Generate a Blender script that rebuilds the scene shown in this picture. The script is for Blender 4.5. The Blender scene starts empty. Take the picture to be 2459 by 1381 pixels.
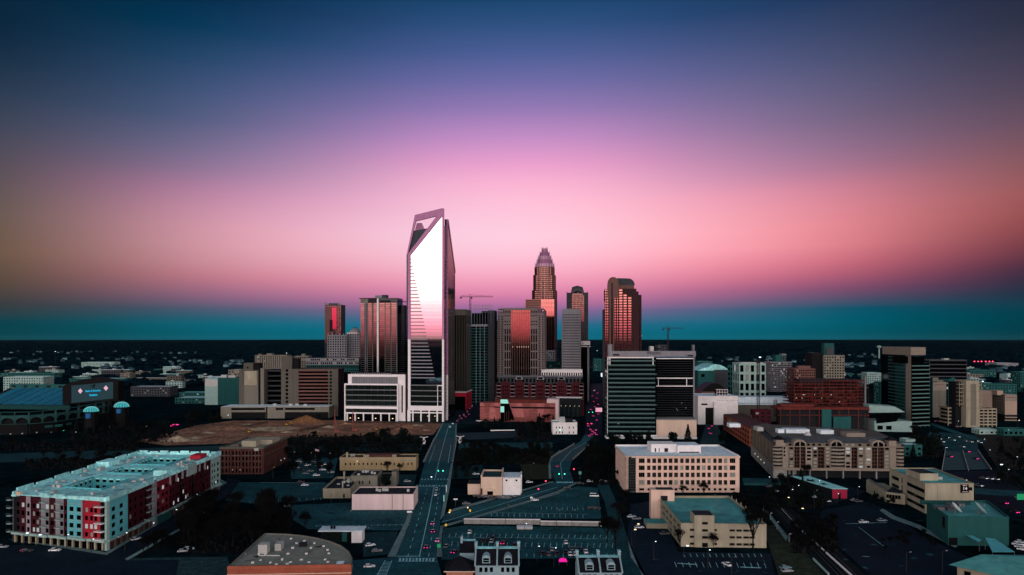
import bpy, math, random
from math import sin, cos, tan, atan2, pi, radians, sqrt

# ------------------------------------------------------------------ camera, world, light, exposure
sc = bpy.context.scene
col = sc.collection
RN = random.Random(11)
F, H, CX, HY = 1692.0, 93.0, 1229.5, 815.0     # focal length in photo pixels, camera height (m), principal column, horizon row

cam_d = bpy.data.cameras.new('camera')
cam = bpy.data.objects.new('camera', cam_d)
col.objects.link(cam)
cam.location = (0, 0, H)
cam.rotation_euler = (pi / 2, 0, 0)
cam_d.sensor_width = 36.0
cam_d.lens = 36.0 * F / 2459.0
cam_d.shift_y = (HY - 690.5) / 2459.0
cam_d.clip_start = 1.0
cam_d.clip_end = 90000.0
sc.camera = cam

sc.render.engine = 'CYCLES'
sc.cycles.use_denoising = True
sc.cycles.max_bounces = 5
sc.cycles.diffuse_bounces = 2
sc.cycles.glossy_bounces = 3
sc.cycles.transparent_max_bounces = 4
sc.cycles.caustics_reflective = False
sc.cycles.caustics_refractive = False
sc.cycles.sample_clamp_indirect = 4.0
sc.view_settings.view_transform = 'Standard'
sc.view_settings.look = 'None'
sc.view_settings.exposure = 0.0
sc.view_settings.gamma = 1.0

def lin(r, g, b):
    f = lambda c: (c / 255.0 / 12.92) if c <= 10 else ((c / 255.0 + 0.055) / 1.055) ** 2.4
    return (f(r), f(g), f(b), 1.0)

# Dusk sky. Elevation ramps (degrees, colour) for the eastern sky in view (three bearings) and for the sunset behind the camera.
def px_el(y, x=CX):
    return math.degrees(math.atan2(HY - y, sqrt(F * F + (x - CX) ** 2)))
def col_ramp(x, rows, top=(9, 82, 106)):
    return [(-2, lin(*rows[-1][1]))] + [(px_el(y, x), lin(*c)) for y, c in reversed(rows)] + [(38, lin(8, 58, 88)), (90, lin(*top))]
SKY_V = [(30, col_ramp(30, [(0, (8, 37, 59)), (100, (15, 43, 67)), (200, (38, 58, 80)), (300, (66, 72, 92)), (400, (94, 82, 94)), (500, (113, 93, 90)), (600, (118, 92, 78)), (680, (92, 74, 66)), (730, (58, 62, 66)), (772, (10, 66, 76)), (812, (0, 64, 72))])),
         (610, col_ramp(610, [(0, (0, 49, 83)), (100, (30, 68, 106)), (200, (70, 88, 132)), (300, (112, 106, 148)), (400, (160, 128, 164)), (470, (204, 146, 178)), (540, (226, 166, 186)), (610, (226, 164, 178)), (670, (206, 130, 150)), (712, (158, 104, 138)), (750, (64, 94, 122)), (782, (0, 104, 124)), (812, (0, 92, 110))])),
         (1230, col_ramp(1230, [(0, (22, 68, 108)), (75, (52, 84, 134)), (150, (84, 98, 156)), (220, (122, 112, 172)), (290, (164, 128, 186)), (345, (206, 146, 202)), (400, (238, 162, 206)), (450, (254, 184, 213)), (510, (255, 198, 219)), (580, (255, 209, 226)), (640, (253, 184, 206)), (690, (238, 146, 178)), (722, (200, 118, 162)), (748, (134, 102, 150)), (774, (48, 104, 138)), (796, (6, 108, 132)), (812, (0, 100, 120))])),
         (1850, col_ramp(1850, [(0, (28, 60, 100)), (100, (66, 80, 122)), (200, (98, 98, 140)), (300, (140, 114, 152)), (400, (184, 132, 166)), (470, (230, 150, 172)), (540, (246, 160, 172)), (600, (244, 152, 166)), (650, (220, 120, 142)), (700, (152, 92, 128)), (740, (58, 92, 122)), (772, (0, 100, 122)), (812, (0, 90, 106))])),
         (2430, col_ramp(2430, [(0, (38, 44, 66)), (100, (56, 58, 80)), (200, (78, 70, 92)), (300, (108, 82, 100)), (400, (142, 92, 100)), (455, (162, 94, 98)), (520, (159, 86, 87)), (590, (130, 66, 76)), (650, (78, 48, 68)), (695, (42, 48, 70)), (745, (0, 66, 80)), (812, (0, 58, 68))]))]
SKY_W = [(-2, (0.10, 0.015, 0.03, 1)), (0.0, (0.18, 0.025, 0.05, 1)), (0.3, (0.50, 0.07, 0.15, 1)), (0.7, (1.1, 0.20, 0.38, 1)), (1.2, (1.5, 0.40, 0.62, 1)), (2.2, (1.9, 0.80, 0.95, 1)),
         (3.2, (2.2, 1.35, 1.35, 1)), (5.0, (3.2, 2.5, 2.35, 1)), (9.0, (4.3, 3.7, 3.5, 1)), (14.0, (3.5, 3.1, 3.05, 1)), (22.0, (1.2, 1.2, 1.3, 1)),
         (32, (0.24, 0.30, 0.40, 1)), (48, (0.04, 0.09, 0.13, 1)), (90, lin(8, 74, 98))]

world = bpy.data.worlds.new('World')
sc.world = world
world.use_nodes = True
wn, wl = world.node_tree.nodes, world.node_tree.links
wn.clear()

def wm(op, a, b=None, clamp=False):
    n = wn.new('ShaderNodeMath'); n.operation = op; n.use_clamp = clamp
    for i, v in enumerate((a, b)):
        if v is None: continue
        if isinstance(v, (int, float)): n.inputs[i].default_value = v
        else: wl.new(v, n.inputs[i])
    return n.outputs[0]

tc = wn.new('ShaderNodeTexCoord')
nv = wn.new('ShaderNodeVectorMath'); nv.operation = 'NORMALIZE'
wl.new(tc.outputs['Generated'], nv.inputs[0])
sp = wn.new('ShaderNodeSeparateXYZ'); wl.new(nv.outputs[0], sp.inputs[0])
elev = wm('ARCSINE', sp.outputs[2])
fac = wm('DIVIDE', wm('ADD', elev, radians(2)), radians(92), True)
az = wm('ARCTAN2', sp.outputs[0], sp.outputs[1])

def ramp(stops):
    # power-warped so that the low sky keeps its resolution
    n = wn.new('ShaderNodeValToRGB'); n.color_ramp.interpolation = 'EASE' if False else 'LINEAR'
    wl.new(fac, n.inputs[0])
    e = n.color_ramp.elements
    while len(e) > 1: e.remove(e[0])
    for i, (d, c) in enumerate(stops):
        p = (d + 2) / 92.0
        if i == 0:
            e[0].position = p; e[0].color = c
        else:
            q = e.new(p); q.color = c
    return n.outputs[0]

def smooth(v, a, b):
    n = wn.new('ShaderNodeMapRange'); n.interpolation_type = 'SMOOTHSTEP'
    wl.new(v, n.inputs[0])
    n.inputs[1].default_value = a; n.inputs[2].default_value = b
    return n.outputs[0]

def wmix(f, a, b):
    n = wn.new('ShaderNodeMix'); n.data_type = 'RGBA'
    wl.new(f, n.inputs[0]); wl.new(a, n.inputs[6]); wl.new(b, n.inputs[7])
    return n.outputs[2]

# smooth (quadratic spline) blend of the five bearings, each ramp given for one photo column 600 px apart
azc = wm('MINIMUM', wm('MAXIMUM', az, -0.7), 0.7)
ucol = wm('DIVIDE', wm('ADD', wm('MULTIPLY', wm('TANGENT', azc), F), CX - 30), 600.0)
ucol = wm('MINIMUM', wm('MAXIMUM', ucol, -0.5), 4.5)
def b2(c):
    t = wm('ABSOLUTE', wm('SUBTRACT', ucol, c))
    p, q = wm('MAXIMUM', wm('SUBTRACT', 1.5, t), 0.0), wm('MAXIMUM', wm('SUBTRACT', 0.5, t), 0.0)
    return wm('SUBTRACT', wm('MULTIPLY', wm('MULTIPLY', p, p), 0.5), wm('MULTIPLY', wm('MULTIPLY', q, q), 1.5))
ELS = [-2, 0, .4, .8, 1.2, 1.7, 2.3, 3, 3.8, 4.7, 5.8, 7, 8.3, 9.6, 11, 12.5, 14, 16, 18, 20, 22, 24, 26, 38, 90]
def sample(st, e):
    for (a, ca), (b, cb) in zip(st, st[1:]):
        if a <= e <= b: return [ca[k] + (cb[k] - ca[k]) * (e - a) / (b - a) for k in range(3)]
    return list(st[-1][1][:3])
KEY = [[sample(st, e) for e in ELS] for _, st in SKY_V]
CTL = [[list(c) for c in r] for r in KEY]
for it in range(30):                   # control colours whose spline passes through the observed columns
    for j in range(len(ELS)):
        for k in range(3):
            c = [CTL[i][j][k] for i in range(5)]; p = [c[0]] + c + [c[4]]
            for i in range(5): CTL[i][j][k] = max(0.0, c[i] + KEY[i][j][k] - (.125 * p[i] + .75 * p[i + 1] + .125 * p[i + 2]))
SKY_V = [(SKY_V[i][0], [(e, (*CTL[i][j], 1)) for j, e in enumerate(ELS)]) for i in range(5)]
skyc = None
for i_, (_, rb) in enumerate(SKY_V):
    wgt = b2(float(i_))
    if i_ == 0: wgt = wm('ADD', wgt, b2(-1.0))
    if i_ == 4: wgt = wm('ADD', wgt, b2(5.0))
    n = wn.new('ShaderNodeVectorMath'); n.operation = 'SCALE'; wl.new(ramp(rb), n.inputs[0]); wl.new(wgt, n.inputs['Scale'])
    if skyc is None: skyc = n.outputs[0]
    else:
        m_ = wn.new('ShaderNodeVectorMath'); m_.operation = 'ADD'; wl.new(skyc, m_.inputs[0]); wl.new(n.outputs[0], m_.inputs[1]); skyc = m_.outputs[0]
skyc = wmix(smooth(wm('ABSOLUTE', az), radians(75), radians(138)), skyc, ramp(SKY_W))
bg = wn.new('ShaderNodeBackground'); bg.inputs[1].default_value = 1.0
wl.new(skyc, bg.inputs[0])
wo = wn.new('ShaderNodeOutputWorld'); wl.new(bg.outputs[0], wo.inputs[0])
world.cycles.sampling_method = 'MANUAL'
world.cycles.sample_map_resolution = 1024

sun_d = bpy.data.lights.new('sun', 'SUN')
sun_d.energy = 0.5
sun_d.angle = radians(75)
sun_d.color = (1.0, 0.72, 0.62)
sun = bpy.data.objects.new('sun', sun_d)
col.objects.link(sun)
sun.rotation_euler = (radians(84), 0, radians(-8))       # low afterglow from behind the camera
sun.location = (-100, -300, 200)

# ------------------------------------------------------------------ materials
MATS = {}
def mat(name, base, rough=0.75, metal=0.0, emit=None, es=0.0, var=0.18, vscale=0.25, streak=0.0, spec=0.08, fine=0.0):
    if name in MATS: return MATS[name]
    m = bpy.data.materials.new(name); m.use_nodes = True
    n, l = m.node_tree.nodes, m.node_tree.links
    b = n['Principled BSDF']
    b.inputs['Base Color'].default_value = (*base, 1)
    b.inputs['Roughness'].default_value = rough
    b.inputs['Metallic'].default_value = metal
    b.inputs['Specular IOR Level'].default_value = spec
    if emit:
        b.inputs['Emission Color'].default_value = (*emit, 1)
        b.inputs['Emission Strength'].default_value = es
    elif var > 0:
        g = n.new('ShaderNodeNewGeometry')
        mp = n.new('ShaderNodeMapping'); mp.inputs['Scale'].default_value = (vscale, vscale, vscale * (0.15 if streak else 1.0))
        l.new(g.outputs['Position'], mp.inputs['Vector'])
        t = n.new('ShaderNodeTexNoise'); t.inputs['Scale'].default_value = 1.0; t.inputs['Detail'].default_value = 5.0
        t.inputs['Roughness'].default_value = 0.65
        l.new(mp.outputs[0], t.inputs['Vector'])
        r = n.new('ShaderNodeMapRange')
        r.inputs[1].default_value = 0.3; r.inputs[2].default_value = 0.7
        r.inputs[3].default_value = 1 - var; r.inputs[4].default_value = 1 + var
        l.new(t.outputs[0], r.inputs[0])
        oi = n.new('ShaderNodeObjectInfo')
        r2 = n.new('ShaderNodeMapRange'); r2.inputs[3].default_value = 1 - var * 0.6; r2.inputs[4].default_value = 1 + var * 0.6
        l.new(oi.outputs['Random'], r2.inputs[0])
        mm = n.new('ShaderNodeMath'); mm.operation = 'MULTIPLY'
        l.new(r.outputs[0], mm.inputs[0]); l.new(r2.outputs[0], mm.inputs[1])
        out = mm.outputs[0]
        if fine:
            t2 = n.new('ShaderNodeTexNoise'); t2.inputs['Scale'].default_value = fine; t2.inputs['Detail'].default_value = 3.0
            l.new(g.outputs['Position'], t2.inputs['Vector'])
            r3 = n.new('ShaderNodeMapRange'); r3.inputs[1].default_value = 0.3; r3.inputs[2].default_value = 0.7
            r3.inputs[3].default_value = 1 - var; r3.inputs[4].default_value = 1 + var
            l.new(t2.outputs[0], r3.inputs[0])
            m3 = n.new('ShaderNodeMath'); m3.operation = 'MULTIPLY'
            l.new(out, m3.inputs[0]); l.new(r3.outputs[0], m3.inputs[1]); out = m3.outputs[0]
        vm = n.new('ShaderNodeVectorMath'); vm.operation = 'SCALE'
        vm.inputs[0].default_value = base
        l.new(out, vm.inputs['Scale'])
        l.new(vm.outputs[0], b.inputs['Base Color'])
    MATS[name] = m
    return m

def glass(name, base, rough=0.06, metal=0.9, var=0.25):
    return mat(name, base, rough, metal, var=var, vscale=0.6)

# walls
white = mat('white stone', (0.76, 0.74, 0.73), var=0.1)
whitef = mat('white framing', (0.80, 0.78, 0.79), 0.5, var=0.06)
mauve = mat('crown metal', (0.42, 0.19, 0.34), 0.5, 0.1, var=0.08)
tan_ = mat('tan concrete', (0.095, 0.09, 0.074), var=0.15, streak=1)
tan2 = mat('pale tan concrete', (0.165, 0.16, 0.13), var=0.14, streak=1)
brown = mat('brown granite', (0.045, 0.02, 0.018), 0.35, var=0.12)
rose = mat('rose granite', (0.135, 0.066, 0.056), 0.4, var=0.12)
greyst = mat('grey stone', (0.21, 0.215, 0.235), var=0.12, streak=1)
greyd = mat('dark grey stone', (0.05, 0.056, 0.064), var=0.15)
brick = mat('dark red brick', (0.065, 0.012, 0.017), var=0.2, fine=2.0)
brick2 = mat('orange brick', (0.30, 0.085, 0.05), var=0.18, fine=2.5)
brick3 = mat('brown brick', (0.07, 0.03, 0.026), var=0.2, fine=2.0)
coral = mat('coral metal panel', (0.31, 0.095, 0.09), 0.5, var=0.08)
coral2 = mat('pale coral metal panel', (0.42, 0.145, 0.135), 0.5, var=0.08)
coral3 = mat('dull coral metal panel', (0.22, 0.068, 0.064), 0.5, var=0.08)
beige = mat('beige precast', (0.62, 0.445, 0.36), var=0.17, streak=1)
cream = mat('cream stucco', (0.60, 0.46, 0.36), var=0.12, streak=1)
sand = mat('sand stucco', (0.30, 0.28, 0.205), var=0.22, streak=1)
buff = mat('buff brick', (0.15, 0.127, 0.10), var=0.15, streak=1)
buffl = mat('pale buff stone', (0.24, 0.21, 0.17), var=0.12)
yellowb = mat('yellow brick', (0.33, 0.25, 0.14), var=0.15, streak=1)
pinkw = mat('pale pink painted wall', (0.66, 0.53, 0.52), var=0.12, streak=1)
tealw = mat('teal painted wall', (0.10, 0.42, 0.46), var=0.12)
tealg = mat('grey green stucco', (0.016, 0.088, 0.085), var=0.15, streak=1)
tealdk = mat('dark green cladding', (0.01, 0.055, 0.055), var=0.2)
redp = mat('red painted panel', (0.36, 0.018, 0.035), var=0.12)
redd = mat('maroon panel', (0.042, 0.006, 0.012), var=0.2)
rust = mat('rusty scaffold net', (0.11, 0.024, 0.02), var=0.25, fine=0.8)
paleT = mat('pale green stone', (0.26, 0.40, 0.37), var=0.12)
charcoal = mat('charcoal', (0.011, 0.0135, 0.0165), 0.6, var=0.2)
blackm = mat('black metal', (0.003, 0.0036, 0.0044), 0.5, var=0.1)
steel = mat('grey steel', (0.13, 0.15, 0.155), 0.5, 0.5, var=0.1)
conc = mat('concrete', (0.27, 0.27, 0.255), var=0.18, fine=0.7)
# roofs; teal of the shadow tones is put into membrane and deck colours
roofT = mat('teal tinted roof membrane', (0.36, 0.78, 0.77), 0.8, var=0.26, vscale=0.09, fine=0.45)
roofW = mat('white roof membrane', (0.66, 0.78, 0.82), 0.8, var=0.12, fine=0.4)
roofG = mat('gravel roof', (0.23, 0.24, 0.20), 0.95, var=0.2, fine=1.5)
roofD = mat('dark roof', (0.022, 0.026, 0.032), 0.9, var=0.25, fine=0.6)
roofM = mat('teal tinted deck', (0.085, 0.32, 0.31), 0.85, var=0.2, fine=0.15)
shingle = mat('black shingle', (0.008, 0.009, 0.013), 0.95, var=0.25, fine=3)
unitm = mat('pale rooftop unit', (0.40, 0.42, 0.40), 0.6, var=0.12)
# glass
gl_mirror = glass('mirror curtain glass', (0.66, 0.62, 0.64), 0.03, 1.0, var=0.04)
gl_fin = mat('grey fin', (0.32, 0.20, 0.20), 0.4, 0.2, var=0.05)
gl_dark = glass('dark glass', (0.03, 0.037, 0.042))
gl_blk = glass('black glass', (0.010, 0.013, 0.016))
gl_green = glass('green glass', (0.07, 0.10, 0.095))
gl_teal = glass('teal glass', (0.016, 0.05, 0.06))
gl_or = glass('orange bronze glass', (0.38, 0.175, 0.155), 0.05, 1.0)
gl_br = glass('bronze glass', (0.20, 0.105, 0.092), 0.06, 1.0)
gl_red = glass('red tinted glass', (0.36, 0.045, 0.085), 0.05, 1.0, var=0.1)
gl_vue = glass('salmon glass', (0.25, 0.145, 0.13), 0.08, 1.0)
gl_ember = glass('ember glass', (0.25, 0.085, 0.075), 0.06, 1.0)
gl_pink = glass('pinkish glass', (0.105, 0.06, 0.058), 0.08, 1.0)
# ground; asphalt and pavement base colours carry the teal of the shade
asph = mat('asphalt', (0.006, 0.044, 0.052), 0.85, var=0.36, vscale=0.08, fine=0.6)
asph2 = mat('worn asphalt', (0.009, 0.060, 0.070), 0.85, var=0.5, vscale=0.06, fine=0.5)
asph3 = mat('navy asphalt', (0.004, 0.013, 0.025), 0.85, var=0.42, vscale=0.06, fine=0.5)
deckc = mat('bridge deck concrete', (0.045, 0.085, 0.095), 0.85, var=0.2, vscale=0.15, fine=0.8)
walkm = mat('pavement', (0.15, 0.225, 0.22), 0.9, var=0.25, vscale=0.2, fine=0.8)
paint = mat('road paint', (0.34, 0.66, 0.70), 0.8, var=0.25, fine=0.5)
dirt = mat('red clay dirt', (0.25, 0.125, 0.08), 0.95, var=0.6, vscale=0.05, fine=0.25)
dirt2 = mat('pale dirt', (0.28, 0.21, 0.14), 0.95, var=0.5, vscale=0.05, fine=0.25)
grassm = mat('dormant grass', (0.010, 0.018, 0.013), 0.95, var=0.4, vscale=0.05, fine=0.6)
grassb = mat('brown scrub', (0.018, 0.017, 0.014), 0.95, var=0.4, vscale=0.05, fine=0.5)
# lights
def em(name, c, s): return mat(name, (0.02, 0.02, 0.02), 0.5, emit=c, es=s)
e_white = em('cool white lamp', (0.8, 0.95, 1.0), 2.5)
e_warm = em('warm lamp', (1.0, 0.72, 0.42), 2.2)
e_pink = em('red tail lamp', (1.0, 0.03, 0.32), 3)
e_red = em('red signal', (1.0, 0.04, 0.10), 6)
e_green = em('green signal', (0.05, 1.0, 0.55), 4)
e_mag = em('magenta lit awning', (1.0, 0.01, 0.38), 0.9)
e_win = em('lit window', (0.86, 0.92, 0.92), 0.42)
e_winw = em('warm lit window', (1.0, 0.78, 0.58), 0.6)
e_blind = mat('pale blind behind glass', (0.26, 0.27, 0.23), 0.5, var=0.2)
e_teal = em('pale teal lit glass', (0.36, 0.85, 0.72), 0.85)
e_dome = em('lit teal dome', (0.02, 0.62, 0.68), 0.42)
e_domew = em('lit dome rib', (0.3, 0.95, 0.95), 0.55)
e_scr = em('screen glow', (0.0, 0.055, 0.075), 0.5)
e_blue = em('blue screen lettering', (0.0, 0.55, 0.95), 0.9)
e_logo = em('pink screen logo', (0.95, 0.55, 0.72), 0.8)
e_gsign = em('green sign', (0.0, 0.42, 0.16), 0.6)

# ------------------------------------------------------------------ geometry helpers
def P(x, Y): return ((x - CX) * Y / F, Y)
def Yg(y, z=0.0): return (H - z) * F / (y - HY)
def G(x, y, z=0.0):
    Y = Yg(y, z); return ((x - CX) * Y / F, Y)
def Zt(y, Y): return H - (y - HY) * Y / F
def add(a, b, k=1.0): return (a[0] + b[0] * k, a[1] + b[1] * k)
UP, ST = -0.118, 0.0715       # bearings of the uptown grid and of the near street grid

def quad(xa, Ya, xb, D, th=UP):
    A = P(xa, Ya); u = (cos(th), sin(th)); k = (xb - CX) / F
    W = (k * A[1] - A[0]) / (u[0] - k * u[1])
    v = (-sin(th), cos(th)); B = add(A, u, W)
    return [A, B, add(B, v, D), add(A, v, D)]

def inset(poly, d):
    n = len(poly); out = []
    for i in range(n):
        p0, p1, p2 = poly[i - 1], poly[i], poly[(i + 1) % n]
        def nrm(a, b):
            L = math.hypot(b[0] - a[0], b[1] - a[1]) or 1; return (-(b[1] - a[1]) / L, (b[0] - a[0]) / L)
        n1, n2 = nrm(p0, p1), nrm(p1, p2)
        bx, by = n1[0] + n2[0], n1[1] + n2[1]
        k = d / max(0.2, (bx * n1[0] + by * n1[1]))
        out.append((p1[0] + bx * k, p1[1] + by * k))
    return out

def setp(o, **kw):
    for k, v in kw.items():
        if v is not None: o[k] = v
    return o

def thing(name, label, cat, loc=(0, 0, 0), group=None):
    o = bpy.data.objects.new(name, None); col.objects.link(o)
    o.empty_display_size = 1
    o.location = (loc[0], loc[1], loc[2] if len(loc) > 2 else 0)
    return setp(o, label=label, category=cat, group=group)

def rootloc(o):
    while o.parent: o = o.parent
    return o.location

def mk(name, v, f, m, parent=None, kind=None, smooth=False):
    if parent is not None:
        L = rootloc(parent); v = [(p[0] - L[0], p[1] - L[1], p[2] - L[2]) for p in v]
    me = bpy.data.meshes.new(name); me.from_pydata(v, [], f); me.materials.append(m)
    if smooth: me.polygons.foreach_set('use_smooth', [True] * len(me.polygons))
    o = bpy.data.objects.new(name, me); col.objects.link(o)
    if parent is not None: o.parent = parent
    if kind: o['kind'] = kind
    return o

CUBES = {}
CV = [(-.5, -.5, -.5), (.5, -.5, -.5), (.5, .5, -.5), (-.5, .5, -.5), (-.5, -.5, .5), (.5, -.5, .5), (.5, .5, .5), (-.5, .5, .5)]
CF = [(3, 2, 1, 0), (4, 5, 6, 7), (0, 1, 5, 4), (1, 2, 6, 5), (2, 3, 7, 6), (3, 0, 4, 7)]
def cube(name, m, parent, c, size, rz=0.0, rx=0.0):
    if m.name not in CUBES:
        me = bpy.data.meshes.new('block of ' + m.name); me.from_pydata(CV, [], CF); me.materials.append(m); CUBES[m.name] = me
    o = bpy.data.objects.new(name, CUBES[m.name]); col.objects.link(o)
    if parent is not None:
        o.parent = parent; L = rootloc(parent); c = (c[0] - L[0], c[1] - L[1], c[2] - L[2])
    o.location = c; o.scale = size; o.rotation_euler = (rx, 0, rz)
    return o

class Fc:                                   # a vertical face from p0 to p1 (left to right seen from outside)
    def __init__(s, p0, p1):
        s.p0, s.p1 = p0, p1
        s.L = math.hypot(p1[0] - p0[0], p1[1] - p0[1])
        s.u = ((p1[0] - p0[0]) / s.L, (p1[1] - p0[1]) / s.L)
        s.n = (-s.u[1], s.u[0]); s.rz = atan2(s.u[1], s.u[0])
    def pt(s, a, z, d=0.0):
        return (s.p0[0] + s.u[0] * a + s.n[0] * d, s.p0[1] + s.u[1] * a + s.n[1] * d, z)
    def s(s, x):                            # photo column -> distance along the face
        k = (x - CX) / F
        return (k * s.p0[1] - s.p0[0]) / (s.u[0] - k * s.u[1])
    def z(s, y, a=0.0):                     # photo row -> height at distance a
        return Zt(y, s.p0[1] + s.u[1] * a)
    def bar(s, name, m, parent, s0, s1, z0, z1, d0=-0.3, d1=0.3):
        c = s.pt((s0 + s1) / 2, (z0 + z1) / 2, (d0 + d1) / 2)
        return cube(name, m, parent, c, (abs(s1 - s0), abs(d1 - d0), abs(z1 - z0)), s.rz)
    def poly(s, name, m, parent, pts, d0, d1, kind=None):   # extruded outline in (distance, height)
        n = len(pts)
        v = [s.pt(a, z, d0) for a, z in pts] + [s.pt(a, z, d1) for a, z in pts]
        f = [tuple(range(n)), tuple(range(2 * n - 1, n - 1, -1))]
        f += [(i, i + n, (i + 1) % n + n, (i + 1) % n) for i in range(n)]
        return mk(name, v, f, m, parent, kind)

def faces(poly): return [Fc(poly[i], poly[(i + 1) % len(poly)]) for i in range(len(poly))]

def prism(name, poly, z0, z1, m, parent, kind=None):
    n = len(poly)
    v = [(p[0], p[1], z0) for p in poly] + [(p[0], p[1], z1) for p in poly]
    f = [tuple(range(n - 1, -1, -1)), tuple(range(n, 2 * n))] + [(i, (i + 1) % n, (i + 1) % n + n, i + n) for i in range(n)]
    return mk(name, v, f, m, parent, kind)

def ring(name, poly, z0, z1, out, inn, m, parent):
    a, b = inset(poly, -out), inset(poly, inn); n = len(poly)
    v = [(p[0], p[1], z) for z in (z0, z1) for q in (a, b) for p in q]
    f = []
    for i in range(n):
        j = (i + 1) % n
        f += [(i, j, 2 * n + j, 2 * n + i), (n + j, n + i, 3 * n + i, 3 * n + j), (2 * n + i, 2 * n + j, 3 * n + j, 3 * n + i), (j, i, n + i, n + j)]
    return mk(name, v, f, m, parent)

class MB:
    def __init__(s): s.v, s.f = [], []
    def add(s, v, f):
        k = len(s.v); s.v += v; s.f += [tuple(i + k for i in q) for q in f]
    def box(s, x0, x1, y0, y1, z0, z1):
        s.add([(x0, y0, z0), (x1, y0, z0), (x1, y1, z0), (x0, y1, z0), (x0, y0, z1), (x1, y0, z1), (x1, y1, z1), (x0, y1, z1)], CF)
    def fbar(s, fc, s0, s1, z0, z1, d0, d1):
        s.add([fc.pt(s0, z0, d0), fc.pt(s1, z0, d0), fc.pt(s1, z0, d1), fc.pt(s0, z0, d1), fc.pt(s0, z1, d0), fc.pt(s1, z1, d0), fc.pt(s1, z1, d1), fc.pt(s0, z1, d1)], CF)
    def tube(s, a, b, r0, r1, n=6):
        d = [b[i] - a[i] for i in range(3)]; L = sqrt(sum(c * c for c in d)) or 1e-6; d = [c / L for c in d]
        h = (0, 0, 1) if abs(d[2]) < 0.9 else (1, 0, 0)
        e = (d[1] * h[2] - d[2] * h[1], d[2] * h[0] - d[0] * h[2], d[0] * h[1] - d[1] * h[0])
        q = sqrt(sum(c * c for c in e)); e = [c / q for c in e]
        g = (d[1] * e[2] - d[2] * e[1], d[2] * e[0] - d[0] * e[2], d[0] * e[1] - d[1] * e[0])
        v = []
        for p, r in ((a, r0), (b, r1)):
            for i in range(n):
                t = 2 * pi * i / n
                v.append(tuple(p[k] + r * (cos(t) * e[k] + sin(t) * g[k]) for k in range(3)))
        s.add(v, [(i, (i + 1) % n, (i + 1) % n + n, i + n) for i in range(n)] + [tuple(range(n - 1, -1, -1)), tuple(range(n, 2 * n))])
    def build(s, name, m, parent=None, kind=None, smooth=False): return mk(name, s.v, s.f, m, parent, kind, smooth)

def even(a, b, n, frac):
    w = (b - a) / n
    return [(a + w * (i + 0.5 - frac / 2), a + w * (i + 0.5 + frac / 2)) for i in range(n)]

def gridwall(fc, z0, z1, cols, rows, m, depth, parent, s0=0.0, s1=None, name='wall', d=0.0):
    s1 = fc.L if s1 is None else s1
    xs = sorted({s0, s1, *[c for p in cols for c in p]}); zs = sorted({z0, z1, *[c for p in rows for c in p]})
    idx, v, f = {}, [], []
    def vt(a, z, dd):
        k = (a, z, dd)
        if k not in idx: idx[k] = len(v); v.append(fc.pt(a, z, d + dd))
        return idx[k]
    cset, rset = set(cols), set(rows)
    for i in range(len(xs) - 1):
        for j in range(len(zs) - 1):
            a, b, c, e = xs[i], xs[i + 1], zs[j], zs[j + 1]
            if (a, b) in cset and (c, e) in rset:
                q = [(a, c), (b, c), (b, e), (a, e)]
                for k in range(4):
                    p, r = q[k], q[(k + 1) % 4]
                    f.append((vt(*p, 0), vt(*r, 0), vt(*r, depth), vt(*p, depth)))
            else:
                f.append((vt(a, c, 0), vt(b, c, 0), vt(b, e, 0), vt(a, e, 0)))
    return mk(name, v, f, m, parent)

def panes(fc, cols, rows, depth, m, parent, indiv=False, lit=0.0, litm=None, mull=None, d=0.0, jitter=0.0, blind=0.0):
    q = {}
    for (z0, z1) in rows:
        for (a, b) in cols:
            mm = m
            r = RN.random()
            if r < lit: mm = litm or e_win
            elif r < lit + blind: mm = e_blind
            if indiv:
                w = fc.bar('window', mm, parent, a, b, z0, z1, d + depth - 0.12, d + depth + 0.05)
                if mull:
                    o = MB()
                    for k in range(1, mull + 1):
                        t = a + (b - a) * k / (mull + 1)
                        o.fbar(fc, t - 0.05, t + 0.05, z0, z1, d + depth - 0.2, d + depth - 0.1)
                    o.build('mullion', steel, parent)
            else:
                j = RN.uniform(-jitter, jitter); j2 = RN.uniform(-jitter, jitter)
                q.setdefault(mm.name, (mm, MB()))[1].add([fc.pt(a, z0, d + depth + j - j2), fc.pt(b, z0, d + depth - j - j2), fc.pt(b, z1, d + depth - j + j2), fc.pt(a, z1, d + depth + j + j2)], [(0, 1, 2, 3)])
    for k, (mm, o) in q.items(): o.build('window_glass' if mm is m else 'lit_window', mm, parent, 'stuff')

def gridblock(root, poly, z0, z1, m, g, pw=3.2, ph=3.9, fw=0.55, fh=0.55, depth=0.35, fs=(0, 1, 3), indiv=False, lit=0.0, litm=None, roof=None, margin=0.0, topm=1.2, botm=0.0, nr=None, nc=None, jitter=0.01, blind=0.0, mull=None, parapet=0.8):
    fcs = faces(poly)
    for i, fc in enumerate(fcs):
        if i in fs:
            n = nc if (nc and i == 0) else max(1, round((fc.L - 2 * margin) / pw))
            k = nr or max(1, round((z1 - topm - z0 - botm) / ph))
            cols = even(margin, fc.L - margin, n, fw); rows = even(z0 + botm, z1 - topm, k, fh)
            gridwall(fc, z0, z1, cols, rows, m, depth, root)
            panes(fc, cols, rows, depth, g, root, indiv, lit, litm, jitter=jitter, blind=blind, mull=mull)
        else:
            gridwall(fc, z0, z1, [], [], m, 0, root)
    if roof is not None:
        prism('roof', inset(poly, 0.02), z1 - parapet - 0.4, z1 - parapet, roof, root)
        ring('parapet', poly, z1 - parapet - 0.05, z1 + 0.05, 0.05, 0.45, m, root)
    return fcs

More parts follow.
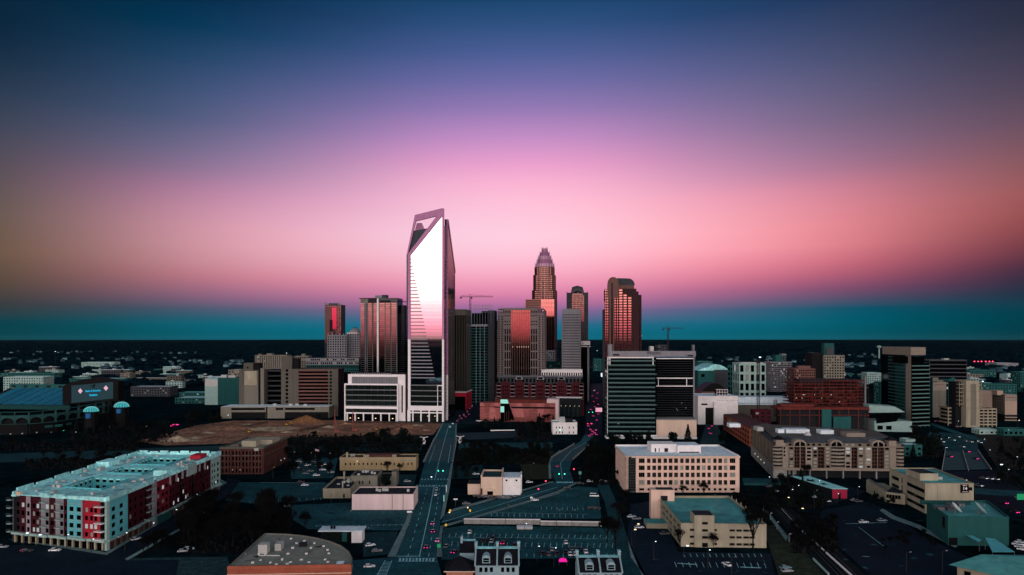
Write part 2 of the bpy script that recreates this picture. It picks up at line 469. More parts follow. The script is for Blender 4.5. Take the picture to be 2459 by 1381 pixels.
def bandblock(root, poly, z0, z1, n, frac, bm, g, roof=None, out=0.25, first=True, name='spandrel_band', core='curtain_wall'):
    prism(core, poly, z0, z1 - 0.3, g, root)
    h = (z1 - z0) / n
    for i in range(n):
        za = z0 + h * (i + 1) - h * frac
        ring(name, poly, za, z0 + h * (i + 1), out, 0.05, bm, root)
    if roof is not None:
        prism('roof', inset(poly, 0.3), z1 - 0.25, z1 - 0.1, roof, root)

def ac(root, fc, s, d, z, w, l, h, m=None):
    return cube('rooftop_unit', m or unitm, root, fc.pt(s, z + h / 2, d), (w, l, h), fc.rz)

def text(body, size, fc, s, z, d, m, parent, name='lettering', ext=0.05, align='CENTER', off=0.0):
    c = bpy.data.curves.new(name, 'FONT'); c.body = body; c.size = size; c.extrude = ext; c.align_x = align; c.align_y = 'CENTER'
    c.resolution_u = 2
    c.materials.append(m); c.offset = off
    tmp = bpy.data.objects.new(name, c); me = bpy.data.meshes.new_from_object(tmp); bpy.data.objects.remove(tmp)
    o = bpy.data.objects.new(name, me); col.objects.link(o)
    p = fc.pt(s, z, d)
    if parent is not None:
        o.parent = parent; L = rootloc(parent); p = (p[0] - L[0], p[1] - L[1], p[2] - L[2])
    o.location = p; o.rotation_euler = (pi / 2, 0, fc.rz)
    return o

def bld(name, label, poly, cat='building', group=None):
    return thing(name, label, cat, (poly[0][0], poly[0][1], 0), group)

# ------------------------------------------------------------------ the ground, out to the horizon
def hnoise(a, b):
    return (sin(a * 3.1 + 1.3) + sin(a * 7.7 + b * 2.1 + 0.4) * 0.6 + sin(a * 17.3 + b * 3.7) * 0.35 + sin(a * 41.0 - b * 5) * 0.18) / 2.1
def gz(x, y):
    d = math.hypot(x, y)
    t = min(1.0, max(0.0, (d - 3500.0) / 14000.0)); t = t * t * (3 - 2 * t)
    return t * (64.0 + 22.0 * hnoise(atan2(x, y), d / 9000.0))
rads = [0, 60, 150, 250, 350, 500, 700, 900, 1200, 1600, 2100, 2700, 3500, 4300, 5200, 6200, 7400, 8800, 10500, 12500, 15000, 18000, 22000, 27000, 34000, 45000]
NA = 240
gv, gf = [(0, 0, 0)], []
for ri, r in enumerate(rads[1:]):
    for k in range(NA):
        t = 2 * pi * k / NA; x, y = r * sin(t), r * cos(t)
        gv.append((x, y, gz(x, y)))
        a, b = 1 + ri * NA + k, 1 + ri * NA + (k + 1) % NA
        if ri == 0: gf.append((0, b, a))
        else: gf.append((a, a - NA, b - NA, b))
groundm = mat('dark winter ground', (0.003, 0.010, 0.013), 0.95, var=0.55, vscale=0.012, fine=0.1, spec=0.0)
ground = mk('ground', gv, gf, groundm); ground['kind'] = 'structure'

def sheet(name, pts, z, m, kind='structure', parent=None):
    v = [(*G(x, y, 0), z) for x, y in pts]
    a = sum(v[i][0] * v[(i + 1) % len(v)][1] - v[(i + 1) % len(v)][0] * v[i][1] for i in range(len(v)))
    if a < 0: v.reverse()
    return mk(name, v, [tuple(range(len(v)))], m, parent, kind)

ICO_V, ICO_F = [], []
def _ico():
    t = (1 + sqrt(5)) / 2
    for p in [(-1, t, 0), (1, t, 0), (-1, -t, 0), (1, -t, 0), (0, -1, t), (0, 1, t), (0, -1, -t), (0, 1, -t), (t, 0, -1), (t, 0, 1), (-t, 0, -1), (-t, 0, 1)]:
        L = sqrt(1 + t * t); ICO_V.append(tuple(c / L for c in p))
    ICO_F.extend([(0, 11, 5), (0, 5, 1), (0, 1, 7), (0, 7, 10), (0, 10, 11), (1, 5, 9), (5, 11, 4), (11, 10, 2), (10, 7, 6), (7, 1, 8), (3, 9, 4), (3, 4, 2), (3, 2, 6), (3, 6, 8), (3, 8, 9), (4, 9, 5), (2, 4, 11), (6, 2, 10), (8, 6, 7), (9, 8, 1)])
_ico()
treem = mat('far woodland', (0.0018, 0.0085, 0.014), 1.0, var=0.4, vscale=0.02, spec=0.0)
fo = MB()
for i in range(9000):
    d = 1500 * (9.0 ** RN.random()); a = RN.uniform(-0.66, 0.66)
    x, y = d * sin(a), d * cos(a)
    r = RN.uniform(6, 13) * (1 + d / 4500.0); h = RN.uniform(7, 13)
    z = gz(x, y)
    fo.add([(x + r * p[0] * RN.uniform(.8, 1.2), y + r * p[1], z + h * 0.4 + h * 0.6 * p[2] * RN.uniform(.7, 1.25)) for p in ICO_V], ICO_F)
wood = fo.build('far_woodland', treem); setp(wood, kind='stuff', label='dark woods rolling to the horizon behind the city', category='woods')

# ------------------------------------------------------------------ uptown towers
# -- the tall tower with the slanted open crown
poly = quad(976, 800, 1066, 61); fF, fR, fB, fL = faces(poly)
T = bld('slant_top_tower', 'tallest tower, white mirror glass front with a slanted open crown', poly, 'tower')
W, D = fF.L, fR.L
S = fF.s; Z = fF.z
sl, sr = S(985.5), S(1061.5)
prism('rear_body', [fF.pt(0.5, 0, 2.5)[:2], fF.pt(W - 0.5, 0, 2.5)[:2], fF.pt(W - 0.5, 0, D)[:2], fF.pt(0.5, 0, D)[:2]], 0, Z(613), gl_blk, T)
# side walls with sloping tops
zr = lambda y, dep: Zt(y, 797 + dep)
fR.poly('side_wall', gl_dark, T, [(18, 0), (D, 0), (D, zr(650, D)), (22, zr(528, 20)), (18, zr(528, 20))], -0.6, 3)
fR.poly('side_recess', gl_blk, T, [(2.2, 0), (17.8, 0), (17.8, zr(545, 12)), (2.2, zr(545, 12))], 0.6, 2.4)
fR.bar('side_pier', whitef, T, 15.8, 18.4, 0, Zt(900, 812), -0.9, 0.5)
fR.bar('side_pier', mauve, T, 15.8, 18.4, Zt(900, 812), zr(528, 15), -0.9, 0.5)
fR.poly('side_frame', mauve, T, [(21, zr(528, 20)), (D, zr(650, D)), (D, zr(656, D)), (19, zr(536, 20))], -1.1, 0.2)
h = 3.95
i = 0
while 12 + i * h < 188:
    z = 12 + i * h
    fR.bar('side_floor_line', steel, T, 2.5, 15.6, z, z + 0.5, -0.05, 0.59)
    i += 1
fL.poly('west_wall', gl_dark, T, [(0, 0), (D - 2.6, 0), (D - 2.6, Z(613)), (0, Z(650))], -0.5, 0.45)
# front glazing: one pane band for each floor
gtop = lambda a: Z(613) + (a - sl) / (sr - sl) * (Z(521) - Z(613))
zf0 = Z(925)
nfl = int((Z(521) - zf0) / h) + 1
for i in range(nfl):
    za, zb = zf0 + i * h, min(zf0 + (i + 1) * h - 0.12, Z(521))
    if zb <= za: break
    def left(z): return sl if z <= Z(613) else sl + (z - Z(613)) / (Z(521) - Z(613)) * (sr - sl)
    pts = [(left(za), za), (sr, za), (sr, zb), (left(zb), zb)]
    if za < Z(613) < zb: pts = [(sl, za), (sr, za), (sr, zb), (left(zb), zb), (sl, Z(613))]
    t = RN.uniform(-0.0014, 0.0014)
    n = len(pts)
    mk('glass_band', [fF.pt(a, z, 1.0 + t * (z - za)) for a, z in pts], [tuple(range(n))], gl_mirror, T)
    y = HY - (za - H) * F / 800
    if y > 618:
        xe = 986 + (y - 618) * 0.2
        if y < 915: fF.bar('floor_fin', gl_fin if y < 815 else greyst, T, sl, S(xe), za - 0.1, za + 1.15, 0.55, 0.99)
prism('glazing_back', [fF.pt(0.6, 0, 1.3)[:2], fF.pt(W - 0.6, 0, 1.3)[:2], fF.pt(W - 0.6, 0, 2.4)[:2], fF.pt(0.6, 0, 2.4)[:2]], 0, Z(616), gl_blk, T)
# taller lower storeys
for ya, yb in ((925, 938), (938, 951), (951, 964), (964, 974)):
    fF.bar('glass_band', gl_green, T, sl, sr, Z(yb), Z(ya) - 0.2, 0.7, 1.1)
    fF.bar('sill_band', steel, T, sl, sr, Z(ya) - 0.5, Z(ya) + 0.6, 0.45, 0.69)
fF.bar('inner_frame', whitef, T, S(1050), S(1051.5), Z(974), Z(925), 0.2, 0.68)
fF.bar('inner_frame', whitef, T, S(1050), sr, Z(926.5), Z(924.5), 0.15, 0.66)
# white lower frame and rose upper frame
zt = Z(640)
for nm, m, za, zb in (('lower_frame', whitef, 0, Z(815)), ('upper_frame', mauve, Z(815), None)):
    fF.poly(nm, m, T, [(S(979.5), za), (sl, za), (sl, zb or Z(614)), (S(979.5), zb or Z(610))], 0, 1.5)
    fF.poly(nm, m, T, [(sr, za), (W, za), (W, zb or Z(502)), (sr, zb or Z(505))], 0, 2.0)
fF.poly('corner_glass', gl_dark, T, [(0, 0), (S(979.2), 0), (S(979.2), Z(611)), (0, Z(613))], 0.3, 1.6)
fF.poly('diagonal_frame', mauve, T, [(S(978), Z(612)), (S(983.5), Z(617)), (S(986), Z(612.5)), (S(1062), Z(520.5)), (S(1062), Z(505)), (S(1058), Z(508))], -0.2, 1.4)
fF.poly('left_frame', mauve, T, [(S(976.2), Z(613)), (S(980), Z(608)), (S(999), Z(531)), (S(1001), Z(516)), (S(996), Z(517))], -0.1, 2.2)
fF.poly('crown_beam', mauve, T, [(S(998), Z(531.5)), (S(1049), Z(520)), (S(1062), Z(505)), (S(1062), Z(501.8)), (S(997), Z(516.5))], -0.25, 3.0)
fF.poly('crown_screen', gl_blk, T, [(S(980), Z(608)), (S(988), Z(606)), (S(1034), Z(547)), (S(992), Z(554)), (S(984), Z(585))], 2.3, 3.0)
fF.poly('crown_wall', mauve, T, [(S(990), Z(556)), (S(1016), Z(551)), (S(1008), Z(533)), (S(996), Z(533))], 9, 10)
cols = [(S(a), S(b)) for a, b in ((984, 990), (994, 1009), (1013, 1029), (1032.5, 1048), (1052, 1061))]
for nm, ya, yb in (('base_beam', 985.5, 974), ('base_beam', 992, 989)):
    fF.bar(nm, whitef, T, S(979.5), W, Z(ya), Z(yb), -0.2, 1.2)
xs_ = [980, 991.5, 1011, 1030.5, 1050, 1064]
for a in xs_: fF.bar('base_pier', whitef, T, S(a) - 0.8, S(a) + 0.8, 0, Z(985), -0.25, 1.3)
for k in range(5):
    fF.bar('lobby_glass', gl_green, T, S(xs_[k]) + 0.8, S(xs_[k + 1]) - 0.8, 0, Z(985.5), 0.3, 0.5)
for x, y in ((1026, 998), (1043, 998)): fF.bar('lobby_light', e_warm, T, S(x), S(x + 2.5), Z(y + 1), Z(y), 0.1, 0.29)

# -- white framed museum block beside it
poly = quad(827, 806, 971, 46); f0, f1, f2, f3 = faces(poly)
T = bld('museum_block', 'low white framed building with a green glass front beside the tallest tower', poly)
s, z = f0.s, f0.z
prism('body', [f0.pt(s(833), 0, 4)[:2], f0.pt(f0.L, 0, 4)[:2], poly[2], f0.pt(s(833), 0, 46)[:2]], 0, z(899), white, T)
f0.bar('louvre_panel', greyst, T, s(842), s(953), z(921), z(905), 3.75, 3.99)
for x in range(845, 953, 4): f0.bar('louvre', tan_, T, s(x), s(x) + 0.35, z(921), z(905), 3.5, 3.74)
f0.bar('frame_top', whitef, T, 0, s(956), z(924.5), z(921), -0.4, 5)
for x in (827, 953.5): f0.bar('frame_side', whitef, T, s(x), s(x + 2.5), 0, z(924.5), -0.4, 5)
f0.bar('frame_bottom', whitef, T, s(829.5), s(953.5), z(981), z(975), -0.4, 1)
for k in range(4):
    za, zb = 975 - k * 12.6, 975 - (k + 1) * 12.6
    for q in range(8):
        a0 = s(830) + (s(953) - s(830)) * q / 8; a1 = s(830) + (s(953) - s(830)) * (q + 1) / 8
        f0.bar('glass_panel', gl_green, T, a0 + 0.06, a1 - 0.06, z(za - 2.5), z(zb), 0.6 + RN.uniform(0, .05), 0.9)
    f0.bar('floor_band', steel, T, s(830), s(953), z(za), z(za - 2.5), 0.3, 0.95)
f0.bar('balcony_glass', gl_green, T, s(829.6), s(953), z(990), z(981), 1.2, 1.5)
f0.bar('balcony_band', whitef, T, s(829.6), s(953), z(993), z(990), 0.0, 1.6)
for x in (832, 851, 871, 893, 913, 933, 950): f0.bar('pier', whitef, T, s(x), s(x + 2.5), 0, z(993), 0.2, 1.8)
f0.bar('lobby_glass', gl_blk, T, s(829.6), s(953), 0, z(993.2), 2.2, 2.4)
for x in (838, 858, 899, 940): f0.bar('lobby_light', e_warm, T, s(x), s(x + 3), 2.6, 3.2, 2.0, 2.19)
f0.bar('side_slot', gl_blk, T, s(962), s(965), z(990), z(925), 3.7, 3.98)
prism('roof', [f0.pt(s(834), 0, 5)[:2], f0.pt(f0.L - 0.5, 0, 5)[:2], f0.pt(f0.L - .5, 0, 45)[:2], f0.pt(s(834), 0, 45)[:2]], z(899) + .02, z(898), roofD, T)
for k in range(22): f0.bar('roof_rail_post', whitef, T, s(838 + k * 4.5), s(838 + k * 4.5) + 0.5, z(898.5), z(896.5), 8, 8.5)

# -- condominium tower with a white spine
poly = quad(866, 1200, 954, 34); f0, f1, f2, f3 = faces(poly)
T = bld('condominium_tower', 'broad glass condominium tower with a white vertical spine and balconies', poly, 'tower')
s, z = f0.s, f0.z
prism('body', poly, 0, z(716), gl_dark, T)
prism('dark_wing', [f0.pt(f0.L - 12, 0, 10)[:2], f0.pt(f0.L + 11, 0, 6)[:2], f0.pt(f0.L + 14, 0, 40)[:2], f0.pt(f0.L - 10, 0, 44)[:2]], 0, z(733), gl_blk, T)
ph = (z(727) - z(895)) / 34
for k in range(34):
    zz = z(895) + k * ph
    for a, b in ((866, 875), (884, 893), (897, 905), (911, 924), (925, 937), (940, 952)):
        f0.bar('window', gl_vue, T, s(a), s(b), zz + 0.3, zz + ph - 0.7, -0.12, 0.1)
    for a, b in ((866, 875.5), (884, 893.5), (924, 938), (940, 953)):
        f0.bar('balcony', greyst, T, s(a), s(b), zz - 0.15, zz + 0.2, -1.3, -0.13)
for x, m in ((876.5, greyst), (881, greyst), (894.5, tan2), (906, greyst), (924.3, tan_), (938.5, tan2), (952.5, greyst)):
    f0.bar('mullion_pier', m, T, s(x), s(x + 1.4), 0, z(724), -0.5, -0.14)
f0.bar('white_spine', white, T, s(905.8), s(909.8), 0, z(717), -1.9, -0.5)
f0.bar('screen_wall', tan2, T, s(867), s(884), z(728), z(716.2), -0.4, 0.5)
f0.bar('crown_glass', gl_blk, T, s(884.5), s(905.5), z(728), z(717.2), -0.6, 0.3)
f0.bar('roof_blade', blackm, T, s(862), s(908), z(717), z(716), -2, 14)
f0.bar('plant_room', greyst, T, s(898), s(915), z(716), z(709), 6, 18)
f0.bar('plant_room', greyd, T, s(915.3), s(925), z(718), z(708), 5, 19)
f0.bar('roof_terrace', blackm, T, s(912), s(938), z(726), z(722), -0.5, 8)
f0.bar('roof_blade', blackm, T, s(948), s(957), z(723.5), z(722.5), 6, 20)
f0.bar('roof_blade', blackm, T, s(959), s(968), z(724.5), z(723.5), 12, 26)
for k in range(36): prism('wing_floor_line', [f0.pt(f0.L - 1, 0, 7.6)[:2], f0.pt(f0.L + 11.15, 0, 5.8)[:2], f0.pt(f0.L + 11.2, 0, 6.1)[:2], f0.pt(f0.L - 1, 0, 8)[:2]], 20 + k * 3.3, 20.4 + k * 3.3, greyd, T)

# -- slim tower with a red glass panel
poly = quad(780, 1400, 819, 24); f0, f1, f2, f3 = faces(poly)
T = bld('red_glass_tower', 'slim dark tower with a glowing red glass panel left of the condominium tower', poly, 'tower')
s, z = f0.s, f0.z
gridblock(T, poly, 0, z(732), greyd, gl_br, pw=3.4, ph=3.4, fw=.7, fh=.7, roof=roofD)
f0.bar('panel_frame', rose, T, s(780.5), s(796), z(800), z(738), -0.9, -0.1)
f0.bar('red_glass_panel', gl_red, T, s(797), s(808.5), z(790), z(739), -0.95, -0.1)
f0.bar('dark_panel', gl_blk, T, s(792), s(799), z(796), z(768), -1.2, -0.96)
f0.bar('lower_panel', rose, T, s(781), s(792), z(815), z(768.5), -1.2, -0.91)
for k in range(9): f0.bar('crown_post', greyst, T, s(780 + k * 4.3), s(781.4 + k * 4.3), z(732), z(726 + (2 if 2 <= k <= 6 else 0)), 0, 1.2)
f0.bar('crown_block', blackm, T, s(789), s(806), z(732), z(728), 2, 16)

# -- lower white gridded hotel in front of it and a round-topped turret
poly = quad(786, 1330, 832, 30); f0, f1, f2, f3 = faces(poly)
T = bld('gridded_tower', 'squat gridded stone block below the red glass panel tower', poly)
gridblock(T, poly, 0, f0.z(805), greyst, gl_blk, pw=4.6, ph=4.6, fw=.55, fh=.6, roof=roofD)
for k in range(5): f0.bar('finial', greyst, T, f0.s(788 + k * 9), f0.s(790 + k * 9), f0.z(805), f0.z(801), 0, 1.5)
poly = quad(831, 1340, 864, 26); f0, f1, f2, f3 = faces(poly)
T = bld('turret_tower', 'stone tower with a domed lantern top left of the condominium tower', poly, 'tower')
gridblock(T, poly, 0, f0.z(800), greyst, gl_blk, pw=3.6, ph=4.4, fw=.55, fh=.6, roof=roofD)
c = f0.pt(f0.L / 2, 0, 12)
for nm, r0, r1, ya, yb, m in (('lantern_drum', 10, 10, 800, 793, greyst), ('lantern_dome', 9, 4, 793, 788, greyst), ('lantern_cap', 4, 3.5, 788, 786, greyd)):
    b = MB(); b.tube((c[0], c[1], f0.z(ya)), (c[0], c[1], f0.z(yb)), r0, r1, 14); b.build(nm, m, T)
for k in range(6): f0.bar('crown_light', e_winw, T, f0.s(834 + k * 4.2), f0.s(836.2 + k * 4.2), f0.z(801), f0.z(798.5), -0.3, 0.2)

# -- striped stone tower behind the tallest one
poly = quad(1066, 930, 1119, 40); f0, f1, f2, f3 = faces(poly)
T = bld('ribbed_stone_tower', 'tan tower with vertical stone ribs close behind the tallest tower', poly, 'tower')
s, z = f0.s, f0.z
prism('body', poly, z(942), z(743), tan_, T)
for k in range(14):
    a = f0.L * (k + .5) / 14
    f0.bar('window_slot', gl_blk, T, a - 0.75, a + 0.75, z(938), z(757), -0.1, 0.3)
for k in range(10):
    a = f1.L * (k + .5) / 10
    f1.bar('window_slot', gl_blk, T, a - 0.8, a + 0.8, z(938), z(757), -0.1, 0.3)
prism('red_base', inset(poly, -0.6), 0, z(942.3), redp, T)
ring('base_cornice', poly, z(942), z(940.5), 1.2, 0.3, white, T)
f0.bar('lobby_opening', gl_blk, T, s(1080), s(1118), 0, z(952), -0.8, -0.4)

# -- glass office block with construction on its roof
poly = quad(1131, 1010, 1169, 34); f0, f1, f2, f3 = faces(poly)
T = bld('glass_office_tower', 'dark glass office tower under construction with a scaffold cage on its roof', poly, 'tower')
s, z = f0.s, f0.z
bandblock(T, poly, 0, z(782), 28, .26, tealg, gl_teal)
f0.bar('crown_frame', greyst, T, s(1131), s(1170), z(784), z(779), -0.5, 2)
f0.bar('crown_block', gl_teal, T, s(1132), s(1155), z(779), z(752), 3, 30)
f0.bar('crown_block', gl_blk, T, s(1155.5), s(1173), z(779), z(747), 3, 30)
for x in (1143, 1152.5, 1163): f0.bar('column', greyst, T, s(x), s(x + 1), 0, z(782), -0.6, -0.26)
b = MB()
for k in range(8):
    x = 1132 + k * 6.6; b.fbar(f0, s(x), s(x) + .3, z(782), z(731 + (k % 3)), 1, 1.3)
    b.fbar(f0, s(x), s(x) + .3, z(760), z(732), 24, 24.3)
for y in (733, 741, 750): b.fbar(f0, s(1132), s(1178), z(y), z(y) + .3, 1, 1.3); b.fbar(f0, s(1132), s(1178), z(y), z(y) + .3, 24, 24.3)
b.build('scaffold_cage', greyst, T)
poly2 = [f0.pt(f0.L + .6, 0, 8)[:2], f0.pt(f0.L + 10, 0, 8)[:2], f0.pt(f0.L + 10, 0, 34)[:2], f0.pt(f0.L + .6, 0, 34)[:2]]
prism('side_core', poly2, 0, z(745), greyd, T)

def crane(x, Y, y0, ytop, xl, xr, label, m, ybase=None):
    """tower crane: mast, slewing cab, jib, counter jib, apex and ties"""
    fx = Fc(P(x, Y), P(x + 100, Y)); T = thing('tower_crane', label, 'crane', (*P(x, Y), 0))
    zt_, w = Zt(ytop, Y), 1.1
    zb = Zt(y0, Y)
    b = MB()
    for sx in (-w, w):
        for dy in (-w, w): b.fbar(fx, sx - .22, sx + .22, zb, zt_, dy - .22, dy + .22)
    n = max(3, int((zt_ - zb) / 3))
    for k in range(n):
        za, zc = zb + (zt_ - zb) * k / n, zb + (zt_ - zb) * (k + 1) / n
        for dy in (-w, w):
            p, q = fx.pt(-w, za, dy), fx.pt(w, zc, dy)
            b.tube(p if k % 2 else fx.pt(w, za, dy), q if k % 2 else fx.pt(-w, zc, dy), .16, .16, 4)
    b.build('mast', m, T)
    k = Y / F
    fx.bar('cab', m, T, 0.8, 3.2, zt_ - 2.2, zt_ + .3, -1.2, 1.2)
    for nm, a, e in (('jib', (xr - x) * k, 1), ('counter_jib', (xl - x) * k, -1)):
        b = MB(); L = abs(a)
        for dz, dd in ((0.2, -.7), (0.2, .7), (1.7, 0)):
            b.fbar(fx, min(0, a), max(0, a), zt_ + dz, zt_ + dz + .36, dd - .18, dd + .18)
        q = int(L / 2.5)
        for j in range(q):
            b.tube(fx.pt(a * j / q, zt_ + .3, -.7), fx.pt(a * (j + .5) / q, zt_ + 1.8, 0), .12, .12, 4)
            b.tube(fx.pt(a * (j + .5) / q, zt_ + 1.8, 0), fx.pt(a * (j + 1) / q, zt_ + .3, .7), .12, .12, 4)
        b.build(nm, m, T)
    b = MB(); b.tube(fx.pt(0, zt_, 0), fx.pt(0, zt_ + 4.5, 0), .5, .2, 5); b.build('apex', m, T)
    b = MB(); b.tube(fx.pt(0, zt_ + 4.4, 0), fx.pt((xr - x) * k * .7, zt_ + 1.9, 0), .1, .1, 4); b.tube(fx.pt(0, zt_ + 4.4, 0), fx.pt((xl - x) * k * .9, zt_ + 1.9, 0), .1, .1, 4); b.build('tie', m, T)
    fx.bar('counterweight', m, T, (xl - x) * k, (xl - x) * k + 2.5, zt_ - 1.8, zt_ + .2, -.8, .8)
    return T
crm = mat('crane paint', (0.04, 0.024, 0.032), 0.6, var=0.1)
crane(1129, 1040, 860, 714, 1105, 1184, 'pinkish tower crane over the scaffolded glass office tower', crm)
crane(1604, 1150, 875, 790, 1590, 1642, 'dark tower crane standing behind the hotel with the white top band', crm)

# -- pale back buildings between the towers
def plain_tower(name, label, xa, Ya, xb, D, ytop, m, g, pw=3.4, ph=3.9, fw=.6, fh=.55, roof=None, th=UP, cat='tower', lit=0.0, fs=(0, 1, 3), group=None, ybase=None, cap=None, parapet=.8):
    poly = quad(xa, Ya, xb, D, th); f = faces(poly)
    T = bld(name, label, poly, cat, group)
    gridblock(T, poly, 0 if ybase is None else Zt(ybase, Ya), f[0].z(ytop), m, g, pw, ph, fw, fh, roof=roof or roofD, lit=lit or .01, fs=fs, parapet=parapet, blind=.1)
    if cap:
        for (a, b, yt, d0, d1, cm) in cap: f[0].bar('plant_room', cm, T, f[0].s(a), f[0].s(b), f[0].z(ytop) - 1, f[0].z(yt), d0, d1)
    return T, f
plain_tower('grey_tower', 'narrow grey tower with a pale panel between two larger towers', 1176, 1250, 1197, 30, 792, greyd, gl_dark, cap=[(1187, 1196, 770, 8, 20, charcoal)])

# -- broad stone tower with illuminated vertical fins
poly = quad(1195, 1000, 1307, 42); f0, f1, f2, f3 = faces(poly)
T = bld('finned_stone_tower', 'broad stone tower with a dark glass centre bay and bright vertical fins', poly, 'tower')
s, z = f0.s, f0.z
rows = even(z(915), z(757), 38, .55)
cl = [(s(a), s(b)) for a, b in ((1196.5, 1200), (1203.5, 1208))]; cr = [(s(a), s(b)) for a, b in ((1293.5, 1298), (1301.5, 1305.5))]
bays = [(s(a), s(a + 3.4)) for a in (1211.5, 1217, 1222.5)] + [(s(a), s(a + 3.4)) for a in (1275, 1280.5, 1286)]
tall = [(z(b), z(a)) for a, b in ((747, 751), (757, 760), (771, 774), (778, 781), (790, 803), (805, 822), (825, 842), (845, 862), (865, 881), (884, 900))]
stone2 = mat('warm grey stone', (0.18, 0.15, 0.145), var=0.12, streak=1)
prism('core', inset(poly, 1.0), 0, z(741.5), gl_blk, T)
def sub(a, b): return Fc(f0.pt(s(a), 0)[:2], f0.pt(s(b), 0)[:2])
for a, b, cc in ((1195, 1209.5, cl), (1292, 1307, cr)):
    gridwall(f0, 0, z(752), cc, rows, stone2, .5, T, s(a), s(b))
    panes(f0, cc, rows, .5, gl_blk, T)
for a, b, cc in ((1209.5, 1227, bays[:3]), (1273.5, 1292, bays[3:])):
    gridwall(f0, 0, z(741), cc, tall, stone2, .6, T, s(a), s(b), d=0.6)
    panes(f0, cc, tall, .6, gl_dark, T, d=0.6)
f0.bar('centre_glass', gl_ember, T, s(1227.2), s(1273.3), z(900), z(745), 0.5, 0.9)
for k in range(8):
    a = s(1231 + k * 5.4); f0.bar('bright_fin', tan2, T, a - .16, a + .16, z(900), z(743), -0.3, 0.49)
for k in range(8):
    if k != 1: f0.bar('fin_light', e_winw, T, s(1230.3 + k * 5.4), s(1232.2 + k * 5.4), z(834), z(832), -0.6, -0.31)
f0.bar('cornice', stone2, T, s(1209), s(1292.5), z(745), z(740), -0.3, 4)
for a, b in ((1195, 1207.5), (1294, 1307)):
    bb = MB()
    for k in range(4): bb.fbar(f0, s(a) + k * 2.3, s(a) + k * 2.3 + .35, z(752), z(738 - (k if a < 1250 else 3 - k) * 1.8), .2, .6)
    for k in range(3): bb.fbar(f0, s(a), s(a) + 7.3, z(750 - k * 4.5), z(750 - k * 4.5) + .4, .2, .6)
    bb.build('corner_lattice', mauve, T)
for k in range(4): f0.bar('corner_light', e_win, T, s(1197 + k * 2.8), s(1198.4 + k * 2.8), z(747.5), z(746), -0.2, 0.1)
f0.bar('corner_light', e_winw, T, s(1303), s(1305), z(747.5), z(745), -0.2, 0.1)
gridwall(f1, 0, z(745), [], [], stone2, 0, T); gridwall(f3, 0, z(745), [], [], stone2, 0, T); gridwall(f2, 0, z(745), [], [], stone2, 0, T)
prism('roof', inset(poly, .3), z(752) - .2, z(752) + .2, roofD, T)
for k in range(6): f0.bar('roof_mast', charcoal, T, s(1236 + k * 7), s(1236 + k * 7) + .25, z(741), z(736 - (k % 2) * 2), 12, 12.3)
# podium
poly = quad(1300, 985, 1398, 22); f0, f1, f2, f3 = faces(poly)
T = bld('podium_block', 'low white gridded podium right of the finned stone tower', poly)
gridblock(T, poly, 0, f0.z(888), white, gl_blk, pw=3.1, ph=6.5, fw=.55, fh=.6, roof=roofD, topm=2.5)
for k in range(8): f0.bar('roof_light', e_win, T, f0.s(1328 + k * 4.8), f0.s(1330 + k * 4.8), f0.z(887.5), f0.z(886), 2, 2.6)

# -- crowned granite skyscraper
poly = quad(1279, 1300, 1333, 44); f0, f1, f2, f3 = faces(poly)
T = bld('crowned_skyscraper', 'brown granite skyscraper stepping up to a crown of metal spires', poly, 'tower')
cx, cy = f0.pt(f0.L / 2, 0, 22)[:2]
def cpoly(w, d, ch=0.0):
    a, b = w / 2, d / 2
    if ch <= 0: pts = [(-a, -b), (a, -b), (a, b), (-a, b)]
    else: pts = [(-a, -b + ch), (-a + ch, -b), (a - ch, -b), (a, -b + ch), (a, b - ch), (a - ch, b), (-a + ch, b), (-a, b - ch)]
    c_, s_ = cos(UP), sin(UP)
    return [(cx + x * c_ - y * s_, cy + x * s_ + y * c_) for x, y in pts]
k = 1300 / F
steps = [(860, 697, 45, 44), (697, 660, 40.5, 41), (660, 641, 36, 37)]
for yb, yt, w, d in steps:
    za, zb = (0 if yb > 850 else Zt(yb, 1300)), Zt(yt, 1300)
    gridblock(T, cpoly(w, d, w * .13), za, zb, brown, gl_br, pw=2.6, ph=3.6, fw=.6, fh=.55, fs=(0, 1, 2, 3, 7), depth=.3, topm=.6, roof=roofD, parapet=.3)
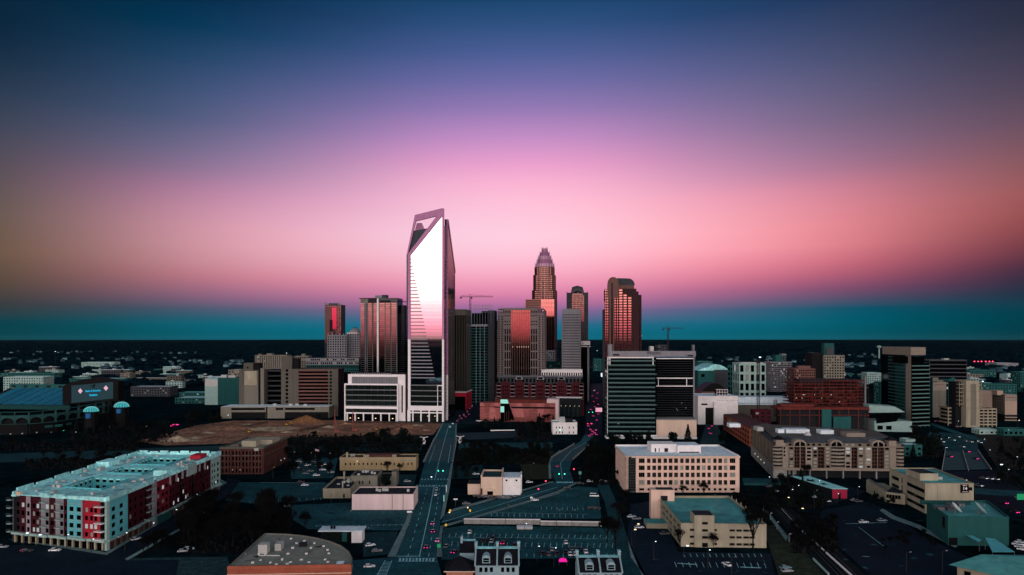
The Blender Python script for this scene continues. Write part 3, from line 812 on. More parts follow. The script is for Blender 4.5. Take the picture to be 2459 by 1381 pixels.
# bowed centre bay
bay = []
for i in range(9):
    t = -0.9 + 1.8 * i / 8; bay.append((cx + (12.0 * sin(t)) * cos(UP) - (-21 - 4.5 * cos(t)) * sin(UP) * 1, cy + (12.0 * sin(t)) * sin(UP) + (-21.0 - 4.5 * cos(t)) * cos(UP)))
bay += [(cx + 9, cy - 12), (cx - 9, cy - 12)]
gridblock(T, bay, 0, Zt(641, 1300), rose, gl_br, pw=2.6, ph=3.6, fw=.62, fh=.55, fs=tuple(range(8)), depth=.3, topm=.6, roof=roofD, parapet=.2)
mauve3 = mat('pale crown metal', (0.50, 0.30, 0.40), 0.45, 0.1, var=0.1)
mauve2 = mat('crown spire metal', (0.30, 0.14, 0.25), 0.45, 0.1, var=0.1)
for i, (yb, yt, w) in enumerate(((641, 632, 33), (632, 622, 27), (622, 613, 22), (613, 604, 16), (604, 594, 9))):
    prism('crown_tier', cpoly(w, w, w * .25), Zt(yb, 1300), Zt(yt, 1300), mauve2 if i % 2 else mauve3, T)
    nsp = 7 if i < 4 else 4
    za, zb = Zt(yb, 1300), Zt(yt, 1300)
    bb = MB()
    for q in cpoly(w + 1.6, w + 1.6, w * .25):
        bb.tube((q[0], q[1], za), (q[0], q[1], zb + 3.2), .7, .12, 5)
    for e in range(nsp):
        t = -0.5 + (e + .5) / nsp
        x, y = t * w, -w / 2 - .5
        bb.tube((cx + x * cos(UP) - y * sin(UP), cy + x * sin(UP) + y * cos(UP), za), (cx + x * cos(UP) - y * sin(UP), cy + x * sin(UP) + y * cos(UP), zb + 1.5), .45, .2, 4)
    bb.build('crown_spires', mauve2, T, 'stuff')
# -- orange reflecting box in front of it
poly = quad(1262, 1180, 1331, 30); f0, f1, f2, f3 = faces(poly)
T = bld('mirror_box_tower', 'plain boxy tower reflecting orange dusk below the crowned skyscraper', poly, 'tower')
s, z = f0.s, f0.z
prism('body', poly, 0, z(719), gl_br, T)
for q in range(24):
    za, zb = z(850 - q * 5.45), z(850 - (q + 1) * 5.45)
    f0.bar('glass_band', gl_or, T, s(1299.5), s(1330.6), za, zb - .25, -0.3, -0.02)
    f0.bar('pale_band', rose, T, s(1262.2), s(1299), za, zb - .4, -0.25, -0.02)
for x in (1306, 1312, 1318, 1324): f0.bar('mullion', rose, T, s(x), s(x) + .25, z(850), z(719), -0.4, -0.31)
# dark blocks at its foot
plain_tower('dark_infill_block', 'dark mid height block between the finned stone tower and the banded tower', 1304, 1090, 1350, 25, 868, tealdk, gl_blk, cat='building')
plain_tower('pale_roofed_infill', 'small pale roofed block behind the white podium', 1307, 1150, 1332, 20, 842, greyst, gl_dark, cat='building', roof=roofT)

# -- banded white tower
poly = quad(1349, 1040, 1394, 30); f0, f1, f2, f3 = faces(poly)
T = bld('banded_tower', 'pale tower of narrow window bands with scalloped top right of centre', poly, 'tower')
s, z = f0.s, f0.z
nb = 22
for fc in (f0, f1):
    cols = even(0.8, fc.L - .8, 17 if fc is f0 else 16, .55)
    rows = [(z(893 - (i + .72) * 6.35), z(893 - (i + 1.0) * 6.35) + .0) for i in range(nb)]
    rows = [(z(893 - i * 6.35 - 2.2), z(893 - i * 6.35 - 5.2)) for i in range(nb)]
    gridwall(fc, 0, z(744), cols, rows, greyst, .6, T); panes(fc, cols, rows, .6, gl_blk, T)
gridwall(f2, 0, z(744), [], [], greyst, 0, T); gridwall(f3, 0, z(744), [], [], greyst, 0, T)
prism('roof', inset(poly, .3), z(746), z(745), roofD, T)
for i in range(6):
    a = f0.L * (i + 1) / 7; bb = MB(); bb.tube(f0.pt(a, z(744), 0.5), f0.pt(a, z(744), 3), 2.0, 2.0, 10); bb.build('roof_scallop', greyst, T)

# -- tower with the fan shaped crown
poly = quad(1361, 1400, 1411, 40); f0, f1, f2, f3 = faces(poly)
T = bld('fan_crown_tower', 'dark tower with a fan shaped crown behind the pale banded tower', poly, 'tower')
s, z = f0.s, f0.z
for (a, b) in ((1360.5, 1373), (1403, 1412)):
    pq = [f0.pt(s(a), 0, 0)[:2], f0.pt(s(b), 0, 0)[:2], f0.pt(s(b), 0, 40)[:2], f0.pt(s(a), 0, 40)[:2]]
    gridblock(T, pq, 0, z(703), greyd, gl_blk, pw=3.2, ph=3.8, fw=.6, fh=.6, roof=roofD, fs=(0, 1))
    f0.poly('corner_fin', greyd, T, [(s(a if a < 1390 else b - 2), z(703)), (s(a if a < 1390 else b - 2) + 1.8, z(703)), (s(a if a < 1390 else b - 2) + (0 if a < 1390 else 1.8), z(700))], 0, 6)
pq = [f0.pt(s(1373), 0, -1.5)[:2], f0.pt(s(1403), 0, -1.5)[:2], f0.pt(s(1403), 0, 38)[:2], f0.pt(s(1373), 0, 38)[:2]]
fq = gridblock(T, pq, 0, z(704), greyd, gl_br, pw=2.8, ph=3.8, fw=.7, fh=.7, fs=(0,), topm=.5, roof=roofD)
arc = [(s(1370.5), z(712)), (s(1371.5), z(700)), (s(1374), z(690)), (s(1380), z(688)), (s(1386), z(686.3)), (s(1392), z(688)), (s(1399), z(690)), (s(1402), z(700)), (s(1403.5), z(712)), (s(1399), z(706)), (s(1394), z(702)), (s(1387), z(700)), (s(1380), z(702)), (s(1375), z(706))]
f0.poly('fan_crown', greyd, T, arc, -3.0, 36)
for i in range(9):
    t = -1.0 + 2.0 * i / 8; a0 = s(1387) + 11 * sin(t); z0_ = z(712) + 10.5 * cos(t) + 1
    bb = MB(); bb.tube(f0.pt(a0, z0_, -3.3), f0.pt(s(1387) + 15 * sin(t), z0_ + 4.5 * cos(t), -3.3), .5, .3, 5); bb.build('fan_rib', greyst, T)
# -- white capped neighbour
poly = quad(1396, 1060, 1418, 30); f0, f1, f2, f3 = faces(poly)
T = bld('white_capped_tower', 'black tower with a white cap and white side pier right of the banded tower', poly, 'tower')
s, z = f0.s, f0.z
prism('body', poly, 0, z(829), gl_blk, T)
f0.bar('cap', white, T, -.3, s(1417), z(828.5), z(819), -0.8, 29)
f0.bar('cap_slot', blackm, T, s(1399), s(1401), z(826), z(823), -0.9, -0.81)
f0.bar('cap_band', white, T, -.3, s(1418), z(833), z(831), -0.8, 2)
f0.bar('side_pier', greyst, T, s(1410.5), s(1415), 0, z(831), -0.9, 1)

# -- granite tower with the arched barrel roof
poly = quad(1452, 976, 1536, 44, UP + 0.02); f0, f1, f2, f3 = faces(poly)
T = bld('arched_granite_tower', 'brown granite tower with an arched barrel roof and glowing orange windows', poly, 'tower')
s, z = f0.s, f0.z
ztop = {0: 722}
gran = mat('wine granite', (0.034, 0.011, 0.0135), 0.4, var=0.1)
# stepped masses
rows_all = even(z(845), z(694), 24, .62)
secs = [(1452.2, 1462, 694, [(1453.5, 1456.2), (1458, 1460.6)], 0), (1480, 1485, 694, [(1475.8, 1478.4), (1481.5, 1484)], 0),
        (1485, 1495.5, 694, [(1487, 1494.5)], 0), (1495.5, 1506, 701, [(1497.5, 1505)], 0), (1506, 1517, 708, [(1508.5, 1516)], 0)]
prism('core', inset(poly, 1.2), 0, z(712), gran, T)
for a, b, yt, cc, dd in secs:
    cols = [(s(p), s(q)) for p, q in cc]
    a = min([a] + [p for p, q in cc]) - (0 if a != 1480 else 1.2)
    rows = [r for r in rows_all if r[1] < z(yt) - .6]
    gridwall(f0, 0, z(yt), cols, rows, gran, .5, T, s(a), s(b)); panes(f0, cols, rows, .5, gl_or if b - a > 9 else gl_br, T, indiv=(b - a > 9))
    pr = [f0.pt(s(a), 0, .6)[:2], f0.pt(s(b), 0, .6)[:2], f0.pt(s(b), 0, 40)[:2], f0.pt(s(a), 0, 40)[:2]]
    prism('mass', pr, z(720), z(yt), gran, T)
# right dark chamfer mass
fr = Fc(f0.pt(s(1517), 0)[:2], f0.pt(f0.L + 3, 0, 5)[:2])
cols = even(1, fr.L - 1, 4, .6)
gridwall(fr, 0, z(708), cols, [r for r in rows_all if r[1] < z(709)], gran, .4, T); panes(fr, cols, [r for r in rows_all if r[1] < z(709)], .4, gl_blk, T)
prism('right_mass', [fr.pt(0, 0, .5)[:2], fr.pt(fr.L, 0, .5)[:2], f0.pt(f0.L + 3, 0, 40)[:2], f0.pt(s(1517), 0, 40)[:2]], 0, z(708), gran, T)
prism('right_step', [f0.pt(s(1496), 0, 4)[:2], f0.pt(s(1534), 0, 4)[:2], f0.pt(s(1534), 0, 40)[:2], f0.pt(s(1496), 0, 40)[:2]], z(709), z(700), gran, T)
prism('right_step', [f0.pt(s(1490), 0, 6)[:2], f0.pt(s(1529), 0, 6)[:2], f0.pt(s(1529), 0, 38)[:2], f0.pt(s(1490), 0, 38)[:2]], z(701), z(693), gran, T)
# arched centre and barrel vault running back
def arch(xa, xb, ytopp, yspring, ybot, n=14):
    c, r = (s(xa) + s(xb)) / 2, (s(xb) - s(xa)) / 2
    zs, hz = z(yspring), z(ytopp) - z(yspring)
    return [(s(xa), z(ybot)), (s(xb), z(ybot))] + [(c + r * cos(pi * i / n), zs + hz * sin(pi * i / n)) for i in range(n + 1)]
f0.poly('arched_pier', rose, T, arch(1459, 1485.5, 665.5, 680, 716), -1.6, 3)
f0.poly('lower_pier', rose, T, [(s(1463), 0), (s(1474.5), 0), (s(1474.5), z(716)), (s(1463), z(716))], -1.6, 2)
f0.poly('arch_slot', gl_blk, T, arch(1467.5, 1471.5, 679.5, 681, 845), -1.75, -1.59)
f0.poly('barrel_vault', greyd, T, arch(1461, 1485, 666.3, 680, 700), 3.02, 42)
prism('vault_wing', [f0.pt(s(1485), 0, 5)[:2], f0.pt(s(1524), 0, 9)[:2], f0.pt(s(1524), 0, 36)[:2], f0.pt(s(1485), 0, 40)[:2]], z(694), z(684), rose, T)
fq = Fc(f0.pt(s(1484), 0, 8)[:2], f0.pt(s(1526), 0, 12)[:2])
pts = []
for i in range(8):
    t = pi / 2 * i / 7; pts.append((fq.L - 9 + 9 * sin(t), z(684) + (z(667.5) - z(684)) * cos(t)))
fq.poly('vault_roof', greyd, T, [(0, z(684)), (0, z(667))] + pts, 0, 26)
f0.bar('left_wing', greyd, T, s(1448), s(1452), 0, z(743), 6, 30)
for x, y in ((1525, 803), (1530, 804), (1532, 809), (1540, 807)): fr.bar('lit_window', e_win, T, fr.s(x), fr.s(x + 1.8), z(y), z(y - 1.4), -0.1, .1)

# -- hotel tower with the white top band
poly = quad(1460, 662, 1576, 24, -0.02); f0, f1, f2, f3 = faces(poly)
T = bld('banded_hotel', 'dark glass hotel of pale floor bands under a long white roof sign band', poly, 'hotel')
s, z = f0.s, f0.z
hband = mat('hotel band', (.05, .082, .076), var=.1); prism('front_core', poly, 0, z(858), gl_teal, T)
for k in range(18):
    y = 1048 - k * 10.55
    f0.bar('floor_band', hband if k else white, T, -.2, s(1573 if k % 7 else 1577), z(y), z(y - 3.6), -.5, .2)
    f3.bar('floor_band', tealg, T, 0, f3.L, z(y), z(y - 3.6), -.3, .1)
mp = mat('pale band', (0.085, 0.16, 0.145), var=.08)
for k in range(1, 18):
    y = 1048 - k * 10.55
    f0.bar('band_edge', mp, T, -.25, s(1573), z(y - 2.2), z(y - 3.8), -.7, -.51)
f0.bar('upper_window', gl_teal, T, s(1465), s(1563), z(876), z(864), -.3, 0)
for x in (1459, 1463.5, 1567): f0.bar('white_pier', white, T, s(x), s(x + 2), z(877), z(858), -.6, .3)
f0.bar('top_edge', white, T, -.4, s(1570), z(860), z(857), -.6, 2)
bk = quad(1466, 684, 1668, 26, -0.02); b0, b1, b2, b3 = faces(bk)
prism('rear_slab', [b0.pt(b0.s(1573), 0)[:2], bk[1], bk[2], b0.pt(b0.s(1573), 0, 26)[:2]], 0, b0.z(858), gl_blk, T)
for k in range(26):
    y = 1000 - k * 5.5
    b0.bar('glass_line', greyd, T, b0.s(1578), b0.s(1668), b0.z(y), b0.z(y) + .25, -.12, -.02)
b0.bar('roof_sign_band', greyst, T, b0.s(1462), b0.s(1670), b0.z(856), b0.z(843), -1.5, 3)
b0.bar('band_slot', charcoal, T, b0.s(1471), b0.s(1487), b0.z(854), b0.z(850), -1.7, -1.49)
b0.bar('band_slot', charcoal, T, b0.s(1650), b0.s(1664), b0.z(855), b0.z(852), -1.7, -1.49)
text('Westin', 4.6, b0, b0.s(1569), b0.z(847.5), -1.75, charcoal, T)
b0.bar('left_stub', greyst, T, b0.s(1460), b0.s(1470), b0.z(857), b0.z(827), -.9, 4)
b0.bar('right_blade', greyst, T, b0.s(1664.5), b0.s(1667), b0.z(1002), b0.z(828), -1.4, 6)
for ya, yb in ((862, 858.5), (909, 905.5), (928, 925)): b0.bar('white_strip', white, T, b0.s(1573 if ya != 909 else 1577), b0.s(1666), b0.z(ya) , b0.z(ya) + .9, -.5, -.03)
for x in (1580, 1648, 1666): b0.bar('white_strip', white, T, b0.s(x), b0.s(x) + .6, b0.z(926), b0.z(906), -.5, -.03)
for x in (1573.5, 1665.5): b0.bar('white_strip', white, T, b0.s(x), b0.s(x) + .5, b0.z(1000), b0.z(859), -.45, -.03)
f3.bar('side_fin', white, T, f3.L - 2, f3.L - .4, 0, z(858), -.6, -.2)
f0.bar('ground_wall', cream, T, s(1577), s(1674), 0, z(1008), 2, 4)
f0.bar('ground_deck', conc, T, s(1577), s(1674), z(1009), z(1008) + .3, 1.5, 20)
f0.bar('base_slab', white, T, -2, s(1672), z(1053), z(1048.5), -3, 10)
for k in range(18): f0.bar('base_mullion', white, T, s(1461 + k * 12), s(1462 + k * 12), 0, z(1053), -2, -1.6)
f0.bar('base_glass', gl_blk, T, -1, s(1670), 0, z(1053), -1.4, -1)
for x, y in ((1484, 1018), (1636, 968), (1624, 982), (1626, 986), (1646, 980)): f0.bar('lit_window', e_win if y > 950 else e_warm, T, s(x), s(x + 2.2), z(y), z(y - 1.3), -.52, .0) if x < 1575 else b0.bar('lit_window', e_win, T, b0.s(x), b0.s(x + 1.6), b0.z(y), b0.z(y - 1.3), -.2, -.01)

# -- red brick apartments with balconies
poly = quad(1190, 872, 1402, 22); f0, f1, f2, f3 = faces(poly)
T = bld('brick_apartments', 'dark red brick apartment block with pale balconies and arched dormers', poly)
s, z = f0.s, f0.z
prism('body', poly, 0, z(921), brick, T)
prism('attic', inset(poly, 2.0), z(921), z(904), greyd, T)
prism('roof', inset(poly, 1.5), z(904), z(903), greyst, T)
for x in (1206, 1229, 1249, 1267, 1297, 1326, 1354, 1383):
    pass
bx = [1198, 1231, 1264, 1281, 1314, 1331, 1366, 1396]
for i, x in enumerate(bx):
    for k in range(4):
        y = 958 - k * 8.5 - 6
        f0.bar('balcony', greyst, T, s(x - 5), s(x + 5), z(y), z(y - 1.6), -1.8, -.05)
        f0.bar('balcony_door', gl_blk, T, s(x - 4), s(x + 4), z(y - 1.8), z(y - 6.6), -.15, .1)
for i, x in enumerate((1214, 1247, 1297, 1348, 1384)):
    f0.bar('brick_bay', brick, T, s(x - 8), s(x + 8), 0, z(915), -1.4, 0)
    for k in range(4):
        for q in (-4.5, 0, 4.5): f0.bar('window', gl_blk, T, s(x + q - 1.3), s(x + q + 1.3), z(957 - k * 8.8), z(952 - k * 8.8), -1.5, -1.39)
for x in (1247, 1298, 1348):
    f0.poly('arched_dormer', greyst, T, [(s(x - 9), z(911)), (s(x + 9), z(911)), (s(x + 8), z(906)), (s(x + 4), z(902.5)), (s(x), z(901.5)), (s(x - 4), z(902.5)), (s(x - 8), z(906))], -2.2, 3)
    f0.bar('dormer_glass', gl_dark, T, s(x - 5), s(x + 5), z(910), z(905), -2.35, -2.19)
for k in range(24):
    x = 1192 + k * 8.8; f0.bar('attic_window', gl_dark, T, s(x), s(x + 5), z(918), z(909), 1.8, 2.1)
for k in range(14):
    x = 1192 + k * 15; f0.bar('arcade_pier', tan2, T, s(x), s(x + 2), 0, z(956), -2, -1.41)
f0.bar('arcade_band', tan2, T, 0, s(1400), z(957.5), z(955), -2.2, -1.41)
f0.bar('canopy_block', charcoal, T, s(1340), s(1396), 0, z(952), -14, -2.3)
f0.bar('canopy_edge', white, T, s(1337), s(1397), z(952), z(950.5), -14.5, -2.3)
for k in range(5):
    f0.bar('lamp', e_winw, T, s(1348 + k * 10.6), s(1349.8 + k * 10.6), z(971), z(969.5), -14.3, -14.05)
    f0.bar('lit_post', tealg, T, s(1345.5 + k * 10.6), s(1346.3 + k * 10.6), 0, z(971), -14.3, -14.05)

# -- coral panelled arts centre
poly = quad(1153, 800, 1341, 26); f0, f1, f2, f3 = faces(poly)
T = bld('coral_arts_centre', 'coral metal panelled building with crossing light seams and a wedge of dark glass', poly)
s, z = f0.s, f0.z
prism('core', [f0.pt(s(1153.5), 0, 1)[:2], f0.pt(s(1334), 0, 1)[:2], poly[2], poly[3]], 0, z(968), coral3, T)
prism('upper_storey', [f0.pt(s(1188), 0, 3)[:2], f0.pt(s(1316), 0, 3)[:2], f0.pt(s(1316), 0, 22)[:2], f0.pt(s(1188), 0, 22)[:2]], z(968), z(959), rust, T)
xe = [1153, 1164, 1177, 1189, 1202, 1224, 1240, 1256, 1272, 1290, 1306, 1320, 1334]
for i in range(len(xe) - 1):
    if 1200 < xe[i] < 1223: continue
    j0 = 0 if i % 2 else 3; j1 = 3 if i % 2 else 0
    a0, a1 = xe[i], xe[i + 1]
    o0 = 0 if i == 0 or a0 == 1224 else (3 if i % 2 else -3); o1 = 0 if i == len(xe) - 2 or a1 == 1202 else (-3 if i % 2 else 3)
    m = (coral, coral2, coral3)[(i * 2 + (i > 5)) % 3]
    yb = 1006 if a0 < 1202 else (1001 if a0 < 1260 else 1003)
    ys = 978 if a0 < 1189 else 980
    f0.poly('facade_panel', m, T, [(s(a0 + o0), z(yb)), (s(a1 + o1), z(yb)), (s(a1), z(ys)), (s(a0), z(ys))], -.35, .4)
    f0.poly('facade_panel', (coral2, coral3, coral)[i % 3], T, [(s(a0), z(975.5)), (s(a1), z(975.5)), (s(a1 - o1), z(967)), (s(a0 - o0), z(967))], -.35, .4)
f0.bar('slot_window', blackm, T, s(1186), s(1330), z(979.5), z(976), -.1, .9)
def seam(x0, y0, x1, y1):
    b = MB(); b.tube(f0.pt(s(x0), z(y0), -.45), f0.pt(s(x1), z(y1), -.45), .28, .28, 4); b.build('light_seam', coral2, T)
for q in ((1153, 980.5, 1202, 979), (1153, 995, 1202, 989), (1153, 998, 1202, 1003), (1230, 985, 1282, 981), (1253, 984, 1331, 997), (1331, 997, 1276, 1003), (1165, 994, 1202, 992)): seam(*q)
f0.poly('glass_wedge', gl_blk, T, [(s(1202), 0), (s(1237), z(1006)), (s(1221), z(960)), (s(1202), z(960))], -1.6, -.36)
f0.poly('lit_glass', e_teal, T, [(s(1202.5), z(968)), (s(1221.5), z(968)), (s(1219), z(958.5)), (s(1202.5), z(958.5))], -1.8, -1.61)
f0.poly('lit_glass', e_teal, T, [(s(1202.5), z(989)), (s(1211), z(989)), (s(1211), z(975)), (s(1202.5), z(975))], -1.8, -1.61)
for x in (1211.5, 1217, 1222): f0.bar('wedge_mullion', coral3, T, s(x), s(x) + .2, 0, z(990 - (x - 1211) * .5), -1.75, -1.6)
f0.bar('wedge_edge', coral2, T, s(1201.4), s(1202.3), 0, z(960), -1.8, -.3)
b = MB(); b.tube(f0.pt(s(1221), z(960), -1.7), f0.pt(s(1237), z(1006), -1.7), .35, .35, 4); b.build('wedge_edge', coral2, T)
f0.bar('white_end', pinkw, T, s(1334), s(1341.5), 0, z(957), -.5, 20)
f0.bar('white_end', pinkw, T, s(1313), s(1333.9), z(966.5), z(957), 1.2, 20)
for k in range(9): f0.bar('column', tan_, T, s(1156 + k * 10.5), s(1157 + k * 10.5), 0, z(1006), -.4, .2)

# -- white chapel-like block
poly = quad(1327, 690, 1386, 22, 0.0); f0, f1, f2, f3 = faces(poly)
T = bld('white_block', 'small white two storey block with rooftop units beside the busy street', poly)
s, z = f0.s, f0.z
cols = [(s(x), s(x + 2.2)) for x in (1335, 1342.5, 1349.5, 1366, 1376)]; rows = [(z(1029), z(1024.5)), (z(1041), z(1036))]
gridwall(f0, 0, z(1016), cols, rows, white, .4, T); panes(f0, cols, rows, .4, gl_blk, T, indiv=True)
for fc in (f1, f2, f3): gridwall(fc, 0, z(1016), [], [], white, 0, T)
prism('roof', inset(poly, .4), z(1017.5), z(1017), roofW, T); ring('parapet', poly, z(1017), z(1014.5), .15, .4, white, T)
f0.bar('rooftop_unit', unitm, T, s(1343), s(1358), z(1017), z(1004), 8, 14); f0.bar('rooftop_unit', charcoal, T, s(1361), s(1378), z(1017), z(1008), 9, 15)
for x, m in ((1328.5, e_win), (1344, e_green), (1373, e_win)): f0.bar('wall_lamp', m, T, s(x), s(x + 1.8), z(1033.5), z(1032), -.3, 0)

# ------------------------------------------------------------------ left of the towers
# tan concrete complex
poly = quad(574, 855, 634, 30, 0.03); f0, f1, f2, f3 = faces(poly)
T = bld('tan_blank_tower', 'blank tan concrete tower with a pyramid relief panel high on its face', poly)
s, z = f0.s, f0.z
prism('body', poly, 0, z(889), tan_, T)
f0.bar('inset_face', tan2, T, s(587), s(620), z(977), z(891), -.25, .05)
pm = [f0.pt(s(587), z(925), -.3), f0.pt(s(613), z(925), -.3), f0.pt(s(613), z(893), -.3), f0.pt(s(587), z(893), -.3), f0.pt(s(600), z(908), 2.5)]
mk('pyramid_relief', [f0.pt(s(587), z(925), -.8), f0.pt(s(617), z(925), -.8), f0.pt(s(617), z(891), -.8), f0.pt(s(587), z(891), -.8), f0.pt(s(602), z(908), -4.5)], [(0, 1, 4), (1, 2, 4), (2, 3, 4), (3, 0, 4)], sand, T)
f0.bar('dark_slot', blackm, T, s(620.5), s(626), z(977), z(889), -.1, .5)
f0.bar('side_pier', tan2, T, s(626), s(634), 0, z(884), -.6, 3)
f0.bar('lift_room', tan_, T, s(582), s(605), z(889.5), z(872), 4, 16)
f0.bar('lift_room', blackm, T, s(605.3), s(620), z(889.5), z(872), 5, 17)
b = MB(); b.tube(f0.pt(s(592), z(883), 3.7), f0.pt(s(592), z(883), 4.1), 1.3, 1.3, 12); b.build('round_vent', blackm, T)
poly = quad(634.5, 870, 674, 40, 0.06); f0, f1, f2, f3 = faces(poly)
T = bld('dark_banded_wing', 'dark wing of ribbon windows right of the blank tan tower', poly)
bandblock(T, poly, 0, f0.z(889), 9, .3, greyd, gl_blk, roof=roofD)
poly = quad(675, 852, 812, 34, 0.02); f0, f1, f2, f3 = faces(poly)
T = bld('ribbon_window_block', 'tan concrete office block with brown ribbon windows in front of the condominium tower', poly)
s, z = f0.s, f0.z
slot = [(s(686), s(692))]
rows = [(z(968 - i * 9.4), z(968 - i * 9.4 - 6)) for i in range(9)]
gridwall(f0, 0, z(886), slot, rows, tan_, .6, T, 0, s(700)); panes(f0, slot, rows, .6, gl_blk, T, indiv=True)
cols = [(s(717), s(788)), (s(791.5), s(797))]
rows2 = [(z(971 - i * 8.3), z(971 - i * 8.3 - 4.6)) for i in range(10)]
gridwall(f0, 0, z(886), cols, rows2, tan_, 1.0, T, s(700), f0.L); panes(f0, cols, rows2, 1.0, gl_blk, T, indiv=True)
for i in range(10): f0.bar('brown_band', rose, T, s(717), s(788), z(971 - i * 8.3 - 4.6), z(971 - i * 8.3 - 8.3), -.15, .0)
for fc in (f1, f2, f3): gridwall(fc, 0, z(886), [], [], tan_, 0, T)
f1.bar('dark_side', blackm, T, 1, f1.L - 1, 0, z(887), -.2, -.02)
prism('roof', inset(poly, .3), z(887.5), z(887), roofD, T)
f0.bar('stair_tower', tan_, T, s(675.5), s(700), z(887), z(856), 2, 14); f0.bar('stair_tower', blackm, T, s(700.3), s(714), z(887), z(861), 4, 16)
# podium
poly = quad(530, 828, 790, 30, 0.02); f0, f1, f2, f3 = faces(poly)
T = bld('tan_podium', 'long low tan podium with a dark window slot below the concrete office blocks', poly)
s, z = f0.s, f0.z
gridwall(f0, 0, z(977), [(s(555), s(636)), (s(662), s(680)), (s(684), s(756))], [(z(985), z(980))], tan2, 1, T)
panes(f0, [(s(555), s(636)), (s(662), s(680)), (s(684), s(756))], [(z(985), z(980))], 1, gl_blk, T, indiv=True)
f0.bar('garage_opening', blackm, T, s(556), s(638), 0, z(990), -.15, 0); f0.bar('garage_opening', blackm, T, s(684), s(789), 0, z(990), -.15, 0)
f0.bar('joint', blackm, T, s(639), s(642), 0, z(977), -.2, 0)
for fc in (f1, f2, f3): gridwall(fc, 0, z(977), [], [], tan2, 0, T)
prism('roof', inset(poly, .3), z(977.5), z(976.8), roofW, T)
for x in (650, 690, 705, 728): ac(T, f0, s(x), 10 + (x % 7), z(977), 4, 3, 2.2)
for x, y in ((545, 999), (628, 973), (632.5, 973), (566, 1008), (548, 1008)): f0.bar('wall_lamp', e_win, T, s(x), s(x + 1.8), z(y), z(y - 1.5), -.5, -.2)
# teal-green corner block
poly = quad(492, 1000, 523, 34, 0.02); f0, f1, f2, f3 = faces(poly)
T = bld('pale_end_block', 'pale green slab with a blank end wall and windowed flank far from the towers', poly)
s, z = f0.s, f0.z
gridwall(f0, 0, z(909), [], [], paleT, 0, T); f0.bar('upper_panel', unitm, T, .4, f0.L - .4, z(928), z(911), -.15, 0)
prism('wing', [poly[1], f0.pt(s(577), 0, 14)[:2], f0.pt(s(577), 0, 34)[:2], poly[2]], 0, z(908), tealdk, T)
fw = Fc(poly[1], f0.pt(s(577), 0, 14)[:2]); fw = Fc(fw.pt(0, 0, -.05)[:2], fw.pt(fw.L, 0, -.05)[:2])
cols, rows = even(1, fw.L - 1, 14, .5), even(4, z(911), 12, .5)
gridwall(fw, 0, z(908), cols, rows, tealg, .3, T); panes(fw, cols, rows, .3, gl_blk, T)
for fc in (f1, f2, f3): gridwall(fc, 0, z(909), [], [], paleT, 0, T)
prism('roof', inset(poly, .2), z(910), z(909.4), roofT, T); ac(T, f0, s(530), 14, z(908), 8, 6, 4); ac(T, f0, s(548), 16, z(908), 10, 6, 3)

# hotel-like back row
T, f = plain_tower('balcony_hotel', 'pale hotel of dark balcony bays behind the tan concrete blocks', 612, 1150, 690, 22, 853, tan2, gl_blk, pw=3.6, ph=3.3, fw=.5, fh=.6, th=0.0, cat='hotel', cap=[(638, 652, 849, 4, 14, tan2), (618, 624, 850, 4, 10, tan2)])
plain_tower('balcony_hotel', 'narrow pale hotel wing right of the tan stair tower', 703, 1160, 740, 22, 855, tan2, gl_blk, pw=3.6, ph=3.3, fw=.5, fh=.6, th=0.0, cat='hotel', cap=[(722, 730, 850, 4, 12, tan2)])
poly = quad(735, 1120, 862, 26, 0.03); f0, f1, f2, f3 = faces(poly)
T = bld('glassy_long_block', 'long low silvery glass block below the gridded stone block', poly)
s, z = f0.s, f0.z
for q, (ya, yb) in enumerate(((893, 886), (885, 877), (876, 868), (867, 860))):
    cols = even(0, f0.L, 26, .75)
    gridwall(f0, z(ya), z(yb), cols, [(z(ya - 1.5), z(yb + 2))], tealg if q < 2 else greyst, .4, T); panes(f0, cols, [(z(ya - 1.5), z(yb + 2))], .4, gl_dark if q < 2 else gl_teal, T, lit=(0, 0, .25, .5)[q], litm=e_blind, jitter=.02)
prism('core', inset(poly, .6), 0, z(860), gl_blk, T); prism('roof', inset(poly, .2), z(860.5), z(859.5), roofD, T)

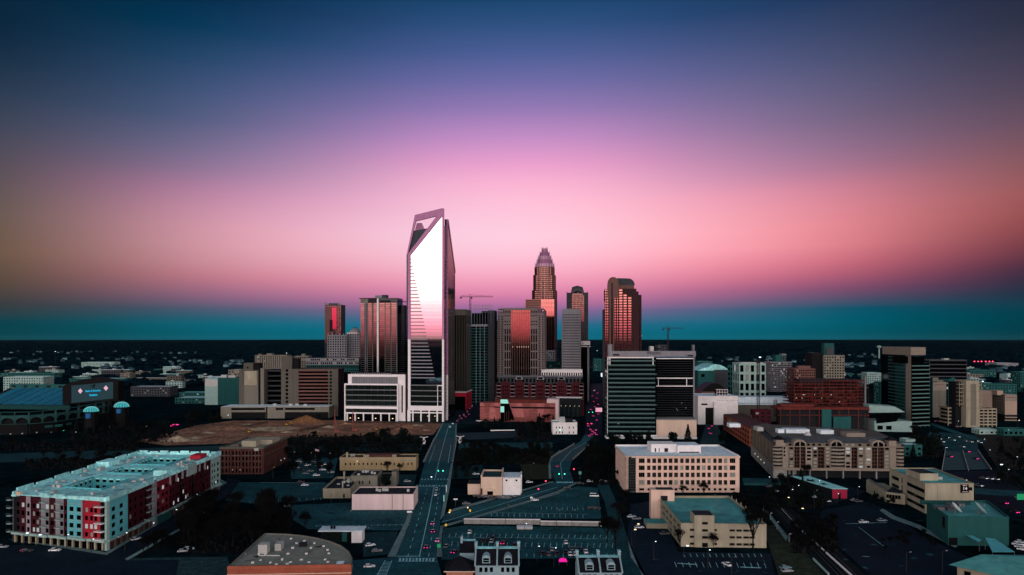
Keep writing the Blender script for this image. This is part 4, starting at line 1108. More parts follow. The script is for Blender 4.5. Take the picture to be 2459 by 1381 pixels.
# ------------------------------------------------------------------ stadium
def stadium():
    T = thing('stadium', 'football stadium with blue seating and an arched outer wall at the far left', 'stadium', (*P(60, 760), 0))
    stc = mat('stadium concrete', (.02, .068, .066), var=.2)
    pl = [P(-160, 690), P(0, 688), P(70, 692), P(135, 712), P(190, 745), P(250, 800), P(300, 860)]
    ys_top = 1000
    fcs = [Fc(pl[i], pl[i + 1]) for i in range(len(pl) - 1)]
    archs = 0
    for fc in fcs:
        n = max(2, round(fc.L / 17)); w = fc.L / n
        for k in range(n):
            a0, a1 = k * w, (k + 1) * w
            pts = [(a0, 22), (a0, 4)]
            pts = [(a0 + .6, 10)] + [(a0 + w / 2 - (w / 2 - .6) * cos(pi * i / 10), 11.5 + 4.6 * sin(pi * i / 10)) for i in range(11)] + [(a1 - .6, 10), (a1, 10), (a1, 18.4), (a0, 18.4), (a0, 10)]
            fc.poly('arch_bay', stc, T, pts, 0, 2)
            fc.bar('pier', stc, T, a0 - .3, a0 + .3, 0, 21.5, -.4, 1.6)
        fc.bar('dark_concourse', blackm, T, 0, fc.L, 0, 17.8, 2.6, 3.2)
        fc.bar('base_wall', blackm, T, 0, fc.L, 0, 10, -3.2, -.7)
        fc.bar('ledge', stc, T, 0, fc.L, 10, 10.4, -3.4, -.6)
        fc.bar('upper_ledge', stc, T, 0, fc.L, 21.5, 22.0, -.5, 2)
    # far stand seating seen over the near wall
    seat = mat('blue stadium seats', (0.012, 0.12, 0.20), .8, var=.2, fine=.5)
    ya, yb = 967, 936
    fs_ = Fc(P(-40, 905), P(163, 890))
    for k in range(8):
        a0, a1 = fs_.L * k / 8, fs_.L * (k + 1) / 8
        zl, zh, dep = 10, 28, 40
        mk('seating_section', [fs_.pt(a0 + .7 - 6, zl, 0), fs_.pt(a1 - .7 - 6, zl, 0), fs_.pt(a1 - .7 + 8, zh, dep), fs_.pt(a0 + .7 + 8, zh, dep)], [(0, 1, 2, 3)], seat, T)
    mk('stand_slab', [fs_.pt(-10, 9.6, -.5), fs_.pt(fs_.L, 9.6, -.5), fs_.pt(fs_.L + 10, 27.6, 40), fs_.pt(0, 27.6, 40)], [(0, 1, 2, 3)], charcoal, T)
    fs_.bar('stand_front', tealdk, T, -10, fs_.L + 4, 4, 9.5, -2, 0)
    fs_.bar('upper_concourse', tealg, T, 0, fs_.L + 12, 28, 33, 40.5, 46)
    for k in range(7): fs_.bar('concourse_opening', blackm, T, fs_.L * k / 7 + 4, fs_.L * k / 7 + 9, 29, 31.5, 40.2, 40.6)
    for x, y, e in ((2, 1043, e_win), (29, 1042, e_win), (57, 1041, e_win), (83, 1039, e_win), (118, 1039, e_win), (144, 1036, e_green), (169, 1033, e_green)):
        fc = fcs[1] if x < 70 else (fcs[2] if x < 135 else fcs[3])
        a = fc.s(x); fc.bar('gate_lamp', e, T, a, a + .8, fc.z(y, a), fc.z(y, a) + .8, -3.8, -3.4)
    for x in (104, 128, 152, 176):
        fc = fcs[2] if x < 135 else fcs[3]
        a = fc.s(x); fc.bar('banner', tealg, T, a, a + 7, 5, 7.2, -3.6, -3.3)
stadium()
poly = [P(160, 800), P(280, 850), P(283, 862), P(164, 812)]
fc = Fc(P(168, 812), P(278, 795)); T = thing('scoreboard', 'black stadium scoreboard with pink logos and blue lettering on its screen', 'scoreboard', (*P(168, 812), 0))
s, z = fc.s, fc.z
fc.poly('housing', blackm, T, [(s(150), z(972)), (s(284), z(962, s(284))), (s(284), z(915, s(284))), (s(276), z(914, s(276))), (s(232), z(905, s(232))), (s(171), z(918)), (s(150), z(928))], 0, 8)
fc.poly('screen', e_scr, T, [(s(172), z(968)), (s(272), z(957, s(272))), (s(272), z(917, s(272))), (s(172), z(926))], -.3, -.05)
o = text('Bank of America', 3.15, fc, s(224), z(938.5, s(224)), -.45, e_blue, T, off=.05)
o.rotation_euler = (pi / 2, -.07, fc.rz)
o = text('Stadium', 3.5, fc, s(225), z(948.5, s(224)), -.45, e_blue, T, off=.05)
o.rotation_euler = (pi / 2, -.07, fc.rz)
for x, y in ((193.5, 939), (255, 932)):
    a, zz = s(x), z(y, s(x))
    fc.poly('screen_logo', e_logo, T, [(a - 3.2, zz), (a, zz - 3), (a + 3.2, zz), (a, zz + 3)], -.5, -.31)
for x in (186, 262): fc.bar('support', blackm, T, s(x) - 2, s(x) + 2, 0, z(960), 2, 6)
b = MB(); b.tube(fc.pt(s(226), z(930), -2), fc.pt(s(231), z(912, s(231)), 3), .7, .5, 6); b.tube(fc.pt(s(221), z(926), -2), fc.pt(s(229), z(922), -1), .4, .4, 5); b.build('camera_boom', blackm, T)
for (x, y, lab) in ((219, 988, 'lower lit turquoise ribbed dome on a dark stadium gate tower'), (292, 977, 'lit turquoise ribbed dome nearer the parking, on the farther gate tower')):
    Y = 700 if x < 250 else 745
    c = P(x, Y); zb = Zt(y, Y); T = thing('gate_tower', lab, 'tower', (*c, 0))
    R = 16 * Y / F
    n, mrow = 16, 5
    v, f = [], []
    for j in range(mrow + 1):
        t = pi / 2 * j / mrow
        for i in range(n):
            a = 2 * pi * i / n; v.append((c[0] + R * cos(t) * cos(a), c[1] + R * cos(t) * sin(a), zb + R * .72 * sin(t)))
    for j in range(mrow):
        for i in range(n): f.append((j * n + i, j * n + (i + 1) % n, (j + 1) * n + (i + 1) % n, (j + 1) * n + i))
    mk('dome', v, f, e_dome, T)
    b = MB()
    for i in range(0, n):
        a = 2 * pi * i / n
        for j in range(mrow):
            t0, t1 = pi / 2 * j / mrow, pi / 2 * (j + 1) / mrow; rr = R * 1.02
            b.tube((c[0] + rr * cos(t0) * cos(a), c[1] + rr * cos(t0) * sin(a), zb + rr * .72 * sin(t0)), (c[0] + rr * cos(t1) * cos(a), c[1] + rr * cos(t1) * sin(a), zb + rr * .72 * sin(t1)), .22, .22, 4)
    b.build('dome_ribs', e_domew, T, 'stuff')
    b = MB(); b.tube((c[0], c[1], 0), (c[0], c[1], zb), R * .92, R * .92, 12); b.build('shaft', blackm, T)
    b = MB(); b.tube((c[0] + 1, c[1] - R, zb - 6), (c[0] + 1, c[1] - R, zb - 1.5), 2.2, 2.2, 6); b.build('lit_niche', mat('blue niche', (.02, .1, .25), emit=(0.0, .16, .4), es=.15), T)

# ------------------------------------------------------------------ right of the hotel
plain_tower('white_frame_office', 'white framed office cube with large square windows right of the hotel', 1775, 930, 1839, 34, 872, paleT, gl_blk, pw=7.6, ph=11.5, fw=.62, fh=.72, th=-.05, cat='building', cap=[(1783, 1836, 870.5, 6, 20, unitm)])
poly = quad(1747, 990, 1776, 30, -.35); f0, f1, f2, f3 = faces(poly)
T = bld('grey_office_wing', 'grey green gridded wing joined to the white framed office cube', poly)
gridblock(T, poly, 0, f0.z(878), tealg, gl_blk, pw=4, ph=7, fw=.6, fh=.6, roof=roofD)
# arena with the curved roof
def vault_block(label, xa, Ya, xb, D, ywall, ytop, m, rm, name='vaulted_hall'):
    poly = quad(xa, Ya, xb, D, 0.0); f = faces(poly); T = bld(name, label, poly)
    prism('hall', poly, 0, f[0].z(ywall), m, T)
    n = 12; z0, z1 = f[0].z(ywall), f[0].z(ytop)
    f[0].poly('vault_roof', rm, T, [(f[0].L * (i / n), z0 + (z1 - z0) * sin(pi * i / n) + .02) for i in range(n + 1)], -.8, D + .8)
    f[0].bar('hall_opening', gl_blk, T, f[0].L * .2, f[0].L * .4, z0 - 9, z0 - 5, -.1, .3)
    return T
vault_block('teal hall with a pale curved roof just right of the hotel', 1676, 1000, 1716, 50, 890, 883, tealg, roofT)
vault_block('dark hall with a pale barrel roof behind the grey office wing', 1690, 1060, 1750, 60, 888, 875, greyd, roofT)
vault_block('low hall with a black shell roof in front of the grey office wing', 1684, 905, 1748, 30, 940, 920, rose, blackm)
poly = quad(1676, 770, 1772, 40, -.02); f0, f1, f2, f3 = faces(poly)
T = bld('convention_wing', 'white convention building with small square openings right of the hotel', poly)
s, z = f0.s, f0.z
cols = [(s(1684), s(1699))]; rows = [(z(973), z(969))]
gridwall(f0, 0, z(951), cols, rows, white, .6, T, 0, s(1695 + 10)); panes(f0, cols, rows, .6, gl_blk, T, indiv=True)
c2 = [(s(x), s(x + 1.6)) for x in range(1722, 1772, 6)]
gridwall(f0, 0, z(951), c2, [(z(963), z(961.2))], white, .3, T, s(1705), f0.L); panes(f0, c2, [(z(963), z(961.2))], .3, gl_blk, T)
f0.bar('tunnel_mouth', blackm, T, s(1694), s(1713), 0, z(979), -.3, 0)
f0.bar('cheek_wall', white, T, s(1713.5), s(1744), 0, z(965), -3, -.02)
for fc in (f1, f2, f3): gridwall(fc, 0, z(951), [], [], white, 0, T)
prism('roof', inset(poly, .3), z(952), z(951.3), roofW, T)
b = MB()
for k in range(5): b.fbar(f0, s(1723 + k * 6.5), s(1723.8 + k * 6.5), z(951), z(936), 3, 3.4)
for y in (936.5, 943, 950): b.fbar(f0, s(1723), s(1750), z(y), z(y) + .5, 3, 3.4)
b.build('glazed_lantern_frame', white, T); f0.bar('glazed_lantern', gl_teal, T, s(1723), s(1750), z(951), z(937), 3.5, 12)
poly = quad(1744, 800, 1925, 30, -.02); f0, f1, f2, f3 = faces(poly)
T = bld('long_white_hall', 'long low hall with a pale blue roof behind the building site', poly)
s, z = f0.s, f0.z
prism('hall', poly, 0, z(972), tan_, T); prism('roof', inset(poly, -.6), z(972), z(969), roofW, T)
prism('upper_roof', [f0.pt(s(1775), 0, 8)[:2], f0.pt(s(1900), 0, 8)[:2], f0.pt(s(1900), 0, 30)[:2], f0.pt(s(1775), 0, 30)[:2]], z(969) + .05, z(955), roofW, T)
for k in range(6): f0.bar('clerestory', gl_blk, T, s(1776 + k * 20), s(1792 + k * 20), z(972), z(968.8), 7.6, 7.99)

plain_tower('ribbed_apartment_tower', 'dark apartment tower with pale vertical ribs and a stepped penthouse', 1850, 1250, 1902, 30, 869, greyst, gl_blk, pw=2.6, ph=3.4, fw=.72, fh=.7, th=.03, cap=[(1866, 1892, 853, 6, 20, tealg), (1880, 1892, 850, 6, 16, greyst)])
plain_tower('brown_mid_block', 'brown mid rise block behind the building site', 1908, 1100, 1958, 30, 885, rose, gl_blk, ph=4, th=0.0, cat='building', roof=roofD, cap=[(1920, 1950, 879, 5, 15, rose)])
T, f = plain_tower('square_window_tower', 'pale tower of small square windows with a raised plant room above the building site', 1978, 1150, 2028, 30, 853, tan2, gl_blk, pw=4.2, ph=4.4, fw=.55, fh=.5, th=0.0, cap=[(1990, 2008, 835, 8, 22, greyd), (1986, 2010, 824, 10, 20, tealg)])
f[0].bar('dark_flank', blackm, T, -18, -.3, 0, f[0].z(848), 4, 30)
# building site
poly = quad(1906, 742, 2080, 34, -.03); f0, f1, f2, f3 = faces(poly)
T = bld('scaffolded_building', 'unfinished rust red building wrapped in scaffolding with open floors', poly)
s, z = f0.s, f0.z
for k in range(11):
    y = 990 - k * 7.6
    a0 = 0 if k < 10 else s(1990)
    zz = z(y)
    prism('floor_slab', [f0.pt(a0, 0)[:2], poly[1], poly[2], f0.pt(a0, 0, 34)[:2]], zz - .5, zz, rust, T)
prism('core_wall', inset(poly, 9), 0, z(912), charcoal, T)
for k in range(11):
    a = 1 + (f0.L - 2) * k / 10; f0.bar('column', rust, T, a - .35, a + .35, 0, z(914), 0.6, 1.3)
    f0.bar('scaffold_post', rust, T, a + 2.6, a + 2.8, 0, z(909), -1.8, -1.6)
for k in range(10): f0.bar('scaffold_deck', rust, T, 0, f0.L, z(988 - k * 7.6) + 1.6, z(988 - k * 7.6) + 1.85, -1.9, -.4)
for k in range(70):
    r = RN.randrange(9); a = RN.uniform(2, f0.L - 10); w = RN.uniform(1.5, 6)
    f0.bar('wall_panel', RN.choice((rust, rust, brick3, charcoal)), T, a, a + w, z(988 - r * 7.6), z(988 - r * 7.6) + 2.6, .2 + r * .003 + k * .004, .55 + k * .004)
for x, y in ((1912, 949), (1921, 949), (1929, 949), (1933, 949), (1957, 949), (1975, 950), (1996, 949), (2003, 950), (2010, 949), (1912, 957), (1926, 957), (1974, 957), (1998, 965), (2016, 966), (1957, 934), (1996, 933)):
    f0.bar('work_light', e_winw, T, s(x), s(x + 3), z(y), z(y - 1.5), 1.5, 1.8)
f0.bar('hoist_mast', steel, T, s(2072), s(2076), 0, z(902), -4, -2)
poly = quad(1868, 706, 2088, 20, -.02); f0, f1, f2, f3 = faces(poly)
T = bld('site_podium', 'rust red steel podium of the building site with open bays', poly)
s, z = f0.s, f0.z
prism('slab', poly, z(984), z(978), rust, T); prism('back_wall', inset(poly, 4), 0, z(984), charcoal, T)
for k in range(10): f0.bar('column', rust, T, s(1873 + k * 23.5), s(1874.5 + k * 23.5), 0, z(984), 0, .8)
f0.bar('mid_beam', rust, T, 0, f0.L, z(998), z(996.5), 0, .6)
f0.bar('infill_panel', tealg, T, s(1973), s(1996), 0, z(983), -.5, -.02); f0.bar('infill_panel', tealg, T, s(2001), s(2043), 0, z(1000), -.5, -.02)
f0.bar('roof_mess', rust, T, s(1880), s(1960), z(978), z(972), 6, 16)
crane_m = mat('site mast steel', (0.02, 0.022, 0.025), .6, var=.1)
def lattice(x, Y, y0, y1, w, name, label, cat):
    fx = Fc(P(x, Y), P(x + 100, Y)); T = thing(name, label, cat, (*P(x, Y), 0)); zb, zt2 = Zt(y0, Y), Zt(y1, Y)
    b = MB()
    for a in (-w, w):
        for d in (-w, w): b.fbar(fx, a - .18, a + .18, zb, zt2, d - .18, d + .18)
    b.build('mast_leg', crane_m, T)
    b = MB(); n = int((zt2 - zb) / (2 * w)) + 1
    for k in range(n):
        za, zc = zb + (zt2 - zb) * k / n, zb + (zt2 - zb) * (k + 1) / n
        b.tube(fx.pt(-w, za, -w), fx.pt(w, zc, -w), .12, .12, 4); b.tube(fx.pt(w, za, w), fx.pt(-w, zc, w), .12, .12, 4); b.fbar(fx, -w, w, zc - .1, zc + .1, -w - .1, -w + .1)
    b.build('bracing', crane_m, T)
    return T, fx
T, fx = lattice(1821, 720, 985, 862, 1.1, 'site_crane_mast', 'dark lattice crane mast in front of the white framed office cube', 'crane')
fx.bar('mast_head', crane_m, T, -1.6, 1.6, Zt(872, 720), Zt(868, 720), -1.6, 1.6); fx.bar('top_lamp', e_white, T, 1.6, 2.6, Zt(859, 720), Zt(857, 720), -.4, .4)
lattice(1862, 735, 1000, 960, 1.2, 'site_crane_mast', 'short black crane mast left of the scaffolded building', 'crane')
plain_tower('red_site_cabin', 'small dark red cabin block beside the pale convention hall', 1812, 690, 1852, 12, 985, redd, blackm, pw=5, ph=4, cat='building', th=0.0, roof=redd)

# T-shaped office tower
poly = quad(2118, 760, 2160, 28, .12); f0, f1, f2, f3 = faces(poly)
T = bld('capped_office_tower', 'tall office tower with a broad stone cap and a pale stone spine at right', poly, 'tower')
s, z = f0.s, f0.z
fa = Fc(P(2116, 815), P(2174, 752)); fb = Fc(P(2175, 752), P(2188, 740)); fcx = Fc(P(2189, 742), P(2231, 748))
prism('left_body', [fa.p0, fa.p1, add(fa.p1, (26, 30)), add(fa.p0, (26, 30))], 0, Zt(850, 780), gl_blk, T)
for k in range(19):
    y = 1005 - k * 8.1; zz = Zt(y, 760)
    fa.bar('floor_band', tealg, T, fa.L * .32, fa.L, zz, zz + 1.1, -.5, 0)
    fa.bar('mullion_band', tealg, T, fa.L * .62, fa.L, zz + 1.15, zz + 1.5, -.7, -.1)
for k in range(5): fa.bar('mullion', tealg, T, fa.L * (.64 + k * .08), fa.L * (.64 + k * .08) + .35, 0, Zt(855, 760), -.45, -.02)
prism('stone_spine', [fb.p0, fb.p1, add(fb.p1, (6, 26)), add(fb.p0, (6, 26))], 0, Zt(836, 745), buffl, T)
prism('right_body', [fcx.p0, fcx.p1, add(fcx.p1, (8, 28)), add(fcx.p0, (8, 28))], 0, fcx.z(872), gl_blk, T)
for k in range(16):
    y = 1024 - k * 9.6; fcx.bar('floor_band', mp, T, 0, fcx.L + .4, fcx.z(y), fcx.z(y - 2.6), -.6, 0)
prism('upper_body', [fcx.pt(.2, 0, 2)[:2], fcx.pt(fcx.L * .82, 0, 2)[:2], fcx.pt(fcx.L * .82, 0, 26)[:2], fcx.pt(.2, 0, 26)[:2]], fcx.z(873), fcx.z(856), gl_blk, T)
capp = [P(2119, 800), P(2187, 738), P(2223, 746), (P(2223, 746)[0] + 8, 776), (P(2119, 800)[0] + 14, 826)]
prism('stone_cap', capp, Zt(852, 760), Zt(834, 745), buffl, T)
for k in range(5): fcx.bar('base_column', tealg, T, fcx.L * k / 4 - .4, fcx.L * k / 4 + .4, 0, fcx.z(1024), -.5, .3)
f9 = Fc(P(2100, 712), P(2190, 706))
T = bld('white_angular_base', 'white angular low building with dark windows at the foot of the capped tower', [f9.p0], 'building')
prism('body', [f9.p0, f9.p1, add(f9.p1, (0, 24)), add(f9.p0, (0, 24))], 0, Zt(1012, 706), paleT, T)
f9.poly('slanted_glass', gl_blk, T, [(f9.s(2104), Zt(1018, 708)), (f9.s(2152), Zt(1012, 708)), (f9.s(2166), Zt(991, 708)), (f9.s(2104), Zt(994, 708))], -.6, .6)
f9.poly('white_wedge', paleT, T, [(f9.s(2088), Zt(993, 708)), (f9.s(2175), Zt(990, 708)), (f9.s(2150), Zt(977, 708)), (f9.s(2088), Zt(974, 708))], 1, 20)
for x in (2107, 2128): f9.bar('window', gl_blk, T, f9.s(x), f9.s(x + 13), 2, Zt(1023, 708), -.15, .2)

plain_tower('dark_long_office', 'dark long office block of thin pale lines behind the tan hotels', 2232, 1150, 2322, 40, 864, greyd, gl_blk, pw=90, ph=6.6, fw=.98, fh=.75, th=-.12, cat='building', cap=[(2275, 2286, 861, 10, 20, unitm)])
poly = quad(2240, 840, 2272, 30, .05); f0, f1, f2, f3 = faces(poly)
T = bld('tan_sign_hotel', 'blank ended tan hotel slab with faint red lettering right of the capped tower', poly, 'hotel')
s, z = f0.s, f0.z
prism('slab', poly, 0, z(917), tan2, T); f0.bar('upper_panel', buffl, T, .3, f0.L - .2, z(938), z(918), -.2, 0)
f0.bar('stepped_top', tan2, T, .5, s(2254), z(917), z(907), .5, 18); f0.bar('stepped_top', tan2, T, s(2254.3), s(2266), z(917), z(913), .5, 18)
f0.bar('roof_slot', blackm, T, s(2240), s(2250), z(918), z(916.3), -.3, -.18)
text('Hilton Garden Inn', 1.75, f0, s(2256.5), z(924), -.26, mat('dull red lettering', (.16, .035, .04), var=.1), T)
f3.bar('green_flank', tealg, T, 0, f3.L, 0, z(908), -.3, -.02)
poly = quad(2277, 900, 2320, 26, .02); f0, f1, f2, f3 = faces(poly)
T = bld('dark_balcony_hotel', 'dark hotel of open balconies with a small domed roof between two tan towers', poly, 'hotel')
gridblock(T, poly, 0, f0.z(913), tealg, gl_blk, pw=4, ph=3.6, fw=.75, fh=.75, roof=roofD, lit=.02)
b = MB(); c = f0.pt(f0.s(2297), 0, 8); b.tube((c[0], c[1], f0.z(913)), (c[0], c[1], f0.z(907)), 4.5, 1.5, 10); b.build('roof_dome', tealg, T)
f0.bar('pale_top', tealg, T, f0.s(2277), f0.s(2319), f0.z(920), f0.z(912), -.4, 6)
poly = quad(2320, 745, 2352, 20, .0); f0, f1, f2, f3 = faces(poly)
T = bld('tan_stair_tower', 'tall blank tan stair tower standing on a parking deck at right', poly, 'tower')
s, z = f0.s, f0.z
prism('shaft', poly, 0, z(914), sand, T); f0.bar('inset_panel', tan2, T, s(2331), s(2344), 2, z(922), -.3, -.02)
for y in (940, 961, 980): f0.bar('joint', tan_, T, 0, f0.L, z(y), z(y) + .2, -.36, -.31)
for k in range(6):
    y = 972 - k * 9.5
    f0.bar('balcony', sand, T, s(2353), s(2360), z(y), z(y - 1.5), 2, 8); f0.bar('balcony', sand, T, s(2308), s(2319), z(y), z(y - 1.5), 2, 8)
f0.bar('flank', charcoal, T, s(2306), s(2319.5), 0, z(918), 8, 20); f0.bar('flank', charcoal, T, s(2352.5), s(2360), 0, z(922), 8, 20)
for x in (2306, 2316, 2359): f0.bar('balcony_pier', sand, T, s(x), s(x) + .5, z(976), z(918), 1.6, 2)
def deckpark(label, xa, Ya, xb, D, ytop, n, m, th=0.0):
    poly = quad(xa, Ya, xb, D, th); f = faces(poly); T = bld('parking_deck', label, poly, 'parking deck')
    zt_ = f[0].z(ytop); hh = zt_ / n
    prism('dark_interior', inset(poly, .8), 0, zt_ - .5, blackm, T)
    for k in range(n): ring('deck_band', poly, hh * (k + 1) - hh * .42, hh * (k + 1), .1, .6, m, T)
    for k in range(5): f[0].bar('column', m, T, f[0].L * k / 4 - .4, f[0].L * k / 4 + .4, 0, zt_, -.16, .3)
deckpark('open parking deck left of the blank tan stair tower', 2277, 760, 2320, 16, 978, 5, sand)
deckpark('open parking deck right of the blank tan stair tower', 2352, 748, 2393, 16, 981, 6, sand)
poly = quad(2413, 800, 2442, 30, -.1); f0, f1, f2, f3 = faces(poly)
T = bld('red_sign_hotel', 'tan hotel slab at the right edge with red lettering near its top', poly, 'hotel')
s, z = f0.s, f0.z
hot = mat('warm tan stucco', (.36, .28, .215), var=.1, streak=1)
prism('slab', poly, z(996), z(948), hot, T); f0.bar('upper_panel', buffl, T, .2, f0.L - .2, z(963), z(949), -.2, 0)
f0.bar('roof_block', hot, T, s(2402), s(2416), z(950), z(939), 6, 20)
text('Hampton Inn', 2.0, f0, f0.L * .52, z(954), -.26, mat('red lettering', (.22, .03, .05), var=.1), T)
gw = Fc(f3.pt(0, 0, -.1)[:2], f3.pt(f3.L, 0, -.1)[:2]); cols, rows = even(0, gw.L, 8, .5), even(z(995), z(950), 8, .5)
gridwall(gw, z(996), z(948), cols, rows, tan_, .3, T); panes(gw, cols, rows, .3, gl_blk, T)
prism('wing', [f0.pt(s(2376), 0, 20)[:2], f0.pt(s(2400), 0, 14)[:2], f0.pt(s(2402), 0, 34)[:2], f0.pt(s(2378), 0, 40)[:2]], 0, z(941), hot, T)
f0.bar('base', charcoal, T, 0, f0.L, 0, z(996), .2, 28); f0.bar('base_rail', hot, T, 0, f0.L, z(1003), z(1001), -.2, .1); f0.bar('base_rail', hot, T, 0, f0.L, z(1010), z(1008), -.2, .1)

# ------------------------------------------------------------------ near buildings
# -- long apartment block with pale green roofs at left
A, B, C, D_ = (-229.6, 324.0), (-178.0, 310.0), (-180.0, 434.0), (-232.0, 437.0)
T = thing('roofline_apartments', 'long apartment block with pale green roofs and red and teal wall sections', 'apartments', (*B, 0))
fF, fS, fBk, fLf = Fc(A, B), Fc(B, C), Fc(C, D_), Fc(D_, A)
ZT, ZB = 23.4, 4.0
fl = 3.62
rows5 = [(ZB + .5 + i * fl + .9, ZB + .5 + i * fl + 2.9) for i in range(5)]
def zone(fc, a, b, m, cols, d=0.0, lit=.05, top=ZT - 1.6, g=None, blind=.1):
    gridwall(fc, ZB + .5, top, cols, rows5, m, .35, T, a, b, name='wall_section', d=d)
    panes(fc, cols, rows5, .35, g or gl_blk, T, indiv=True, lit=lit, litm=e_win, d=d, blind=blind)
def bal(fc, a, b, d=-1.5, m=None):
    for i in range(5):
        z0 = ZB + .5 + i * fl
        fc.bar('balcony_slab', m or paleT, T, a, b, z0 + .1, z0 + .45, d, -.02)
        q = MB()
        q.fbar(fc, a, b, z0 + 1.35, z0 + 1.45, d, d + .08)
        n = max(2, int((b - a) / .8))
        for k in range(n + 1):
            t = a + (b - a) * k / n; q.fbar(fc, t - .04, t + .04, z0 + .45, z0 + 1.36, d, d + .07)
        q.build('balcony_rail', steel, T)
s = fF.s
mv = mat('grey mauve panel', (.26, .23, .25), var=.1)
prism('inner_mass', inset([A, B, C, D_], 1.4), 0.2, ZB + .6, charcoal, T)
zone(fF, 0, s(47), charcoal, [(s(26), s(33)), (s(36), s(43))], d=.8); bal(fF, s(21) + .3, s(31), m=paleT)
zone(fF, s(47), s(64), redd, [(s(51.5), s(58.5))], lit=.2); zone(fF, s(64), s(75), mv, [(s(66), s(72.5))], d=-.3)
zone(fF, s(75), s(97), redd, [(s(78), s(84)), (s(87), s(94))], lit=.15)
zone(fF, s(97), s(118), greyst, [(s(108), s(116))], d=.2); bal(fF, s(101), s(114))
zone(fF, s(118), s(132), redd, [(s(121), s(128.5))], lit=.12)
zone(fF, s(132), s(153), greyst, [(s(143), s(151))], d=.2); bal(fF, s(137), s(150))
zone(fF, s(153), s(163), redd, [(s(155.5), s(161))], lit=.1)
zone(fF, s(163), s(199), tealw, [(s(168), s(178)), (s(185.5), s(196))], d=-.35, lit=0, blind=.0)
for i in range(5): fF.bar('sill', paleT, T, s(166.5), s(197.5), ZB + .5 + i * fl + .55, ZB + .5 + i * fl + .8, -.6, -.36)
fF.bar('pilaster', mv, T, s(198), s(200.5), ZB, ZT - 1.6, -.7, -.2)
zone(fF, s(200), s(241), redp, [(s(204), s(211)), (s(216), s(223)), (s(226), s(233))], lit=.0)
for a_ in (204, 216, 226): fF.bar('lit_window', e_win, T, s(a_), s(a_ + 7), rows5[1][0], rows5[1][1], .1, .22)
zone(fF, s(241), s(253), charcoal, [(s(243), s(247)), (s(248), s(252))], d=.8); bal(fF, s(233), s(253), d=-1.9, m=white)
fF.bar('corner_pier', paleT, T, s(253), fF.L, 0, ZT - 1.6, -.35, 1.2)
for a_, b_, zt_ in ((21, 41, -2.2), (41, 52, 0), (52, 97, -1.0), (97, 118, .3), (118, 132, -.5), (132, 153, .3), (153, 163, -.5), (163, 199, 0), (199, 253, .3), (253, 258.6, .4)):
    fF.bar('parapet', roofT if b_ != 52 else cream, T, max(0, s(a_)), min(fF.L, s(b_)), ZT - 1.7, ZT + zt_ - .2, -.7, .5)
for k in range(10):
    a0, a1 = fF.L * k / 10, fF.L * (k + 1) / 10
    fF.bar('white_band', paleT, T, a0 + .15, a1 - .15, ZB - .3, ZB + .7, -1.0 - (k % 2) * .5, .4)
for k in range(13):
    fF.bar('shop_column', sand, T, fF.L * (k + .3) / 13, fF.L * (k + .3) / 13 + .8, 0, ZB - .3, -.3, .6)
fF.bar('shop_glass', gl_blk, T, 0, fF.L - .2, 0, ZB - .3, 1.0, 1.3)
fS.bar('shop_wall', brick3, T, 0, fS.L, 0, ZB - .3, .5, 1.1)
for k in range(24):
    fS.bar('side_column', tan_, T, fS.L * (k + .2) / 24, fS.L * (k + .2) / 24 + .9, 0, ZB - .3, -.2, .49)
for k in range(18): fS.bar('white_band', paleT, T, fS.L * k / 18 + .2, fS.L * (k + 1) / 18 - .2, ZB - .3, ZB + .6, -.7 - (k % 2) * .6, .3)
zone(fS, 0, 17, tealw, [(3.5, 6.5), (10, 13)], d=0, lit=0, blind=0)
zone(fS, 17, 40, redd, [(19, 21), (23.5, 25.5), (29, 31), (33, 35), (37, 39)], d=.3, lit=.14)
fS.bar('pilaster', greyst, T, 40, 42.5, 0, ZT - .6, -1, .6); bal(fS, 34, 40, d=-1.2)
zone(fS, 42.5, 58, mat('deep red panel', (.14, .012, .022), var=.15), [(45, 47.5), (50, 52.5), (54, 56.5)], lit=.06)
fS.bar('garage_panel', tealg, T, 42.6, 57, 0.1, ZB + .2, -1.4, -.02)
for k in range(7):
    a0 = 58 + k * 7.2
    zone(fS, a0, a0 + 7.2, redd, [(a0 + 1, a0 + 2.8), (a0 + 4.2, a0 + 6)], d=(k % 2) * .9, lit=.08)
    fS.bar('pilaster', mv, T, a0 - .25, a0 + .25, ZT - 6, ZT - .8, -.9, .1)
fS.bar('grey_bay', paleT, T, 78, 90, ZT - 6, ZT, -.6, .4)
zone(fS, 108.4, 109.4, redd, [])
zone(fS, 109.4, fS.L, paleT, [(111, 113), (114.5, 116.5), (119, 122)], d=-.4, lit=0, blind=0)
for a0, a1, zt_ in ((0, 17, .4), (17, 42, -.3), (42, 58, .2), (58, 78, -.2), (90, 109, .1), (109, 124, .9)):
    fS.bar('parapet', roofT, T, a0, min(a1, fS.L), ZT - 1.7, ZT + zt_, -.8, .5)
for fc in (fBk, fLf):
    gridwall(fc, 0, ZT - 1.6, [], [], greyst, 0, T, name='wall_section')
    fc.bar('parapet', roofT, T, 0, fc.L, ZT - 1.75, ZT - .4, -.25, .45)
    for k in range(8):
        fc.bar('parapet', roofT, T, fc.L * k / 8, fc.L * (k + .8) / 8, ZT - 1.7, ZT + .4 + (k % 2) * .4, -.3, .5)
def q(t, r): return tuple((A[i] * (1 - t) + B[i] * t) * (1 - r) + (D_[i] * (1 - t) + C[i] * t) * r for i in (0, 1))
tl, tr = .30, .70; courts = ((.15, .36), (.46, .60), (.68, .88))
zr_ = ZT - 1.65
rr = [(0, tl, 0, 1), (tr, 1, 0, 1)] + [(tl, tr, a, b) for a, b in ((0, .15), (.36, .46), (.60, .68), (.88, 1))]
